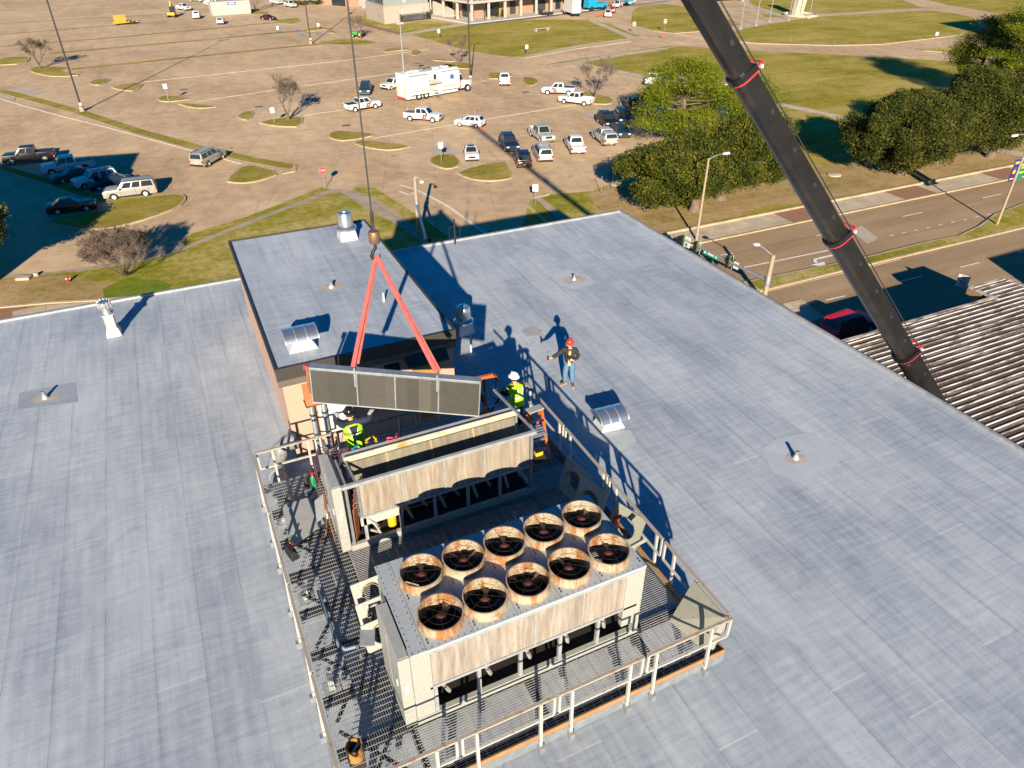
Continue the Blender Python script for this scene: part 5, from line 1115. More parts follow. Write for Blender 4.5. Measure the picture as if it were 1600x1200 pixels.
    bx('number_plate',-h-.085,-.16,z0+.12 if kind=='pickup' else b-.5,-h-.06 if kind=='pickup' else -h-.005,.16,z0+.24 if kind=='pickup' else b-.38,'white',.0)
    for sg in (1,-1):
        m=MB(); yy=sg*(W/2+.004)
        for xx in ((c0+c1)/2+.12,c1-.28)+(() if kind=='pickup' else (c0+.75,)): m.box(xx-.012,min(yy,yy-.02*sg),z0+.12,xx+.012,max(yy,yy-.02*sg),b-.05)
        m.box(s['ra']+ar,min(yy,yy-.02*sg),z0+.0,s['fa']-ar,max(yy,yy-.02*sg),z0+.09); out.append(('door_seam',tmpbuild(m,M['blackplastic']),None,None))
    if s['bed']:
        bx('cargo_bed',-h+.085,-W/2+.115,z0+.15,s['cb'][0]-.05,W/2-.115,z0+.42,'blackplastic',0)
    if kind in('suv','longsuv'):
        for sg in (1,-1): m=MB(); m.bar((r0+.15,sg*(wr-.08),zr+.06),(r1-.2,sg*(wr-.08),zr+.06),.05); out.append(('roof_rail',tmpbuild(m,M['blackplastic']),None,None))
    VM[kind]=out
for k in SPEC: proto(k)
def vehicle(kind,color,pos,head,label,group='vehicles standing in the parking lot',extra=(),name=None,scale=VS):
    nm={'pickup':'pickup_truck','suv':'suv','longsuv':'suv','hatch':'hatchback_car','sedan':'sedan_car'}[kind]
    cat={'pickup':'pickup truck','suv':'car','longsuv':'car','hatch':'car','sedan':'car'}[kind]
    t=thing(nm,label,cat,(pos.x,pos.y,G+.002),head,group); t.scale=(scale,)*3
    last=None
    for nm_,me,kd,wl in VM[kind]:
        o=bpy.data.objects.new(nm_,me); COL.objects.link(o)
        if kd=='paint':
            o.material_slots[0].link='OBJECT'; o.material_slots[0].material=PAINT[color]
        if kd=='sub': o.parent=last; continue
        o.parent=t
        if wl: o.location=wl[:3]; o.rotation_euler=(R(-90)*wl[3],0,0); last=o
    s=SPEC[kind]; W=s['W']; h=s['L']/2
    for e in extra:
        if e=='emblem':
            for sg in (1,-1):
                m=MB(); y=sg*(W/2+.006); q=[(.15,y,.55),(.85,y,.55),(1.15,y,1.22),(.45,y,1.22)]
                m.sheet(q if sg<0 else q[::-1]); part('door_emblem',m,M['logo_red'],t)
                m=MB(); y=sg*(W/2+.012); q=[(.55,y,.78),(.72,y,.78),(.76,y,.94),(.60,y,.94)]; m.sheet(q if sg<0 else q[::-1]); part('emblem_mark',m,M['white'],t)
        if e=='cover': m=MB(); m.box(-h+.09,-W/2+.115,s['belt']-.02,s['cb'][0]-.06,W/2-.115,s['belt']+.02); part('bed_cover',m,M['blackplastic'],t)
        if e=='tan_bed': m=MB(); m.box(-h+.1,-W/2+.13,.85,s['cb'][0]-.08,W/2-.13,.98); part('bed_liner',m,M['offwhite'],t)
        if e=='shell':
            m=MB(); b=s['belt']; m.hexa([(-h+.02,-W/2+.04,b+.04),(s['cb'][0]-.05,-W/2+.04,b+.04),(s['cb'][0]-.05,W/2-.04,b+.04),(-h+.02,W/2-.04,b+.04)],[(-h+.22,-W/2+.22,1.9),(s['cb'][0]-.12,-W/2+.22,1.9),(s['cb'][0]-.12,W/2-.22,1.9),(-h+.22,W/2-.22,1.9)]); o=part('camper_shell',m,PAINT[color],t,True,.04)
            for sg in (1,-1):
                m=MB(); q=[(-h+.35,sg*(W/2-.075),b+.18),(s['cb'][0]-.2,sg*(W/2-.075),b+.18),(s['cb'][0]-.25,sg*(W/2-.17),1.75),(-h+.4,sg*(W/2-.17),1.75)]; m.sheet(q if sg<0 else q[::-1]); part('shell_window',m,M['glass'],t)
            m=MB(); m.hexa([(-h-.03,-W/2+.2,b+.1),(-h+.02,-W/2+.2,b+.1),(-h+.02,W/2-.2,b+.1),(-h-.03,W/2-.2,b+.1)],[(-h+.13,-W/2+.3,1.8),(-h+.2,-W/2+.3,1.8),(-h+.2,W/2-.3,1.8),(-h+.13,W/2-.3,1.8)]); part('shell_rear_window',m,M['glass'],t)
        if e=='rack':
            m=MB()
            for x in (-.6,.1): m.box(x-.04,-W/2+.2,s['roof']+.09,x+.04,W/2-.2,s['roof']+.13)
            part('roof_rack',m,M['galv'],t)
        if e=='sunroof': m=MB(); m.box(s['rf'][0]+.35,-.42,s['roof'],s['rf'][1]-.1,.42,s['roof']+.008); part('sunroof',m,M['glass'],t)
        if e=='door':
            m=MB(); m.bar((.95,W/2+.02,.75),(.55,W/2+.85,.75),.06,.75); part('open_door',m,PAINT[color],t)
            m=MB(); m.box(-.1,W/2+.05,.45,.45,W/2+.5,1.35); part('seat_cover',m,PAINT['maroon'],t)
    return t
def vpos(rear,front,flag,kind):
    a=U(*rear);b=U(*front); d=b-a; d.z=0; d.normalize(); hd=math.atan2(d.y,d.x); n=Vector((-d.y,d.x,0)); w=SPEC[kind]['W']*VS*.5; mid=(a+b)/2
    s=SPEC[kind]; mid=mid-d*(s['fa']+s['ra'])/2*VS if flag in 'LR' else mid
    if flag=='R': mid=mid+n*w
    if flag=='L': mid=mid-n*w
    if flag=='F': mid=b-d*SPEC[kind]['L']*VS*.5      # front bumper centre known
    if flag=='B': mid=a+d*SPEC[kind]['L']*VS*.5      # rear bumper centre known
    return mid,hd
CARS=[('pickup','white',(556,175.8),(586.8,170.5),'R','white pickup with red door emblem and black bed cover, beside the dark blue car',('emblem','cover')),
('pickup','white',(640,189.8),(676.4,192.4),'R','white pickup with red door emblem before the command truck, beside the white hatchback',('emblem','cover')),
('hatch','white',(743.6,200.6),(717.9,198.2),'L','white hatchback with a small orange cone at its rear wheel',()),
('suv','teal',(574,139),(570,150.5),'F','dark blue green car facing the camera behind the pickup with a red emblem',()),
('suv','white',(627,137),(614,140.5),'L','white suv half hidden behind the rear of the command truck',()),
('sedan','white',(733,232),(738,253.8),'F','white sedan with a sunroof and black grille between the two grass islands',('sunroof',)),
('pickup','white',(789,136),(787.3,122),'B','white pickup seen from behind between two small grass islands beyond the command truck',()),
('pickup','white',(888,149.5),(855.2,148.6),'L','white pickup with a red door emblem beside the bare tree at the right',('emblem','cover')),
('pickup','white',(912.6,166.7),(880.3,162.6),'L','plain white pickup overlapping the one with the red emblem by the bare tree',()),
('pickup','silver',(829.9,214.6),(841.4,223),'R','silver pickup facing the camera in the right part of the lot',()),
('suv','navy',(781.4,228.5),(788,237),'R','dark navy suv facing the camera beside the crane boom shadow',()),
('suv','black',(806.8,262.4),(802.4,251),'L','black suv seen from behind with its tail on the crane boom shadow',()),
('longsuv','silver',(838.3,251.9),(833,242.3),'L','silver white suv with a roof rack seen from behind below the silver pickup',('rack',)),
('pickup','white',(891.1,242.3),(882.9,228.3),'L','white pickup seen from behind with a pale load in its open bed',('tan_bed',)),
('pickup','silver',(939.8,228.3),(927.2,217.8),'L','silver pickup with a camper shell on its bed at the edge of the tree shade',('shell',)),
('suv','black',(934.5,193.3),(942.4,199.4),'R','black suv facing the camera above the pickup with the camper shell',()),
('suv','navy',(959,185.4),(966,195),'R','dark navy suv next to the tree, right of a black suv',()),
('pickup','black',(984,166),(992,178),'F','black pickup partly behind the pine branches',()),
('sedan','teal',(966,206),(974,215),'C','dark blue green car mostly hidden by the pine branches beside the camper shell pickup',()),
('pickup','white',(1025.3,134.8),(1032.8,129),'R','white pickup parked nose to the lawn left of the pine crown',()),
('pickup','silver',(1058,143),(1066,136),'B','silver pickup with a dark cab half hidden under the pine crown',()),
('sedan','silver',(1086,148),(1093,140),'B','silver sedan seen from behind between two pickups under the pine',()),
('pickup','black',(1105,152),(1113,143),'B','black pickup seen from behind between the silver sedan and the crane boom',('cover',)),
('pickup','white',(1133,155),(1141,147),'B','white pickup seen through the pine branches next to the crane boom',()),
('sedan','blue',(1056,182),(1064,175),'C','blue sedan seen in glimpses through the middle of the pine crown',()),
('suv','darkgrey',(1022,192),(1030,186),'C','dark grey suv seen in glimpses through the left of the pine crown',()),
('pickup','black',(72,253.4),(21,258.6),'L','black pickup parked at the left edge of the lot, half out of the tower shade',('cover',)),
('pickup','white',(134,268.5),(84.9,275.3),'L','white pickup wholly in the tower shade at the left',()),
('sedan','darkgrey',(138,280.5),(100.6,287.5),'L','dark grey sedan in the tower shade between a white pickup and a white suv',()),
('suv','white',(175,288),(134.8,296.3),'L','white suv with its driver door open and a dark red cover in the doorway',('rack','door')),
('sedan','navy',(196,292),(158,299),'L','dark sedan squeezed between the white suv with the open door and the silver suv',()),
('longsuv','champagne',(229.6,307.6),(178.5,313.8),'L','long silver suv in the sun at the edge of the grass island, at the left',()),
('sedan','black',(91.9,336.2),(136.5,330.4),'R','black sedan in the tower shade, nearest to the dead bush',()),
('longsuv','champagne',(328,260.7),(349.3,249),'R','long champagne suv driving along the grass strip in the open lot',('rack',)),
('pickup','white',(275,15.3),(291,17.6),'R','white pickup right behind the yellow mini excavator at the top left',()),
('pickup','white',(307,30.5),(311.5,22),'B','white pickup seen from behind, right of the mini excavator',()),
('suv','white',(344.5,39),(349,30),'B','white suv seen from behind in front of the site office trailer',()),
('sedan','maroon',(409,31.2),(424,32.3),'R','dark maroon sedan on the far side of the grass strip at the top',()),
('pickup','white',(322,8.5),(344,8.2),'R','white pickup behind the site office trailer at the top',()),
('pickup','white',(298,2.5),(312,3.2),'R','white pickup cut by the top edge of the photo',()),
('pickup','white',(420,5.5),(435,8.3),'R','left one of two white pickups parked by the warehouse at the top',()),
('pickup','white',(442,10),(457,13.3),'R','right one of two white pickups parked by the warehouse at the top',()),
('pickup','white',(948,18),(949.7,28),'F','white pickup facing the camera beside the turquoise lift',()),
('suv','bright_red',(956,21),(960,12),'B','small bright red suv beside the turquoise lift',()),
('pickup','white',(975,9.5),(964,14),'L','white pickup on the drive behind the red suv',()),
('pickup','white',(995,5.5),(983,9),'L','white pickup farthest along the drive at the top',())]
for kd,colr,rear,front,fl,lab,ex in CARS:
    pos,hd=vpos(rear,front,fl,kd); vehicle(kd,colr,pos,hd,lab,extra=ex)
p=U(1322,512); vehicle('suv','red',U(1322,521),R(5),'red suv with its roof in the sun beside the ribbed metal roof','cars on the street')
# ------------------------------------------------------------------ command truck
a=U(659,155.8); b=U(724.9,144); d=(b-a); d.z=0; wbse=d.length; d.normalize(); n=Vector((-d.y,d.x,0)); sc=wbse/7.9
mid=(a+b)/2+n*1.25*sc
ct=thing('command_truck','long white mobile command truck with slide out rooms and yellow orange stripes in the lot','truck',(mid.x,mid.y,G+.002),math.atan2(d.y,d.x)); ct.scale=(sc,)*3
m=MB(); m.box(-6.6,-1.25,.75,2.9,1.25,3.75); part('box_body',m,M['white'],ct,bevel=.06)
m=MB(); m.box(-6.55,-1.2,.32,2.85,1.2,.748); part('skirt',m,M['white'],ct)
m=MB(); m.box(-6.2,-1.95,.95,-2.9,-1.252,3.45); part('slide_out',m,M['white'],ct,bevel=.03); m=MB(); m.box(-.4,-1.85,.95,2.75,-1.252,3.45); part('slide_out',m,M['white'],ct,bevel=.03)
m=MB(); m.box(-6.2,-1.97,3.46,-2.9,-1.26,3.5); m.box(-.4,-1.87,3.46,2.75,-1.26,3.5); part('slide_roof',m,M['cab_grey'],ct)
m=MB(); m.hexa([(2.95,-1.15,.6),(4.1,-1.15,.6),(4.1,1.15,.6),(2.95,1.15,.6)],[(2.95,-1.05,2.75),(3.7,-1.0,2.75),(3.7,1.0,2.75),(2.95,1.05,2.75)]); part('cab',m,M['white'],ct,bevel=.06)
m=MB(); m.hexa([(4.1,-1.05,.6),(5.6,-.95,.6),(5.6,.95,.6),(4.1,1.05,.6)],[(4.0,-.95,1.75),(5.5,-.75,1.5),(5.5,.75,1.5),(4.0,.95,1.75)]); part('hood',m,M['white'],ct,bevel=.08)
m=MB(); m.sheet([(4.02,-.98,1.76),(4.02,.98,1.76),(3.74,.93,2.68),(3.74,-.93,2.68)]); part('windscreen',m,M['glass'],ct)
m=MB(); m.sheet([(3.1,-1.125,1.8),(3.85,-1.11,1.8),(3.65,-1.03,2.6),(3.1,-1.08,2.6)]); part('side_window',m,M['glass'],ct)
m=MB(); m.box(2.96,-1.19,.75,3.55,-1.152,1.75); part('red_emblem',m,M['logo_red'],ct); m=MB(); m.box(3.1,-1.2,1.0,3.4,-1.191,1.5); part('emblem_mark',m,M['white'],ct)
for x in (-4.4,-3.1,4.75):
    for sg in (1,-1):
        w_=MB(); w_.lathe([(.28,-.16),(.5,-.18),(.54,-.1),(.54,.1),(.5,.18),(.28,.16)],20,caps=False); o=part('wheel',w_,M['tyre'],ct,True); o.location=(x,sg*1.12,.54); o.rotation_euler=(R(-90)*sg,0,0)
        w_=MB(); w_.lathe([(0,.08),(.15,.12),(.27,.13),(.28,.0)],18); part('rim',w_,M['rim'],o,True)
m=MB()
for i in range(8): m.box(-5.9+i*.36,-1.958,1.35,-5.72+i*.36,-1.951,1.5); m.box(-.2+i*.36,-1.858,1.35,-.02+i*.36,-1.851,1.5)
part('yellow_stripe',m,M['logo_yellow'],ct); m=MB()
for i in range(7): m.box(-5.72+i*.36,-1.957,1.37,-5.54+i*.36,-1.951,1.48); m.box(-.02+i*.36,-1.857,1.37,.16+i*.36,-1.851,1.48)
part('orange_stripe',m,M['orange'],ct)
m=MB()
for k in range(3): an=k*math.pi/3; ca,sa=math.cos(an),math.sin(an); m.add([(1.35+x*ca-z*sa,-1.856-.001*k,2.65+x*sa+z*ca) for x,z in ((-.12,-.42),(.12,-.42),(.12,.42),(-.12,.42))],[(0,1,2,3)])
part('star_emblem',m,M['logo_blue'],ct)
m=MB()
for k in range(12):
    a0=math.pi*(.15+.7*k/12);a1=math.pi*(.15+.7*(k+1)/12); m.add([(-4.55-1.0*math.cos(a)*r_,-1.956,2.15+.62*math.sin(a)*r_) for a,r_ in ((a0,1),(a1,1),(a1,1.14),(a0,1.14))],[(0,1,2,3)])
m.box(-5.4,-1.957,2.1,-3.7,-1.951,2.16); part('arched_lettering',m,plain('pale_red_lettering',(.75,.36,.32),.4,0,.1,5),ct)
m=MB(); m.box(-1.6,-1.27,2.45,-1.1,-1.252,3.2); part('side_window',m,M['glass'],ct); m=MB(); m.hexa([(-2.8,-2.0,2.1),(-.5,-2.0,2.1),(-.5,-1.252,2.5),(-2.8,-1.252,2.5)],[(-2.8,-2.0,2.16),(-.5,-2.0,2.16),(-.5,-1.252,2.56),(-2.8,-1.252,2.56)]); part('awning',m,M['offwhite'],ct)
m=MB()
for i in range(4): m.box(-1.9+.0,-1.5-.32*i,.95-.24*i,-1.1,-1.26-.32*i+.06,1.0-.24*i)
part('entry_steps',m,M['galv'],ct); m=MB(); m.box(-2.3,-1.262,.85,-1.0,-1.252,2.05); part('entry_door',m,M['offwhite'],ct)

for x in (-6,-4.6,-1.,.8): m=MB(); m.box(x,-.5,3.75,x+1.0,.4,3.95); part('roof_unit',m,M['white'],ct,bevel=.08); m=MB(); m.box(-2.9,-.6,3.76,-1.4,-.2,4.05); m.box(1.7,-1.,3.76,2.6,1.,3.9); part('roof_box',m,M['cab_grey'],ct); m=MB(); m.bar((-3.2,.3,3.76),(-3.2,.3,4.6),.1); m.lathe([(0,4.6),(.5,4.65),(.5,4.7),(0,4.75)],16,Tm(-3.2,.3,0)); part('dish',m,M['cab_grey'],ct)
m=MB(); m.tube([(-6.3,-.6,3.7),(-6.3,-.6,10.2)],[.16,.07],10); part('mast',m,M['galv'],ct); m=MB(); m.box(-6.8,-.75,10.2,-5.8,-.45,10.45); part('mast_head',m,M['offwhite'],ct)
m=MB()
for i in range(4): m.box(-6.62,-1.15,.9+i*.4,-6.602,-.8,1.1+i*.4); m.box(-6.62,.8,.9+i*.4,-6.602,1.15,1.1+i*.4)
part('rear_chevron',m,M['logo_yellow'],ct); m=MB(); m.box(-6.75,-1.2,.35,-6.6,1.2,.55); part('rear_bumper',m,M['logo_red'],ct)
# ------------------------------------------------------------------ things far up the lot
def at(px,py,rz=0): p=U(px,py); return (p.x,p.y,G+.002)
t=thing('trailer','yellow slatted flat trailer tipped in the empty lot at the top left','trailer',at(196,38),R(20))
m=MB(); m.box(-3,-1.2,.5,3,1.2,.7); part('deck',m,M['yellow'],t); m=MB()
for i in range(7): m.box(-3+i*.45,-1.25,.7,-2.75+i*.45,-1.15,2.3)
m.box(-3,-1.26,2.3,.1,-1.14,2.45); part('slat_gate',m,M['yellow'],t)
for x in (1.2,2.1):
    for sg in (1,-1): m=MB(); m.lathe([(0,-.12),(.4,-.12),(.4,.12),(0,.12)],14,Tm(x,sg*1.1,.42,0,R(90))); part('wheel',m,M['tyre'],t,True)
m=MB(); m.box(3,-.1,.5,4.4,.1,.6); part('tow_bar',m,M['dark_steel'],t)
t=thing('mini_excavator','yellow mini excavator with raised arm beside white pickups at the top left','excavator',at(270,27),R(70))
m=MB()
for sg in (1,-1): m.box(-1.3,sg*.95-.25,0,1.3,sg*.95+.25,.6)
part('track',m,M['black'],t,bevel=.15); m=MB(); m.box(-1.2,-1,.65,.9,1,1.3); part('body',m,M['yellow'],t,bevel=.08); m=MB(); m.box(-.6,-.9,1.3,.7,.3,2.8); part('cab',m,M['winglass'],t,bevel=.05)
m=MB(); m.bar((.9,.5,1.2),(2.2,.5,3.9),.3); m.bar((2.2,.5,3.9),(3.3,.5,2.2),.24); part('arm',m,M['yellow'],t); m=MB(); m.box(3.,.2,1.6,3.6,.8,2.2); part('bucket',m,M['dark_steel'],t)
t=thing('site_office','white site office trailer with a blue sign standing in the lot at the top','trailer',at(361,22.5),R(8))
m=MB(); m.box(-5.6,-1.6,.5,5.6,1.6,3.6); part('cabin',m,M['offwhite'],t,bevel=.06); m=MB(); m.box(-.9,-1.63,2.6,1.6,-1.602,3.3); part('blue_sign',m,M['logo_blue'],t); m=MB(); m.box(-.7,-1.645,2.8,1.4,-1.631,2.95); m.box(-.5,-1.645,3.05,1.2,-1.631,3.15); part('sign_lettering',m,M['white'],t); m=MB(); m.box(-5.5,-1.5,.05,5.5,1.5,.498); part('base',m,M['offwhite'],t)
t=thing('garden_tractor','small green tractor with yellow wheels by the bare tree at the top','tractor',at(560,58),R(150))
m=MB(); m.box(-.2,-.5,.5,1.6,.5,1.2); part('hood',m,M['green'],t,bevel=.08); m=MB(); m.box(-1.,-.7,.5,-.2,.7,1.3); m.box(-1.2,-.8,2.2,.2,.8,2.3); part('canopy',m,M['green'],t); 
for x,r_ in ((-.7,.75),(1.2,.45)):
    for sg in (1,-1):
        m=MB(); m.lathe([(r_*.5,-.15),(r_,-.15),(r_,.15),(r_*.5,.15)],14,Tm(x,sg*.85,r_,0,R(90)),caps=False); o=part('wheel',m,M['tyre'],t,True); m=MB(); m.lathe([(0,-.1),(r_*.5,-.1),(r_*.5,.1),(0,.1)],12,Tm(x,sg*.85,r_,0,R(90))); part('rim',m,M['logo_yellow'],o)
t=thing('box_truck','white box truck seen from behind by the civic building','truck',at(893,24),R(85))
m=MB(); m.box(-3.4,-1.3,.9,2.2,1.3,4.2); part('cargo_box',m,M['white'],t,bevel=.05); m=MB(); m.box(2.3,-1.2,.6,4.,1.2,2.8); part('cab',m,M['white'],t,bevel=.1); m=MB(); m.box(-3.7,-1.3,.6,-3.3,1.3,.9); part('tail_lift',m,M['blackplastic'],t); m=MB(); m.box(-3.46,-1.0,3.2,-3.41,1.,3.7); part('lettering_band',m,plain('pale_pink_lettering',(.72,.45,.42),.5,0,.1,3),t)
for x in (-2.3,3.):
    for sg in (1,-1): m=MB(); m.lathe([(0,-.15),(.5,-.15),(.5,.15),(0,.15)],14,Tm(x,sg*1.1,.5,0,R(90))); part('wheel',m,M['tyre'],t,True)
t=thing('turquoise_lift','large turquoise telescopic lift machine parked by the civic building','lift',at(931,16),R(10))
m=MB(); m.box(-4,-1.3,.9,3.5,1.3,2.0); part('chassis',m,M['teal'],t,bevel=.1); m=MB(); m.box(-4,-1.2,2.,-.8,1.2,5.6); part('turret',m,M['teal'],t,bevel=.1); m=MB(); m.bar((-2,0,5.2),(9,0,3.0),.7); m.bar((2,0,4.3),(13,0,2.4),.5); part('boom',m,M['teal'],t); m=MB(); m.box(12.5,-1,1.6,14.,1,2.7); part('basket',m,M['teal'],t)
for x in (-2.8,2.4):
    for sg in (1,-1): m=MB(); m.lathe([(.25,-.25),(.65,-.25),(.65,.25),(.25,.25)],16,Tm(x,sg*1.35,.65,0,R(90))); o=part('wheel',m,M['tyre'],t,True); m=MB(); m.lathe([(0,-.2),(.25,-.2),(.25,.2),(0,.2)],12,Tm(x,sg*1.35,.65,0,R(90))); part('rim',m,M['white'],o)
t=thing('utility_trailer','low black utility trailer standing by the building steps','trailer',at(853,24.5),R(12))
m=MB(); m.box(-2,-.9,.5,2,.9,.65); m.box(2,-.08,.5,3.2,.08,.6); part('deck',m,M['blackplastic'],t)
m=MB(); m.box(-2.05,-.9,.65,-2,.9,1.7); m.box(-2,-.92,.65,2,-.88,1.1); part('tail_gate',m,M['dark_steel'],t)
for sg in (1,-1): m=MB(); m.lathe([(0,-.1),(.35,-.1),(.35,.1),(0,.1)],12,Tm(0,sg*1.,.36,0,R(90))); part('wheel',m,M['tyre'],t,True)
t=thing('safety_barrier','orange mesh safety barrier beside the turquoise lift','barrier',at(940,26),R(15)); m=MB(); 
for x in (-2.,0,2.): m.box(x-.05,-.05,0,x+.05,.05,1.1)
part('post',m,M['orange'],t); m=MB()
for z in (.2,.45,.7,.95): m.box(-2,-.02,z,2,.02,z+.12)
part('mesh_rail',m,M['orange'],t)
for i,(px,py,l) in enumerate([(751.5,202.5,'small orange traffic cone at the rear wheel of the white hatchback'),(742,178,'small orange traffic cone behind the roof of the white hatchback')]):
    t=thing('traffic_cone',l,'traffic cone',at(px,py),0,'traffic cones'); m=MB(); m.lathe([(.2,.03),(.04,.7),(0,.7)],12); part('cone',m,M['orange'],t,True); m=MB(); m.box(-.22,-.22,0,.22,.22,.03); part('base',m,M['blackplastic'],t)
t=thing('picnic_frame','weathered low pale timber frame lying on the lawn before the civic building','bench',at(846,48),R(10)); m=MB(); m.box(-2.4,-.5,.55,2.4,-.1,.65); m.box(-2.,.3,.4,2.6,.6,.5); part('plank',m,M['offwhite'],t)
for x in (-1.9,1.9): m=MB(); m.box(x-.1,-.5,0,x+.1,.5,.55); part('leg',m,M['offwhite'],t)
# twisted steel monument with pool ring
t=thing('steel_monument','leaning rust and white ribbed steel monument inside a round concrete ring on the lawn','monument',at(1245,23.5),0,None,(R(0),R(6),0))
m=MB()
for i in range(6):
    m.hexa([(-1.5+i*.5,-.8,0),(-1.05+i*.5,-.8,0),(-1.05+i*.5,.8,0),(-1.5+i*.5,.8,0)],[(-1.4+i*.5,-.9,8.6),(-.95+i*.5,-.9,8.6),(-.95+i*.5,.9,8.6),(-1.4+i*.5,.9,8.6)])
part('ribbed_column',m,rusty('rust_white_steel',(.62,.56,.46),(.30,.11,.04),.5,1.2,.6,0,(3,3,.2)),t); m=MB(); m.box(-1.6,-1,8.6,1.7,1,9.); part('top_cap',m,M['brownrust'],t)
t=thing('ring_basin','round pale concrete ring round the foot of the steel monument','basin',at(1250,24)); m=MB(); m.lathe([(5.,0),(5.,.5),(4.4,.5),(4.4,.05),(0,.05)],36); part('ring_wall',m,M['walkpale'],t,True)
# ------------------------------------------------------------------ trees
def leaf_mat(name,a,b,c):
    t=NT(name); g=t.n('ShaderNodeNewGeometry'); f=t.noise(t.co(),.6,2)
    s=t.math('ADD',t.math('MULTIPLY',g.outputs['Random Per Island'],.45),t.math('MULTIPLY',t.math('SUBTRACT',f,.22),1.25))
    col=t.ramp(s,[(.2,a),(.55,b),(.9,c)]); return t.out(col,.65,0,spec=.12)
M['oakleaf']=leaf_mat('oak_leaves',(.018,.03,.005),(.048,.062,.008),(.13,.12,.015))
M['oakleaf2']=leaf_mat('dark_oak_leaves',(.016,.026,.005),(.042,.055,.009),(.11,.10,.016))
M['pineleaf']=leaf_mat('pine_needles',(.04,.065,.004),(.10,.13,.007),(.21,.21,.015))
def leaves(name,centers,sizes,mat,parent,n_each,spread,elong=1.6,flat=.6,P=None):
    """many small leaf faces scattered through clumps"""
    V=[];N=0
    if P is None: P=np.concatenate([c+rng.normal(0,1,(n_each,3))*np.array(spread)*s for c,s in zip(centers,sizes)])
    n=len(P); a=rng.normal(0,1,(n,3)); a/=np.linalg.norm(a,axis=1)[:,None]; b=rng.normal(0,1,(n,3)); b-=a*(a*b).sum(1)[:,None]; b/=np.linalg.norm(b,axis=1)[:,None]
    sz=rng.uniform(.6,1.25,(n,1))*flat; a=a*sz*elong*.5; b=b*sz*.5
    V=np.stack([P-a,P+b*.8,P+a,P-b*.8],1).reshape(-1,3).astype(np.float32)
    me=bpy.data.meshes.new(name); me.vertices.add(4*n); me.vertices.foreach_set('co',V.ravel()); me.loops.add(4*n); me.loops.foreach_set('vertex_index',np.arange(4*n,dtype=np.int32)); me.polygons.add(n)
    me.polygons.foreach_set('loop_start',np.arange(0,4*n,4,dtype=np.int32)); me.update(); me.materials.append(mat); me.validate()
    return link(name,me,parent)
def leafcloud(name,P,mat,parent,elong,flat):
    return leaves(name,[p for p in P[:1]],[0],mat,parent,1,(0,0,0),elong,flat,P)
def grow(m,p,d,L,r,depth,tips,spread=.6,upb=.15,nb=(2,3),shr=.72,seg=3,nmin=.012):
    pts=[Vector(p)];rr=[r]; d=Vector(d).normalized()
    for i in range(seg):
        d=(d+Vector((random.gauss(0,.13),random.gauss(0,.13),random.gauss(0,.08)+upb*.3))).normalized(); pts.append(pts[-1]+d*L/seg); rr.append(max(nmin,r*(1-.45*(i+1)/seg)))
    m.tube(pts,rr,5 if depth<2 else 4 if depth<4 else 3,caps=False)
    if depth<=0: tips.append(pts[-1]); return
    for k in range(random.randint(*nb)):
        q=Vector((random.gauss(0,1),random.gauss(0,1),random.gauss(0,.7)+upb)).normalized(); nd=(d*(1-spread)+q*spread).normalized(); nd=(d+q*spread*1.3).normalized()
        st=pts[-1] if k<2 else pts[random.randint(1,seg)]
        grow(m,st,nd,L*shr*random.uniform(.8,1.15),rr[-1]*.8,depth-1,tips,spread,upb,nb,shr,seg,nmin)
def oak(pos,Hc,Rx,Ry,Rz,lab,mat='oakleaf',off=(0,0),n=230,each=75,name='oak_tree',lean=(0,0)):
    t=thing(name,lab,'tree',(pos.x,pos.y,G),0,'evergreen trees along the street')
    m=MB(); tips=[]; pts=[Vector((0,0,-.1)),Vector((.0,.0,.6)),Vector((lean[0]*.4,lean[1]*.4,1.6)),Vector((lean[0],lean[1],2.6))]; m.tube(pts,[.75,.48,.40,.36],10)
    top=pts[-1]
    for k in range(6):
        a=k*1.05+random.random(); e=Vector((off[0]+Rx*.62*math.cos(a),off[1]+Ry*.62*math.sin(a),Hc+random.uniform(-.5,1.5))); mid=(top+e)/2+Vector((0,0,.7)); m.tube([top,mid,e],[.24,.14,.04],6,caps=False)
    part('trunk',m,M['bark'],t,True)
    K=int(40*(Rx*Ry*Rz/90)**.6); cl_=[]; V=[]
    for i in range(K):
        v=rng.normal(0,1,3); v/=np.linalg.norm(v); v[2]=v[2]*.9+.1; rad=rng.uniform(.42,.88)
        c=np.array([off[0]+v[0]*Rx*rad,off[1]+v[1]*Ry*rad,Hc+v[2]*Rz*rad]); r_=rng.uniform(.95,1.9)*(Rx/5.6)**.5
        if c[2]-r_*.7<.7: c[2]=.7+r_*.7
        cl_.append((c,r_))
    P_=[]
    for c,r_ in cl_:
        nl=int(each*8*r_); q=rng.normal(0,1,(nl,3)); q/=np.linalg.norm(q,axis=1)[:,None]; rr_=r_*(rng.uniform(.25,1.0,nl)**.5)*(1+.22*np.sin(q[:,0]*6+c[0])*np.cos(q[:,1]*5+c[1]))
        P_.append(c+q*rr_[:,None]*np.array([1.1,1.1,.78]))
        e=Vector(c); m2=(top+e)/2+Vector((0,0,.4)); tips.append(e)
    br=MB()
    for e in tips: mid=(top+e)/2+Vector((random.gauss(0,.2),random.gauss(0,.2),.35)); br.tube([top,mid,e],[.13,.07,.02],5,caps=False)
    part('limb',br,M['bark'],t,True)
    leafcloud('crown',np.concatenate(P_),M[mat],t,1.35,.18)
    return t
TS=.9
o1=U(1094,333); o2=U(1126,312)
oak(U(1085,330),4.1,6.1,5.2,3.9,'dense dark oak nearest the roof corner, behind the tall lamp post','oakleaf',(-2.3,1.0),300,144)
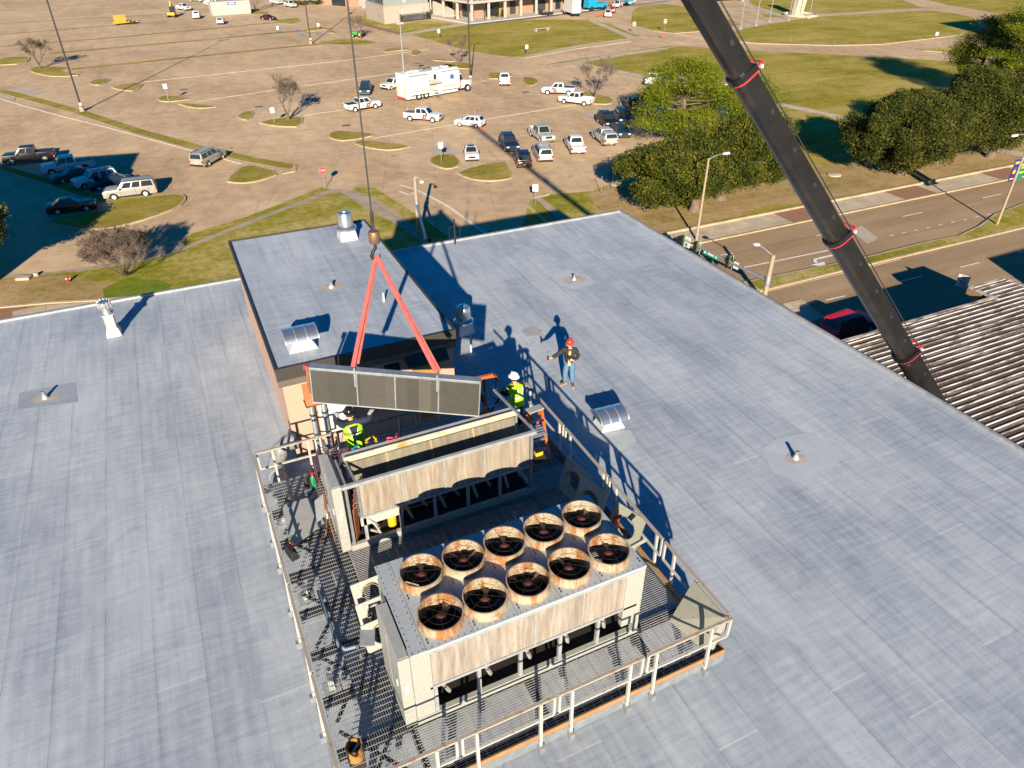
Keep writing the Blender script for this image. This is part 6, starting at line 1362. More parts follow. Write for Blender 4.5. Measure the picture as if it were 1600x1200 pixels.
oak(U(1126,312),4.6,6.4,5.3,4.3,'dense dark oak just left of the crane boom by the street','oakleaf',(2.2,.6),300,144)
oak(U(1407,273),4.8,8.2,6.2,4.4,'broad oak with a pale trunk right of the crane boom','oakleaf2',(-.5,.8),380,144)
oak(U(1547,246),5.7,8.6,6.4,5.0,'broad oak with split pale trunk at the right edge above the banner lamp','oakleaf2',(-1.2,1.2),380,144)
oak(U(-34,438),4.6,3.9,3.6,3.4,'dark tree reaching into the picture at the left edge beside the shaded lot','oakleaf2',(0,0),170,127)
oak(U(1640,205),5.,7.,6.,4.4,'oak behind the two banner lamp at the far right edge, mostly out of the picture','oakleaf2',(0,0),220,136)
def pine(pos,Ht,Rr,lab,tiers,per,zlo=.35,clump=1.0):
    t=thing('pine_tree',lab,'tree',(pos.x,pos.y,G),0,'evergreen trees along the street'); m=MB(); m.tube([(0,0,-.1),(.1,.05,Ht*.4),(-.1,.1,Ht*.75),(.05,0,Ht)],[.38,.30,.2,.06],8); C=[];S=[]
    for k in range(tiers):
        f=k/(tiers-1); z=Ht*(zlo+(1-zlo)*f); 
        for j in range(per):
            a=random.uniform(0,6.28); r=Rr*random.uniform(.35,1.05)*(1-.55*f**2.2); e=Vector((r*math.cos(a),r*math.sin(a),z+random.uniform(-.3,.9)))
            b=Vector((0,0,z-random.uniform(.5,1.6))); mid=(b+e)/2+Vector((0,0,-.2)); m.tube([b,mid,e],[.09,.06,.02],5,caps=False)
            for q in range(2):
                f2=random.uniform(.7,1.08); c=b+(e-b)*f2+Vector((random.gauss(0,.5),random.gauss(0,.5),random.gauss(.15,.25))); C.append(np.array(c));S.append(random.uniform(.6,1.1)*clump)
    part('trunk',m,M['bark'],t,True); leaves('crown',C,S,M['pineleaf'],t,420,(.85,.85,.34),2.8,.115); return t
pine(U(1062,220),8.8,7.7,'loose bright green pine standing among parked cars behind the two dark oaks',8,8,.28,1.15)
pine(U(1165,200),6.0,3.6,'small loose green pine right behind the crane boom, between boom and oak',5,7,.28)
pine(U(1588,172),15.5,6.6,'tall pine with layered bright branches at the top right corner',9,8,.36,1.25)
pine(U(1518,150),10.5,5.0,'shorter layered pine just left of the tall one at the top right',6,7,.36,1.15)
def bare(px,py,Ht,lab,depth=5,spread=.55,multi=3,r=.13,name='bare_tree',group='leafless trees',upb=.25,L0=.36):
    p=U(px,py); t=thing(name,lab,'tree' if name=='bare_tree' else 'bush',(p.x,p.y,G),0,group); m=MB(); tips=[]
    if name=='bare_tree': m.tube([(0,0,-.1),(0,0,Ht*.16)],[r*1.4,r],7); st=Vector((0,0,Ht*.15))
    else: st=Vector((0,0,0))
    for k in range(multi):
        a=k*6.28/multi+random.random(); hx=.55 if name=='bare_tree' else random.uniform(.5,1.35); grow(m,st,(math.cos(a)*hx,math.sin(a)*hx,.9),Ht*L0,r*.75,depth,tips,spread,upb,(2,3),.70,3,.014)
    me=part('trunk' if name=='bare_tree' else 'branches',m,M['twig'],t); tw=MB()
    for q in tips:
        for _ in range(5):
            d=Vector((random.gauss(0,1),random.gauss(0,1),random.gauss(.4,.8))).normalized()*random.uniform(.25,.6)*Ht/5; tw.tube([q,q+d*.5+Vector((0,0,.03)),q+d],[.013,.011,.007],3,caps=False)
    if len(tw.v): part('crown',tw,M['twig'],t)
bare(451,188,5.2,'wide leafless tree on a kerbed island in the middle of the lot',5,.6,4,.2)
bare(63,107,4.6,'leafless tree on the grass island at the upper left',5,.5,4,.16)
bare(718,99,4.4,'leafless tree on the island behind the command truck',5,.5,3,.15)
bare(930,154,5.,'leafless tree on the island beside the white pickups at the right',5,.5,4,.17)
bare(564,60,4.4,'leafless tree beside the small green tractor at the top',4,.55,4,.15)
bare(400,18,6.,'leafless tree right of the site office trailer at the top',4,.5,4,.17)
bare(197,432,4.5,'large grey brown leafless bush on the lawn at the left behind the roof edge',5,.55,14,.07,'leafless_bush','leafless bushes',.30,.33)
# clipped evergreen row by the warehouse
C=[];t=thing('evergreen_hedge','low dark green hedge by the warehouse at the top','hedge',at(477,8)); 
for k in range(30): C.append(np.array([-6+k*.45,random.uniform(-.6,.6),random.uniform(.3,1.1)]))
leaves('foliage',C,[.7]*30,M['oakleaf2'],t,60,(.45,.45,.35),1.4,.3)
for i,(px,py,h) in enumerate([(765,28,1.6),(776,28,3),(785,28,2.2)]):
    t=thing('conifer_shrub',['small low conifer shrub on the terrace, leftmost of three','tallest of three conifer shrubs on the terrace','middle sized conifer shrub on the terrace, rightmost of three'][i],'shrub',at(px,py),0,'conifer shrubs on the terrace'); C=[np.array([0,0,z]) for z in np.linspace(.2,h,9)]; leaves('foliage',C,list(np.linspace(.9,.25,9)),M['oakleaf2'],t,50,(.4,.4,.25),1.4,.22)
# ------------------------------------------------------------------ lamps, signals, signs
def htop(b,py,lo=2,hi=40):
    """height above b at which the vertical through b reaches image row py"""
    c0=Vector((0,0,CAMZ))
    for _ in range(50):
        mi=(lo+hi)/2; q=Vector((b.x,b.y,b.z+mi))-c0; y=600-F*q.dot(up)/q.dot(fw)
        if y>py: lo=mi
        else: hi=mi
    return (lo+hi)/2
def lot_lamp(px,py,h,lab,yellow=False):
    p=U(px,py); t=thing('lot_lamp',lab,'lamp post',(p.x,p.y,G),0,'tall dark lamp posts of the parking lot'); m=MB(); m.lathe([(.38,0),(.38,.75),(0,.75)],14); part('footing',m,M['concrete'],t,True)
    m=MB(); m.tube([(0,0,.75),(0,0,h)],[.14,.09],10); part('pole',m,M['brownrust'] if False else M['dark_steel'],t,True); m=MB()
    for a in (0,math.pi): m.bar((0,0,h-.1),(.9*math.cos(a),.9*math.sin(a),h),.07)
    part('arm',m,M['dark_steel'],t); 
    for a in (0,math.pi): m=MB(); m.box(.9*math.cos(a)-.35,-.25,h-.05,.9*math.cos(a)+.35,.25,h+.15); part('lamp_head',m,M['dark_steel'],t,bevel=.03)
    m=MB(); m.box(-.17,-.17,.9,.17,.17,1.3); part('hand_hole_cover',m,M['white'],t)
    if yellow: m=MB(); m.box(-.4,-.4,h*.78,.4,.4,h*.78+1.1); part('yellow_box',m,M['yellow'],t,bevel=.05)
lot_lamp(129,174,26.,'tall dark lamp post on the grass strip at the left, cut by the top edge')
lot_lamp(486,69,26.,'tall dark lamp post near the top middle with a small yellow box','y')
lot_lamp(735,130,16.5,'dark lamp post right beside the front of the command truck')
lot_lamp(96,62,24,'thin dark lamp post far back at the upper left') if False else None
def street_lamp(px,py,toprow,adx,lab,banner=False):
    p=U(px,py); h=htop(p,toprow); t=thing('street_lamp',lab,'street lamp',(p.x,p.y,G),0,'beige street lamps with one arm'); m=MB(); m.tube([(0,0,0),(0,0,h)],[.13,.085],12); part('pole',m,M['concrete'],t,True)
    m=MB(); m.tube([(0,0,h-.12),(adx*.4,0.0,h+.12),(adx,0,h+.22)],[.06,.05,.04],8); part('arm',m,M['galv'],t,True); m=MB(); s=1 if adx>0 else -1; m.hexa([(adx-.05*s,-.14,h+.12),(adx+.7*s,-.14,h+.10),(adx+.7*s,.14,h+.10),(adx-.05*s,.14,h+.12)],[(adx-.02*s,-.09,h+.28),(adx+.6*s,-.1,h+.30),(adx+.6*s,.1,h+.30),(adx-.02*s,.09,h+.28)]); part('lamp_head',m,M['white'],t,bevel=.04)
    m=MB(); m.lathe([(.3,0),(.3,.06),(0,.06)],12); part('base_plate',m,M['concrete'],t)
    if banner:
        zt=htop(p,247); zb=htop(p,282)
        for s,mt,c2,nm in ((-1,'signpurple','logo_yellow','purple'),(1,'bannergreen','logo_yellow','green')):
            m=MB(); x0,x1=sorted((s*.16,s*1.0)); m.box(x0,-.015,zb,x1,.015,zt); o=part('banner',m,M[mt],t); o['label']=nm+' street banner'
            m=MB(); m.bar((0,0,zt+.02),(s*1.05,0,zt+.02),.04); part('banner_arm',m,M['galv'],t)
            m=MB(); H_=zt-zb; cx_=(x0+x1)/2
            if nm=='purple':
                m.box(x0+.12,-.022,zt-.22*H_,x1-.12,-.016,zt-.12*H_)
                m.lathe([(0,-.006),(.2,-.006),(.2,.0),(0,0)],12,Tm(cx_,-.017,zb+.42*H_,0,R(90))); m.box(x0+.15,-.022,zb+.08*H_,x1-.15,-.016,zb+.14*H_)
            else:
                m.box(x0+.12,-.022,zb+.62*H_,x1-.12,-.016,zb+.72*H_); m.box(x0+.18,-.022,zb+.52*H_,x1-.18,-.016,zb+.56*H_); m.box(x0+.08,-.022,zb+.30*H_,x1-.08,-.016,zb+.37*H_)
            part('banner_print',m,M['logo_yellow'],o)
            if nm=='purple': m=MB(); m.add([(cx_-.22,-.0225,zb+.62*H_),(cx_+.22,-.0225,zb+.62*H_),(cx_,-.0225,zb+.5*H_)],[(0,1,2)]); part('banner_print',m,M['bannergreen'],o)
street_lamp(1088,376,247,1.6,'beige street lamp in front of the dark oaks near the roof corner')
street_lamp(1557,352,210,-2.3,'beige street lamp on the median with a purple and a green banner',True)
# traffic signal mast by the street
def head(par,x,y,z,n,face,back=True,dbl=False):
    """signal head seen from behind; face = unit direction the lamps face"""
    fx,fy=face; rz=math.atan2(fy,fx); Mx=Tm(x,y,z,rz); cols=(0,) if not dbl else (-.17,.17)
    for c in cols:
        k=n if not dbl else (n if c>0 else n-1)
        for i in range(k):
            zz=-i*.36-(.18 if dbl and c<0 else 0); m=MB(); m.lathe([(0,-.16),(.10,-.15),(.165,-.03),(.17,.05),(.17,.1),(0,.1)],14,Mx@Tm(0,c,zz,0,0,R(90))); o=part('signal_lamp',m,M['sigreen'],par,True)
            m=MB(); m.lathe([(.165,.1),(.165,.33),(.15,.33),(.15,.1)],12,Mx@Tm(0,c,zz,0,0,R(90)),caps=False); part('visor',m,M['black'],o)
    m=MB(); m.tube([Mx@Vector((-.2,.2,.22)),Mx@Vector((-.22,.26,-n*.18)),Mx@Vector((-.2,.2,-n*.36))],.025,6); part('bracket',m,M['offwhite'],par)
pb_=U(1188,575); 
zt=None
# pole base hidden by our roof: pole axis at px 1212,398 (top); distance from the median's end
ry=U(1196,462); pbase=U(1192,474)
h=htop(pbase,398); sg=thing('traffic_signal','traffic signal mast with green signal heads and street name sign, at the right roof edge','traffic signal',(pbase.x,pbase.y,G))
m=MB(); m.tube([(0,0,0),(0,0,h)],[.21,.17],12); part('pole',m,M['concrete'],sg,True)
m=MB(); m.lathe([(.235,h-2.6),(.235,h-1.9),(.2,h-1.85)],12); part('arm_collar',m,M['galv'],sg,True)
ma=h-2.2
d0=(fw*F+rt*(1064-800)-up*(372-600)); za=G+ma+.25; tA=(za-CAMZ)/d0.z; E1=Vector((0,0,CAMZ))+d0*tA; e1=E1-Vector((pbase.x,pbase.y,G)); 
m=MB(); m.tube([(0,0,ma),(e1.x*.5,e1.y*.5,ma+.14),(e1.x,e1.y,ma+.25)],[.15,.11,.07],10); part('mast_arm',m,M['galv'],sg,True)
ad=Vector((e1.x,e1.y,0)).normalized(); AL=Vector((e1.x,e1.y,0)).length; an_=Vector((-ad.y,ad.x)); fdir=(an_.x,an_.y) if an_.x<0 else (-an_.x,-an_.y)
for f_,n_,db in ((.985,3,True),(.80,3,False),(.42,3,False)):
    q=ad*AL*f_; head(sg,q.x,q.y,ma+.5,n_,fdir,True,db)
mx=math.atan2(ad.y,ad.x)
def armsign(f0,w_,hh,z,mt,nm,marks):
    q=ad*AL*f0; Mx=Tm(q.x,q.y,ma+z,mx); m=MB(); m.box(-w_/2,-.02,-hh/2,w_/2,.02,hh/2,Mx); o=part(nm,m,M[mt],sg); 
    for (x0,z0,x1,z1,c) in marks:
        m=MB(); m.box(x0,-.03,z0,x1,-.021,z1,Mx); m.box(x0,.021,z0,x1,.03,z1,Mx); part('sign_print',m,M[c],o)
armsign(.915,.62,.95,.15,'white','regulatory_sign',[(-.05,-.4,.2,-.12,'signgreen'),(-.2,.2,.2,.26,'cab_grey'),(-.2,.05,.2,.1,'cab_grey')])
armsign(.63,1.75,.48,.0,'signgreen','street_name_sign',[(-.75,-.12,-.55,.12,'white'),(-.4,-.08,.3,.09,'white'),(.5,-.1,.72,.1,'white')])
armsign(.34,.5,.6,.05,'white','turn_sign',[(-.2,-.02,.2,.16,'logo_red')])
m=MB(); q=ad*2.6; ld_=Vector((.0,0,0)); h2=h+.2; dd=(fw*F+rt*(1182-800)-up*(382-600)); zz=G+h+.55; E2=Vector((0,0,CAMZ))+dd*((zz-CAMZ)/dd.z); e2=E2-Vector((pbase.x,pbase.y,G)); e2.z=h+.55
m.tube([(0,0,h-.1),(e2.x*.6,e2.y*.6,h+.4),tuple(e2)],[.05,.045,.04],8); part('lamp_arm',m,M['galv'],sg,True); m=MB(); v=Vector((e2.x,e2.y,0)).normalized(); m.lathe([(0,-.1),(.2,-.05),(.24,.02),(.14,.1),(0,.12)],14,Tm(e2.x,e2.y,e2.z)@Matrix.Diagonal((1.3,1.3,1,1))); part('lamp_head',m,M['white'],sg,True)
# second signal pole behind the roof near the lifted hook
p=U(655,372); h=htop(p,277); s2=thing('traffic_signal','beige signal pole with galvanised mast arm behind the penthouse, partly in the roof shade','traffic signal',(p.x,p.y,G))
m=MB(); m.tube([(0,0,0),(0,0,h)],[.2,.16],12); part('pole',m,M['concrete'],s2,True); m=MB(); m.lathe([(.24,h*.52),(.24,h*.62)],12); part('arm_collar',m,M['galv'],s2)
m=MB(); dd=(fw*F+rt*(668-800)-up*(383-600)); zz=G+h*.62; Ea=Vector((0,0,CAMZ))+dd*((zz-CAMZ)/dd.z); ea=Ea-Vector((p.x,p.y,G)); m.tube([(0,0,h*.57),(ea.x*.5,ea.y*.5,h*.6),(ea.x*1.3,ea.y*1.3,h*.63)],[.14,.11,.08],10); part('mast_arm',m,M['galv'],s2,True)
m=MB(); m.tube([(0,0,h),(.3,-.1,h-.05),(.55,-.15,h-.35)],.06,8); part('lamp_arm',m,M['galv'],s2,True); m=MB(); m.lathe([(0,-.15),(.22,-.12),(.2,.05),(0,.1)],12,Tm(.6,-.18,h-.4)); part('lamp_head',m,M['white'],s2,True)
av=Vector((ea.x,ea.y,0)).normalized(); head(s2,ea.x*.95,ea.y*.95,h*.6+.3,3,(1,0)); 
t=thing('antenna_mast','thin black antenna mast with square wire loop at the back roof edge','antenna',(U(711,381,0).x,30.6,0)); m=MB(); m.tube([(0,0,0),(0,0,1.25)],.04,6); part('mast',m,M['black'],t); m=MB(); m.tube([(-.28,0,.35),(.28,0,.35),(.28,0,.88),(-.28,0,.88)],.02,6,closed=True); part('loop',m,M['black'],t)
# small signs
def text_mesh(s,size,mat,par,loc,rot,name='lettering'):
    c=bpy.data.curves.new(name,'FONT'); c.body=s; c.size=size; c.align_x='CENTER'; c.align_y='CENTER'; c.extrude=.004
    o=bpy.data.objects.new('tmp',c); COL.objects.link(o); dg=bpy.context.evaluated_depsgraph_get(); me=bpy.data.meshes.new_from_object(o.evaluated_get(dg)); bpy.data.objects.remove(o); bpy.data.curves.remove(c)
    me.materials.clear(); me.materials.append(mat); q=link(name,me,par); q.location=loc; q.rotation_euler=rot; return q
def sign(px,py,toprow,lab,kind='white',face=None,grp='small post signs in the lot'):
    p=U(px,py); h=htop(p,toprow,.5,6); rz=math.atan2(-p.x,p.y) if face is None else face; t=thing('post_sign',lab,'sign',(p.x,p.y,G),rz,grp); m=MB(); m.tube([(0,0,0),(0,0,h)],.035,6); part('post',m,M['galv'],t)
    if kind=='white': m=MB(); m.box(-.3,-.05,h-.75,.3,-.036,h); part('sign_plate',m,M['white'],t)
    elif kind=='stop':
        m=MB(); vs=[(.38*math.cos(R(22.5+45*k)),-.045,h-.38+.38*math.sin(R(22.5+45*k))) for k in range(8)]; m.add(vs+[(x,y+.012,z) for x,y,z in vs],[tuple(range(8)),tuple(range(15,7,-1))]+[(k,(k+1)%8,8+(k+1)%8,8+k) for k in range(8)]); part('sign_plate',m,M['logo_red'],t); text_mesh('STOP',.26,M['white'],t,(0,-.052,h-.38),(R(90),0,0))
    elif kind=='notice': m=MB(); m.box(-.35,-.05,h-.9,.35,-.036,h); o=part('sign_plate',m,M['white'],t); m=MB(); m.box(-.28,-.058,h-.4,.28,-.051,h-.1); m.box(-.28,-.058,h-.8,.28,-.051,h-.55); part('sign_print',m,M['logo_red'],o)
    elif kind=='yield': m=MB(); m.add([(-.4,-.05,h),(.4,-.05,h),(0,-.05,h-.7),(-.4,-.04,h),(.4,-.04,h),(0,-.04,h-.7)],[(0,1,2),(5,4,3),(0,3,4,1),(1,4,5,2),(2,5,3,0)]); part('sign_plate',m,M['logo_red'],t)
    elif kind=='speed':
        m=MB(); m.box(-.42,-.05,h-1.0,.42,-.036,h); o=part('sign_plate',m,M['white'],t); text_mesh('35',.52,M['black'],o,(0,-.054,h-.68),(R(90),0,0)); text_mesh('SPEED\nLIMIT',.17,M['black'],o,(0,-.054,h-.2),(R(90),0,0))
    elif kind=='post': pass
    return t
sign(690,257,222,'white sign on a thin post on the grass island beside the white sedan')
sign(836,322,288,'white sign on a thin post in the grass tip by the roof corner')
sign(508,296,261,'red stop sign by the sidewalk end behind the penthouse','stop')
sign(264,160,131,'white sign on the kerbed island left of the wide bare tree')
sign(429,194,168,'white sign on the island of the wide bare tree')
sign(434,46,41,'small white accessible parking sign by the blue painted bays'); sign(498,46,36,'small white accessible parking sign on the grass tip right of the blue bays')
sign(1038,50,30,'red and white notice sign on the lawn corner at the far drive','notice'); sign(990,52,34,'red and white notice sign beside the curving drive, left of the similar one','notice'); sign(1035,60,52,'low red yield sign at the mouth of the far drive','yield')
sign(1461,64,50,'small white sign at the kerb of the far drive left of the shaded lawn'); sign(1301,80,62,'slim metal marker post beside the far drive','post'); sign(1234,70,57,'slim metal marker post on the lawn side of the far drive','post')
sign(939,304,275,'grey metal post at the lot edge, left of two','post'); sign(956.5,298,268,'grey metal post at the lot edge, right of two','post')
sign(1022,121,101,'thin sign post on the lawn behind the white pickup by the pine','post'); sign(823,86,70,'grey sign post at the lawn corner beside the hydrant','white'); sign(686,60,46,'thin post at the left end of the lawn','white')
sign(1490,478,430,'white speed limit 35 sign in shade behind the shop wing','speed',R(-72))
# hydrants, boxes, lawn bits
def hydrant(px,py,lab,c='red'):
    t=thing('fire_hydrant',lab,'fire hydrant',at(px,py),0,'fire hydrants'); t.scale=(.75,)*3; m=MB(); m.lathe([(.2,0),(.2,.06),(.14,.08),(.14,.5),(.18,.52),(.18,.58),(.12,.68),(.04,.74),(0,.75)],14); part('barrel',m,M[c],t,True); m=MB(); m.tube([(-.25,0,.42),(.25,0,.42)],.07,8); part('nozzle',m,M['white'],t)
hydrant(108,441,'orange red fire hydrant on the dry lawn at the left'); hydrant(842,87,'red fire hydrant beside the far drive')
t=thing('concrete_box','small square concrete utility box by the sidewalk at the left edge','box',at(38,436),R(-18)); t.scale=(.62,.7,.6); m=MB(); m.box(-.9,-.5,0,.9,.5,.35); part('box_body',m,M['kerbgrey'],t,bevel=.03); m=MB(); m.box(-.8,-.4,.352,.8,.4,.4); part('lid',m,M['kerbgrey'],t)
t=thing('concrete_stump','small pale concrete stump on the lawn beside the utility box','stump',at(57,431)); m=MB(); m.lathe([(.2,0),(.22,.25),(.18,.3),(0,.31)],12); part('stump_body',m,M['walkpale'],t,True)
t=thing('manhole_cover','pale round concrete manhole cover on the lawn right of the crane boom','manhole',at(1303,274)); m=MB(); m.lathe([(.8,0),(.8,.14),(.72,.17),(0,.17)],20); part('cover',m,M['walkpale'],t,True)
for i,(px,py,tr) in enumerate([(1157,45,-4),(1181,40,-6),(1202,34,-6),(1232,32,-6),(1264,29,-6)]):
    p=U(px,py); t=thing('flag_pole','slender grey flag pole on the lawn before the monument, '+['first from the crane boom','second from the crane boom','third from the crane boom','just left of the monument','right behind the monument'][i],'flag pole',(p.x,p.y,G),0,'flag poles'); m=MB(); m.tube([(0,0,0),(0,0,11)],[.12,.06],8); part('pole',m,M['galv'],t,True); m=MB(); m.lathe([(.4,0),(.35,.15),(0,.2)],12); part('base',m,M['walkpale'],t)
for i,(px,py) in enumerate([(711,33),(757,34)]):
    t=thing('terrace_lamp',['black terrace lamp left of the white column at the building corner','black terrace lamp right of the building corner'][i],'lamp post',at(px,py),0,'terrace lamps'); m=MB(); m.tube([(0,0,0),(0,0,4.4)],.09,8); part('pole',m,M['black'],t); m=MB(); m.lathe([(.15,4.4),(.4,4.55),(.4,4.65),(0,4.85)],12); part('lamp_shade',m,M['tan_board'],t,True)
# ------------------------------------------------------------------ people
def skin(chains,root=0,sub=2):
    """chains: list of [(x,y,z,rx,ry),...]; points shared by position"""
    P=[];RR=[];Ed=[];idx={}
    def vid(p):
        k=tuple(round(c,4) for c in p[:3])
        if k not in idx: idx[k]=len(P); P.append(p[:3]); RR.append((p[3],p[4] if len(p)>4 else p[3]))
        return idx[k]
    for c in chains:
        ids=[vid(p) for p in c]; Ed+= [(a,b) for a,b in zip(ids[:-1],ids[1:]) if a!=b]
    me=bpy.data.meshes.new('skin'); me.from_pydata(P,Ed,[]); o=bpy.data.objects.new('tmp',me); COL.objects.link(o)
    md=o.modifiers.new('s','SKIN'); md.use_smooth_shade=True; md.branch_smoothing=.3
    if not me.skin_vertices: 
        bm=bmesh.new(); bm.from_mesh(me); bm.verts.layers.skin.verify(); bm.to_mesh(me); bm.free()
    for i,sv in enumerate(me.skin_vertices[0].data): sv.radius=RR[i]; sv.use_root=(i==root)
    s=o.modifiers.new('u','SUBSURF'); s.levels=sub; s.render_levels=sub
    dg=bpy.context.evaluated_depsgraph_get(); ev=o.evaluated_get(dg); m2=bpy.data.meshes.new_from_object(ev)
    V=[tuple(v.co) for v in m2.vertices]; Fc=[tuple(p.vertices) for p in m2.polygons]
    bpy.data.objects.remove(o); bpy.data.meshes.remove(me); bpy.data.meshes.remove(m2); return V,Fc
def person(label,loc,rz,J,cl,face_dir=(0,-1)):
    """J: joints in metres (local); cl: clothing spec"""
    t=thing('person',label,'person',loc,rz); V3=lambda k:Vector(J[k])
    def c(k,r,r2=None): return (*J[k],r,r2 or r)
    def between(a,b,f,r): p=V3(a).lerp(V3(b),f); return (*p,r,r)
    hd=V3('head'); fd=Vector((*face_dir,0)).normalized()
    # body: one continuous surface
    b=MB()
    V,Fc=skin([[c('pelvis',.135,.11),c('spine',.125,.095),c('chest',.155,.105),c('neck',.06),(*(hd-Vector((0,0,.09))),.062,.065),(*hd,.082,.095),(*(hd+Vector((0,0,.075))),.07,.08)]]+
      [[c('chest',.155,.105),c('sh'+s,.068),c('el'+s,.048),between('el'+s,'wr'+s,.5,.043),c('wr'+s,.03)] for s in 'lr']+
      [[c('pelvis',.135,.11),c('hp'+s,.095),c('kn'+s,.064),between('kn'+s,'an'+s,.4,.06),c('an'+s,.042),c('to'+s,.036,.03)] for s in 'lr'])
    b.add(V,Fc)
    for s in 'lr':
        w=V3('wr'+s); e=V3('el'+s); d=(V3('ha'+s)-w).normalized() if 'ha'+s in J else (w-e).normalized(); u=d.orthogonal().normalized(); u=Vector((0,0,1)).cross(d); u=u.normalized() if u.length>.05 else Vector((1,0,0)); n=d.cross(u)
        b.tube([w-d*.02,w+d*.03,w+d*.085],[.03,.040,.036],8)
        for i,(o,L) in enumerate(((-.03,.075),(-.01,.085),(.011,.08),(.031,.062))):
            p=w+d*.07+u*o; b.tube([p,p+d*L*.45+n*.004,p+d*L*.75-n*.018,p+d*L*.8-n*.042],[.0105,.010,.009,.007],6)
        p=w+d*.025+u*.035*(1 if s=='l' else -1); b.tube([p,p+d*.035+u*.03*(1 if s=='l' else -1),p+d*.07+u*.028*(1 if s=='l' else -1)-n*.01],[.013,.012,.008],6)
    sd=Vector((fd.y,-fd.x,0))
    if not cl.get('glovebody'):
        p=hd-Vector((0,0,.01)); b.tube([p+fd*.085+Vector((0,0,.03)),p+fd*.118-Vector((0,0,.012)),p+fd*.09-Vector((0,0,.022))],[.008,.016,.008],6)      # nose
        b.tube([p+fd*.092+sd*.028-Vector((0,0,.05)),p+fd*.100-Vector((0,0,.048)),p+fd*.092-sd*.028-Vector((0,0,.05))],.009,6)                      # lips
        for q in (1,-1): b.lathe([(0,-.008),(.022,0),(.026,.006),(0,.012)],8,Matrix.Translation(p+sd*q*.086)@Matrix.Rotation(R(90)*q,4,fd))
    o=b.build('body',M['skin'],t,True); 
    def garment(nm,chains,mat,root=0,extra=None):
        V,Fc=skin(chains,root); m=MB(); m.add(V,Fc)
        return m.build(nm,M[mat],t,True)
    g=1.13
    if 'legs' in cl: garment('trousers',[[c('pelvis',.175,.145),(*(V3('pelvis')+Vector((0,0,.1))),.165,.135)]]+[[c('pelvis',.175,.145),c('hp'+s,.132),c('kn'+s,.1),between('kn'+s,'an'+s,.45,.092),between('kn'+s,'an'+s,.97,.084)] for s in 'lr'],cl['legs'])
    up_=[[(*(V3('pelvis')+Vector((0,0,-.13))),.205,.17),c('spine',.195,.16),c('chest',.235,.165),(*(V3('chest').lerp(V3('neck'),.62)),.085,.085)]]
    arms=[[c('chest',.235,.165),c('sh'+s,.108),c('el'+s,.082),between('el'+s,'wr'+s,.5,.07),between('el'+s,'wr'+s,.94,.056)] for s in 'lr']
    if 'top' in cl: garment('jacket' if cl.get('jacket') else 'shirt',up_+arms,cl['top'])
    if 'vest' in cl:
        pv,ch,nk=V3('pelvis'),V3('chest'),V3('neck'); sp_=V3('spine'); m=MB(); nn_=24; axx=(V3('shr')-V3('shl')); axx.z=0; yaw_=math.atan2(axx.y,axx.x); vs=[]
        prof_=[(pv+Vector((0,0,-.13)),.235,.19),(pv+Vector((0,0,-.02)),.23,.185),(sp_,.225,.18),(sp_.lerp(ch,.6),.24,.18),(ch+Vector((0,0,.02)),.25,.172),(ch+Vector((0,0,.075)),.24,.145),(ch.lerp(nk,.68),.165,.10),(ch.lerp(nk,.86),.10,.085)]
        for q_,rx_,ry_ in prof_:
            for i in range(nn_): a_=2*math.pi*i/nn_; c_,s_=math.cos(a_),math.sin(a_); e_=Vector((rx_*math.copysign(abs(c_)**.8,c_),ry_*math.copysign(abs(s_)**.8,s_),0)); vs.append(q_+Matrix.Rotation(yaw_,3,'Z')@e_)
        m.add(vs,[(j*nn_+i,j*nn_+(i+1)%nn_,(j+1)*nn_+(i+1)%nn_,(j+1)*nn_+i) for j in range(len(prof_)-1) for i in range(nn_)]); ve=m.build('vest',M['hivis'],t,True)
        m=MB(); pv,ch=V3('pelvis'),V3('chest'); spn=V3('spine')
        def ring(cn,rx,ry,wd,tilt=0):
            k=20; vs=[]
            for z in (-wd/2,wd/2):
                for i in range(k): a=2*math.pi*i/k; q=Vector((rx*math.cos(a),ry*math.sin(a),z)); vs.append(cn+Matrix.Rotation(yaw_,3,'Z')@q)
            m.add(vs,[(i,(i+1)%k,k+(i+1)%k,k+i) for i in range(k)])
        ring(spn-Vector((0,0,.03)),.239,.194,.05)
        for s in 'lr':
            a=V3('chest').lerp(V3('sh'+s),.55)
            for q in (1,-1): nb=fd*q; m.bar(spn+nb*.188+(a-ch)*.55,ch+nb*.182+(a-ch)*.95+Vector((0,0,.02)),.042,.012,tuple(nb))
            
        part('reflective_tape',m,M['reflect'],ve)
    for s in 'lr':
        if 'boot' in cl:
            an,to=V3('an'+s),V3('to'+s); d=(to-an); d.z=0; d.normalize(); m=MB(); V,Fc=skin([[(*(an+Vector((0,0,.11))),.062,.06),(*an,.060,.058),(*(an.lerp(to,.5)+Vector((0,0,-.005))),.052,.045),(*(to+d*.03),.046,.034)]],0,2); m.add(V,Fc); bt=m.build('boot',M[cl['boot']],t,True)
            m=MB(); sd2=Vector((-d.y,d.x,0)); q0=an-d*.06;q1=to+d*.075; z0=min(an.z,to.z)-.055; pts=[q0+sd2*.035,q0-sd2*.035,q1-sd2*.03,q1+sd2*.03]; m.hexa([(p.x,p.y,z0) for p in pts],[(p.x,p.y,z0+.022) for p in pts]); part('sole',m,M['tanshirt'],bt)
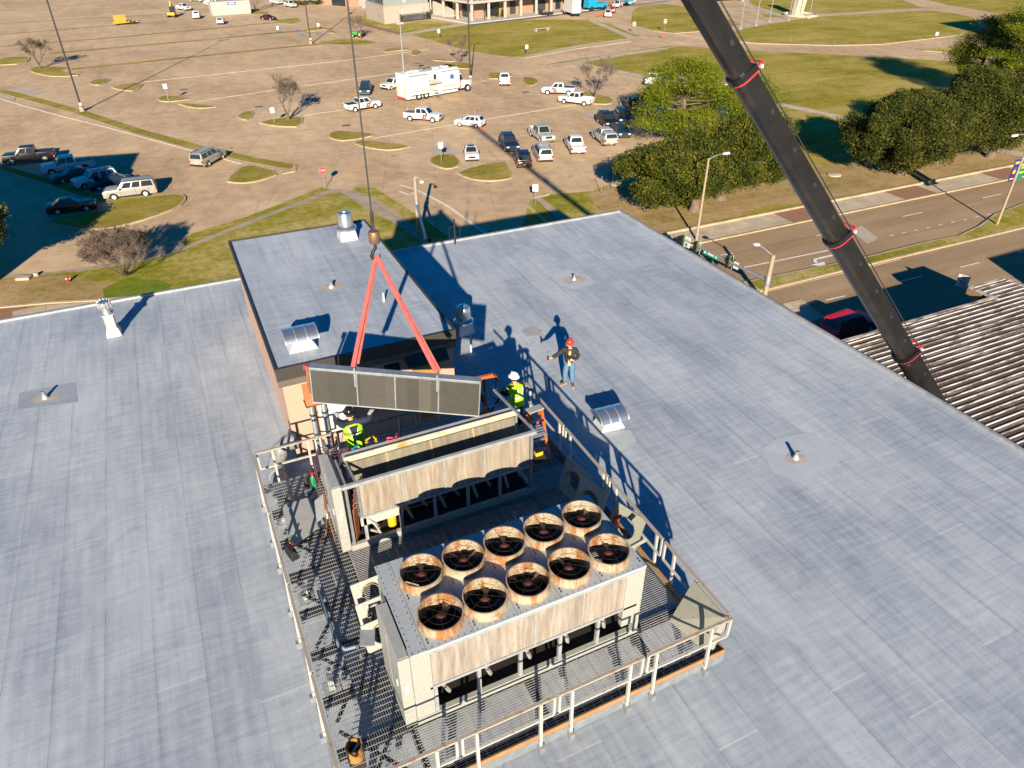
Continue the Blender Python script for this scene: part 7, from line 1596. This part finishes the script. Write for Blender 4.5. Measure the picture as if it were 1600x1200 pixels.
        if 'glove' in cl:
            w=V3('wr'+s); e=V3('el'+s); d=(V3('ha'+s)-w).normalized() if 'ha'+s in J else (w-e).normalized(); u=Vector((0,0,1)).cross(d); u=u.normalized() if u.length>.05 else Vector((1,0,0)); n=d.cross(u); m=MB(); m.tube([w-d*.05,w+d*.03,w+d*.09],[.042,.047,.043],8)
            for o_,L in ((-.03,.08),(-.01,.09),(.011,.085),(.031,.066)): p=w+d*.07+u*o_; m.tube([p,p+d*L*.45+n*.004,p+d*L*.75-n*.018,p+d*L*.8-n*.045],[.0135,.013,.012,.009],6)
            k=1 if s=='l' else -1; p=w+d*.025+u*.035*k; m.tube([p,p+d*.035+u*.03*k,p+d*.07+u*.028*k-n*.01],[.016,.015,.011],6); part('glove',m,M[cl['glove']],t,True)
    # hard hat with brim, hair below it
    rzf=math.atan2(fd.y,fd.x); Hm=Matrix.Translation(hd+Vector((0,0,.055)))@Euler((0,cl.get('tilt',0),rzf)).to_matrix().to_4x4()
    m=MB(); m.lathe([(.128,0),(.126,.03),(.116,.075),(.088,.118),(.045,.142),(0,.148)],20,Hm@Matrix.Diagonal((1.1,.96,1,1))); 
    br=[(.165 if abs(a)<1.2 else .148) for a in [math.atan2(math.sin(x),math.cos(x)) for x in np.linspace(0,6.2832,24,endpoint=False)]]
    vs=[];k=24
    for z,f_ in ((.0,.8),(-.004,1.),(.006,1.),(.012,.8)):
        for i in range(k): a=2*math.pi*i/k; vs.append((br[i]*f_*math.cos(a)*1.08,br[i]*f_*math.sin(a)*.96,z))
    m.add(vs,[(j*k+i,j*k+(i+1)%k,(j+1)*k+(i+1)%k,(j+1)*k+i) for j in range(3) for i in range(k)],Hm); m.bar(tuple(Hm@Vector((-.09,0,.128))),tuple(Hm@Vector((.1,0,.122))),.03,.03); hat=part('hard_hat',m,M[cl['hat']],t,True)
    if cl.get('stickers'):
        m=MB()
        for a,z,cn in ((2.4,.07,0),(3.1,.09,0),(3.8,.07,0),(4.6,.06,0)): q=Hm@Vector((.128*math.cos(a),.112*math.sin(a),z)); m.lathe([(.02,-.004),(.022,.0),(.02,.004)],8,Matrix.Translation(q)@Matrix.Rotation(R(90),4,'Y'))
        part('hat_sticker',m,M['navy'],hat)
    m=MB(); m.lathe([(.092,-.06),(.102,-.02),(.105,.03),(0,.05)],16,Matrix.Translation(hd+Vector((0,0,.02))-fd*.018)); part('hair',m,M['hair'],t,True)
    if cl.get('glasses'):
        p=hd+Vector((0,0,.028)); m=MB()
        m.tube([p+fd*.06+sd*.088,p+fd*.098+sd*.06,p+fd*.112+sd*.01,p+fd*.112-sd*.01,p+fd*.098-sd*.06,p+fd*.06-sd*.088],[.008,.02,.019,.019,.02,.008],8); part('sunglasses',m,M['blackplastic'],t,True)
    return t
# the signalman on the open roof
pa=U(888,600,0); rza=math.atan2(-pa.x,pa.y)
JA=dict(pelvis=(0,0,.95),spine=(0,.0,1.15),chest=(0,.0,1.36),neck=(0,-.01,1.53),head=(-.02,-.03,1.665),shr=(-.185,0,1.44),elr=(-.40,-.13,1.30),wrr=(-.62,-.26,1.20),har=(-.72,-.31,1.21),
 shl=(.185,0,1.44),ell=(.30,-.02,1.17),wrl=(.13,-.20,1.10),hal=(.03,-.26,1.12),hpr=(-.095,0,.92),knr=(-.125,-.03,.50),anr=(-.13,.03,.085),tor=(-.24,-.09,.055),hpl=(.095,0,.92),knl=(.115,-.04,.50),anl=(.14,-.03,.085),tol=(.17,-.20,.055))
A_=person('man in red hard hat and dark jacket holding a radio out on the open roof',tuple(pa),rza,JA,dict(legs='denim',top='jacket',jacket=1,boot='boot',hat='hatred',glasses=1),(-.35,-.94)); A_.scale=(.97,)*3
m=MB(); m.hexa([(-.055,-.172,.86),(.05,-.172,.86),(.05,-.11,.86),(-.055,-.11,.86)],[(-.045,-.168,1.44),(.04,-.168,1.44),(.04,-.10,1.44),(-.045,-.10,1.44)]); part('shirt_front',m,M['tanshirt'],A_,bevel=.008)
m=MB(); m.box(.29,-.04,1.3,.312,.02,1.35); part('sleeve_patch',m,M['offwhite'],A_)
Ma=Matrix.Translation(pa)@Matrix.Rotation(rza,4,'Z')
def held(name,label,cat,pt): q=Ma@Vector(pt); return thing(name,label,cat,tuple(q),rza)
rd=held('radio','black hand radio with a thin aerial held out by the man in the red hat','radio',(-.715,-.32,1.17)); m=MB(); m.box(-.03,-.02,-.04,.03,.02,.11); part('radio_body',m,M['black'],rd,bevel=.006); m=MB(); m.tube([(-.015,0,.11),(-.04,.0,.30)],.006,5); part('aerial',m,M['black'],rd); m=MB(); m.box(-.033,-.022,-.06,.033,.022,-.041); part('battery',m,M['orange'],rd)
gl=held('work_gloves','black and white work gloves held at the waist by the man in the red hat','gloves',(.03,-.25,1.12)); m=MB(); m.tube([(-.08,0,.1),(0,0,.03),(.05,-.02,-.05)],[.05,.06,.04],8); 
for k in range(4): m.tube([(-.08+.03*k,-.01,.1),(-.1+.04*k,-.02,.18)],[.018,.012],6)
part('black_glove',m,M['blackcloth'],gl,True); m=MB(); m.tube([(0,-.05,.05),(.06,-.06,.04)],[.035,.04],8); part('white_cuff',m,M['reflect'],gl,True)
# worker guiding the coil, seen from behind
cx_,cy_,cz_=2.47,14.74,1.27
def loc_(p): return tuple(Vector(p)-Vector((cx_,cy_,cz_)))
hl=U(522,633,3.5); hr=U(577,643,3.18)
def arm_pts(sh,ha,bend):
    sh=Vector(sh);ha=Vector(ha); d=ha-sh; L=min(d.length,.58); d.normalize(); w=sh+d*L; mid=(sh+w)/2+Vector(bend); return tuple(mid),tuple(w)
shl_=(-.20,-.0,1.46); shr_=(.20,0,1.46)
tl=Vector(loc_((2.08,14.38,3.42))); tr_=Vector(loc_((2.90,14.54,3.02)))
ell,wrl=arm_pts(shl_,tl,(-.10,.05,-.02)); elr,wrr=arm_pts(shr_,tr_,(.10,.02,-.12))
JC=dict(pelvis=(.03,.02,.95),spine=(.02,.0,1.16),chest=(0,-.02,1.37),neck=(0,-.05,1.54),head=(0,-.10,1.66),shl=shl_,ell=ell,wrl=wrl,hal=tuple(tl+Vector((0,0,.1))),shr=shr_,elr=elr,wrr=wrr,har=tuple(tr_+Vector((.05,-.05,.1))),
 hpl=(-.07,.02,.92),knl=(-.10,-.03,.5),anl=(-.11,.03,.085),tol=(-.13,-.14,.055),hpr=(.13,.02,.92),knr=(.16,-.02,.5),anr=(.17,.04,.085),tor=(.2,-.13,.055))
# he looks away from the viewer: mirror the depth axis
JC={k:(v[0],-v[1] if k not in('ell','wrl','hal','elr','wrr','har') else v[1],v[2]) for k,v in JC.items()}
C_=person('worker in black hard hat and yellow green vest steadying the hanging coil',(cx_,cy_,cz_),0,JC,dict(legs='blackcloth',top='navy',vest=1,boot='boot',hat='hatblack',glove='glove'),(.12,1)); C_.scale=(1.05,)*3
m=MB(); m.add([(-.10,-.19,1.46),(.10,-.19,1.46),(.06,-.195,1.28),(0,-.195,1.2),(-.06,-.195,1.28)],[(0,4,3,2,1)]); part('vest_print',m,M['navy'],C_)
m=MB(); m.box(cx_-.45,cy_-.22,1.17,cx_+.5,cy_+.3,1.205); 
for x in (cx_-.4,cx_+.45):
    for y in (cy_-.18,cy_+.26): m.box(x-.025,y-.02,DZ,x+.025,y+.02,1.17)
tag(m.build('work_step',M['galv']),'low metal work step under the worker in the black hard hat','step')
# worker on the right in the white hat, seen from behind
bx_,by_=7.2,15.02
JB=dict(pelvis=(0,0,.95),spine=(-.02,.02,1.15),chest=(-.03,.03,1.36),neck=(-.03,.05,1.53),head=(-.04,.07,1.655),shl=(-.17,-.02,1.43),ell=(-.30,.02,1.17),wrl=(-.42,.18,1.22),hal=(-.5,.26,1.25),shr=(.15,.07,1.43),elr=(.16,.20,1.16),wrr=(-.04,.30,1.12),har=(-.14,.33,1.13),
 hpl=(-.095,0,.92),knl=(-.11,.03,.5),anl=(-.11,-.02,.085),tol=(-.17,.13,.055),hpr=(.095,0,.92),knr=(.11,.03,.5),anr=(.12,-.02,.085),tor=(.08,.14,.055))
B_=person('worker in white hard hat and green vest at the right end of the platform',(bx_,by_,DZ),R(-10),JB,dict(legs='navy',top='blackcloth',vest=1,boot='boot',hat='hatwhite',stickers=1,yaw=R(10)),(-.55,.83))
hb=thing('tag_line_pole','slim dark rods held by the worker in the white hard hat','rod',(bx_-.45,by_+.2,DZ+1.2),R(20)); m=MB(); m.bar((-.25,0,.35),(.2,0,-.35),.02); m.bar((-.32,.05,.1),(.12,.05,-.45),.02); part('rod',m,M['black'],hb)
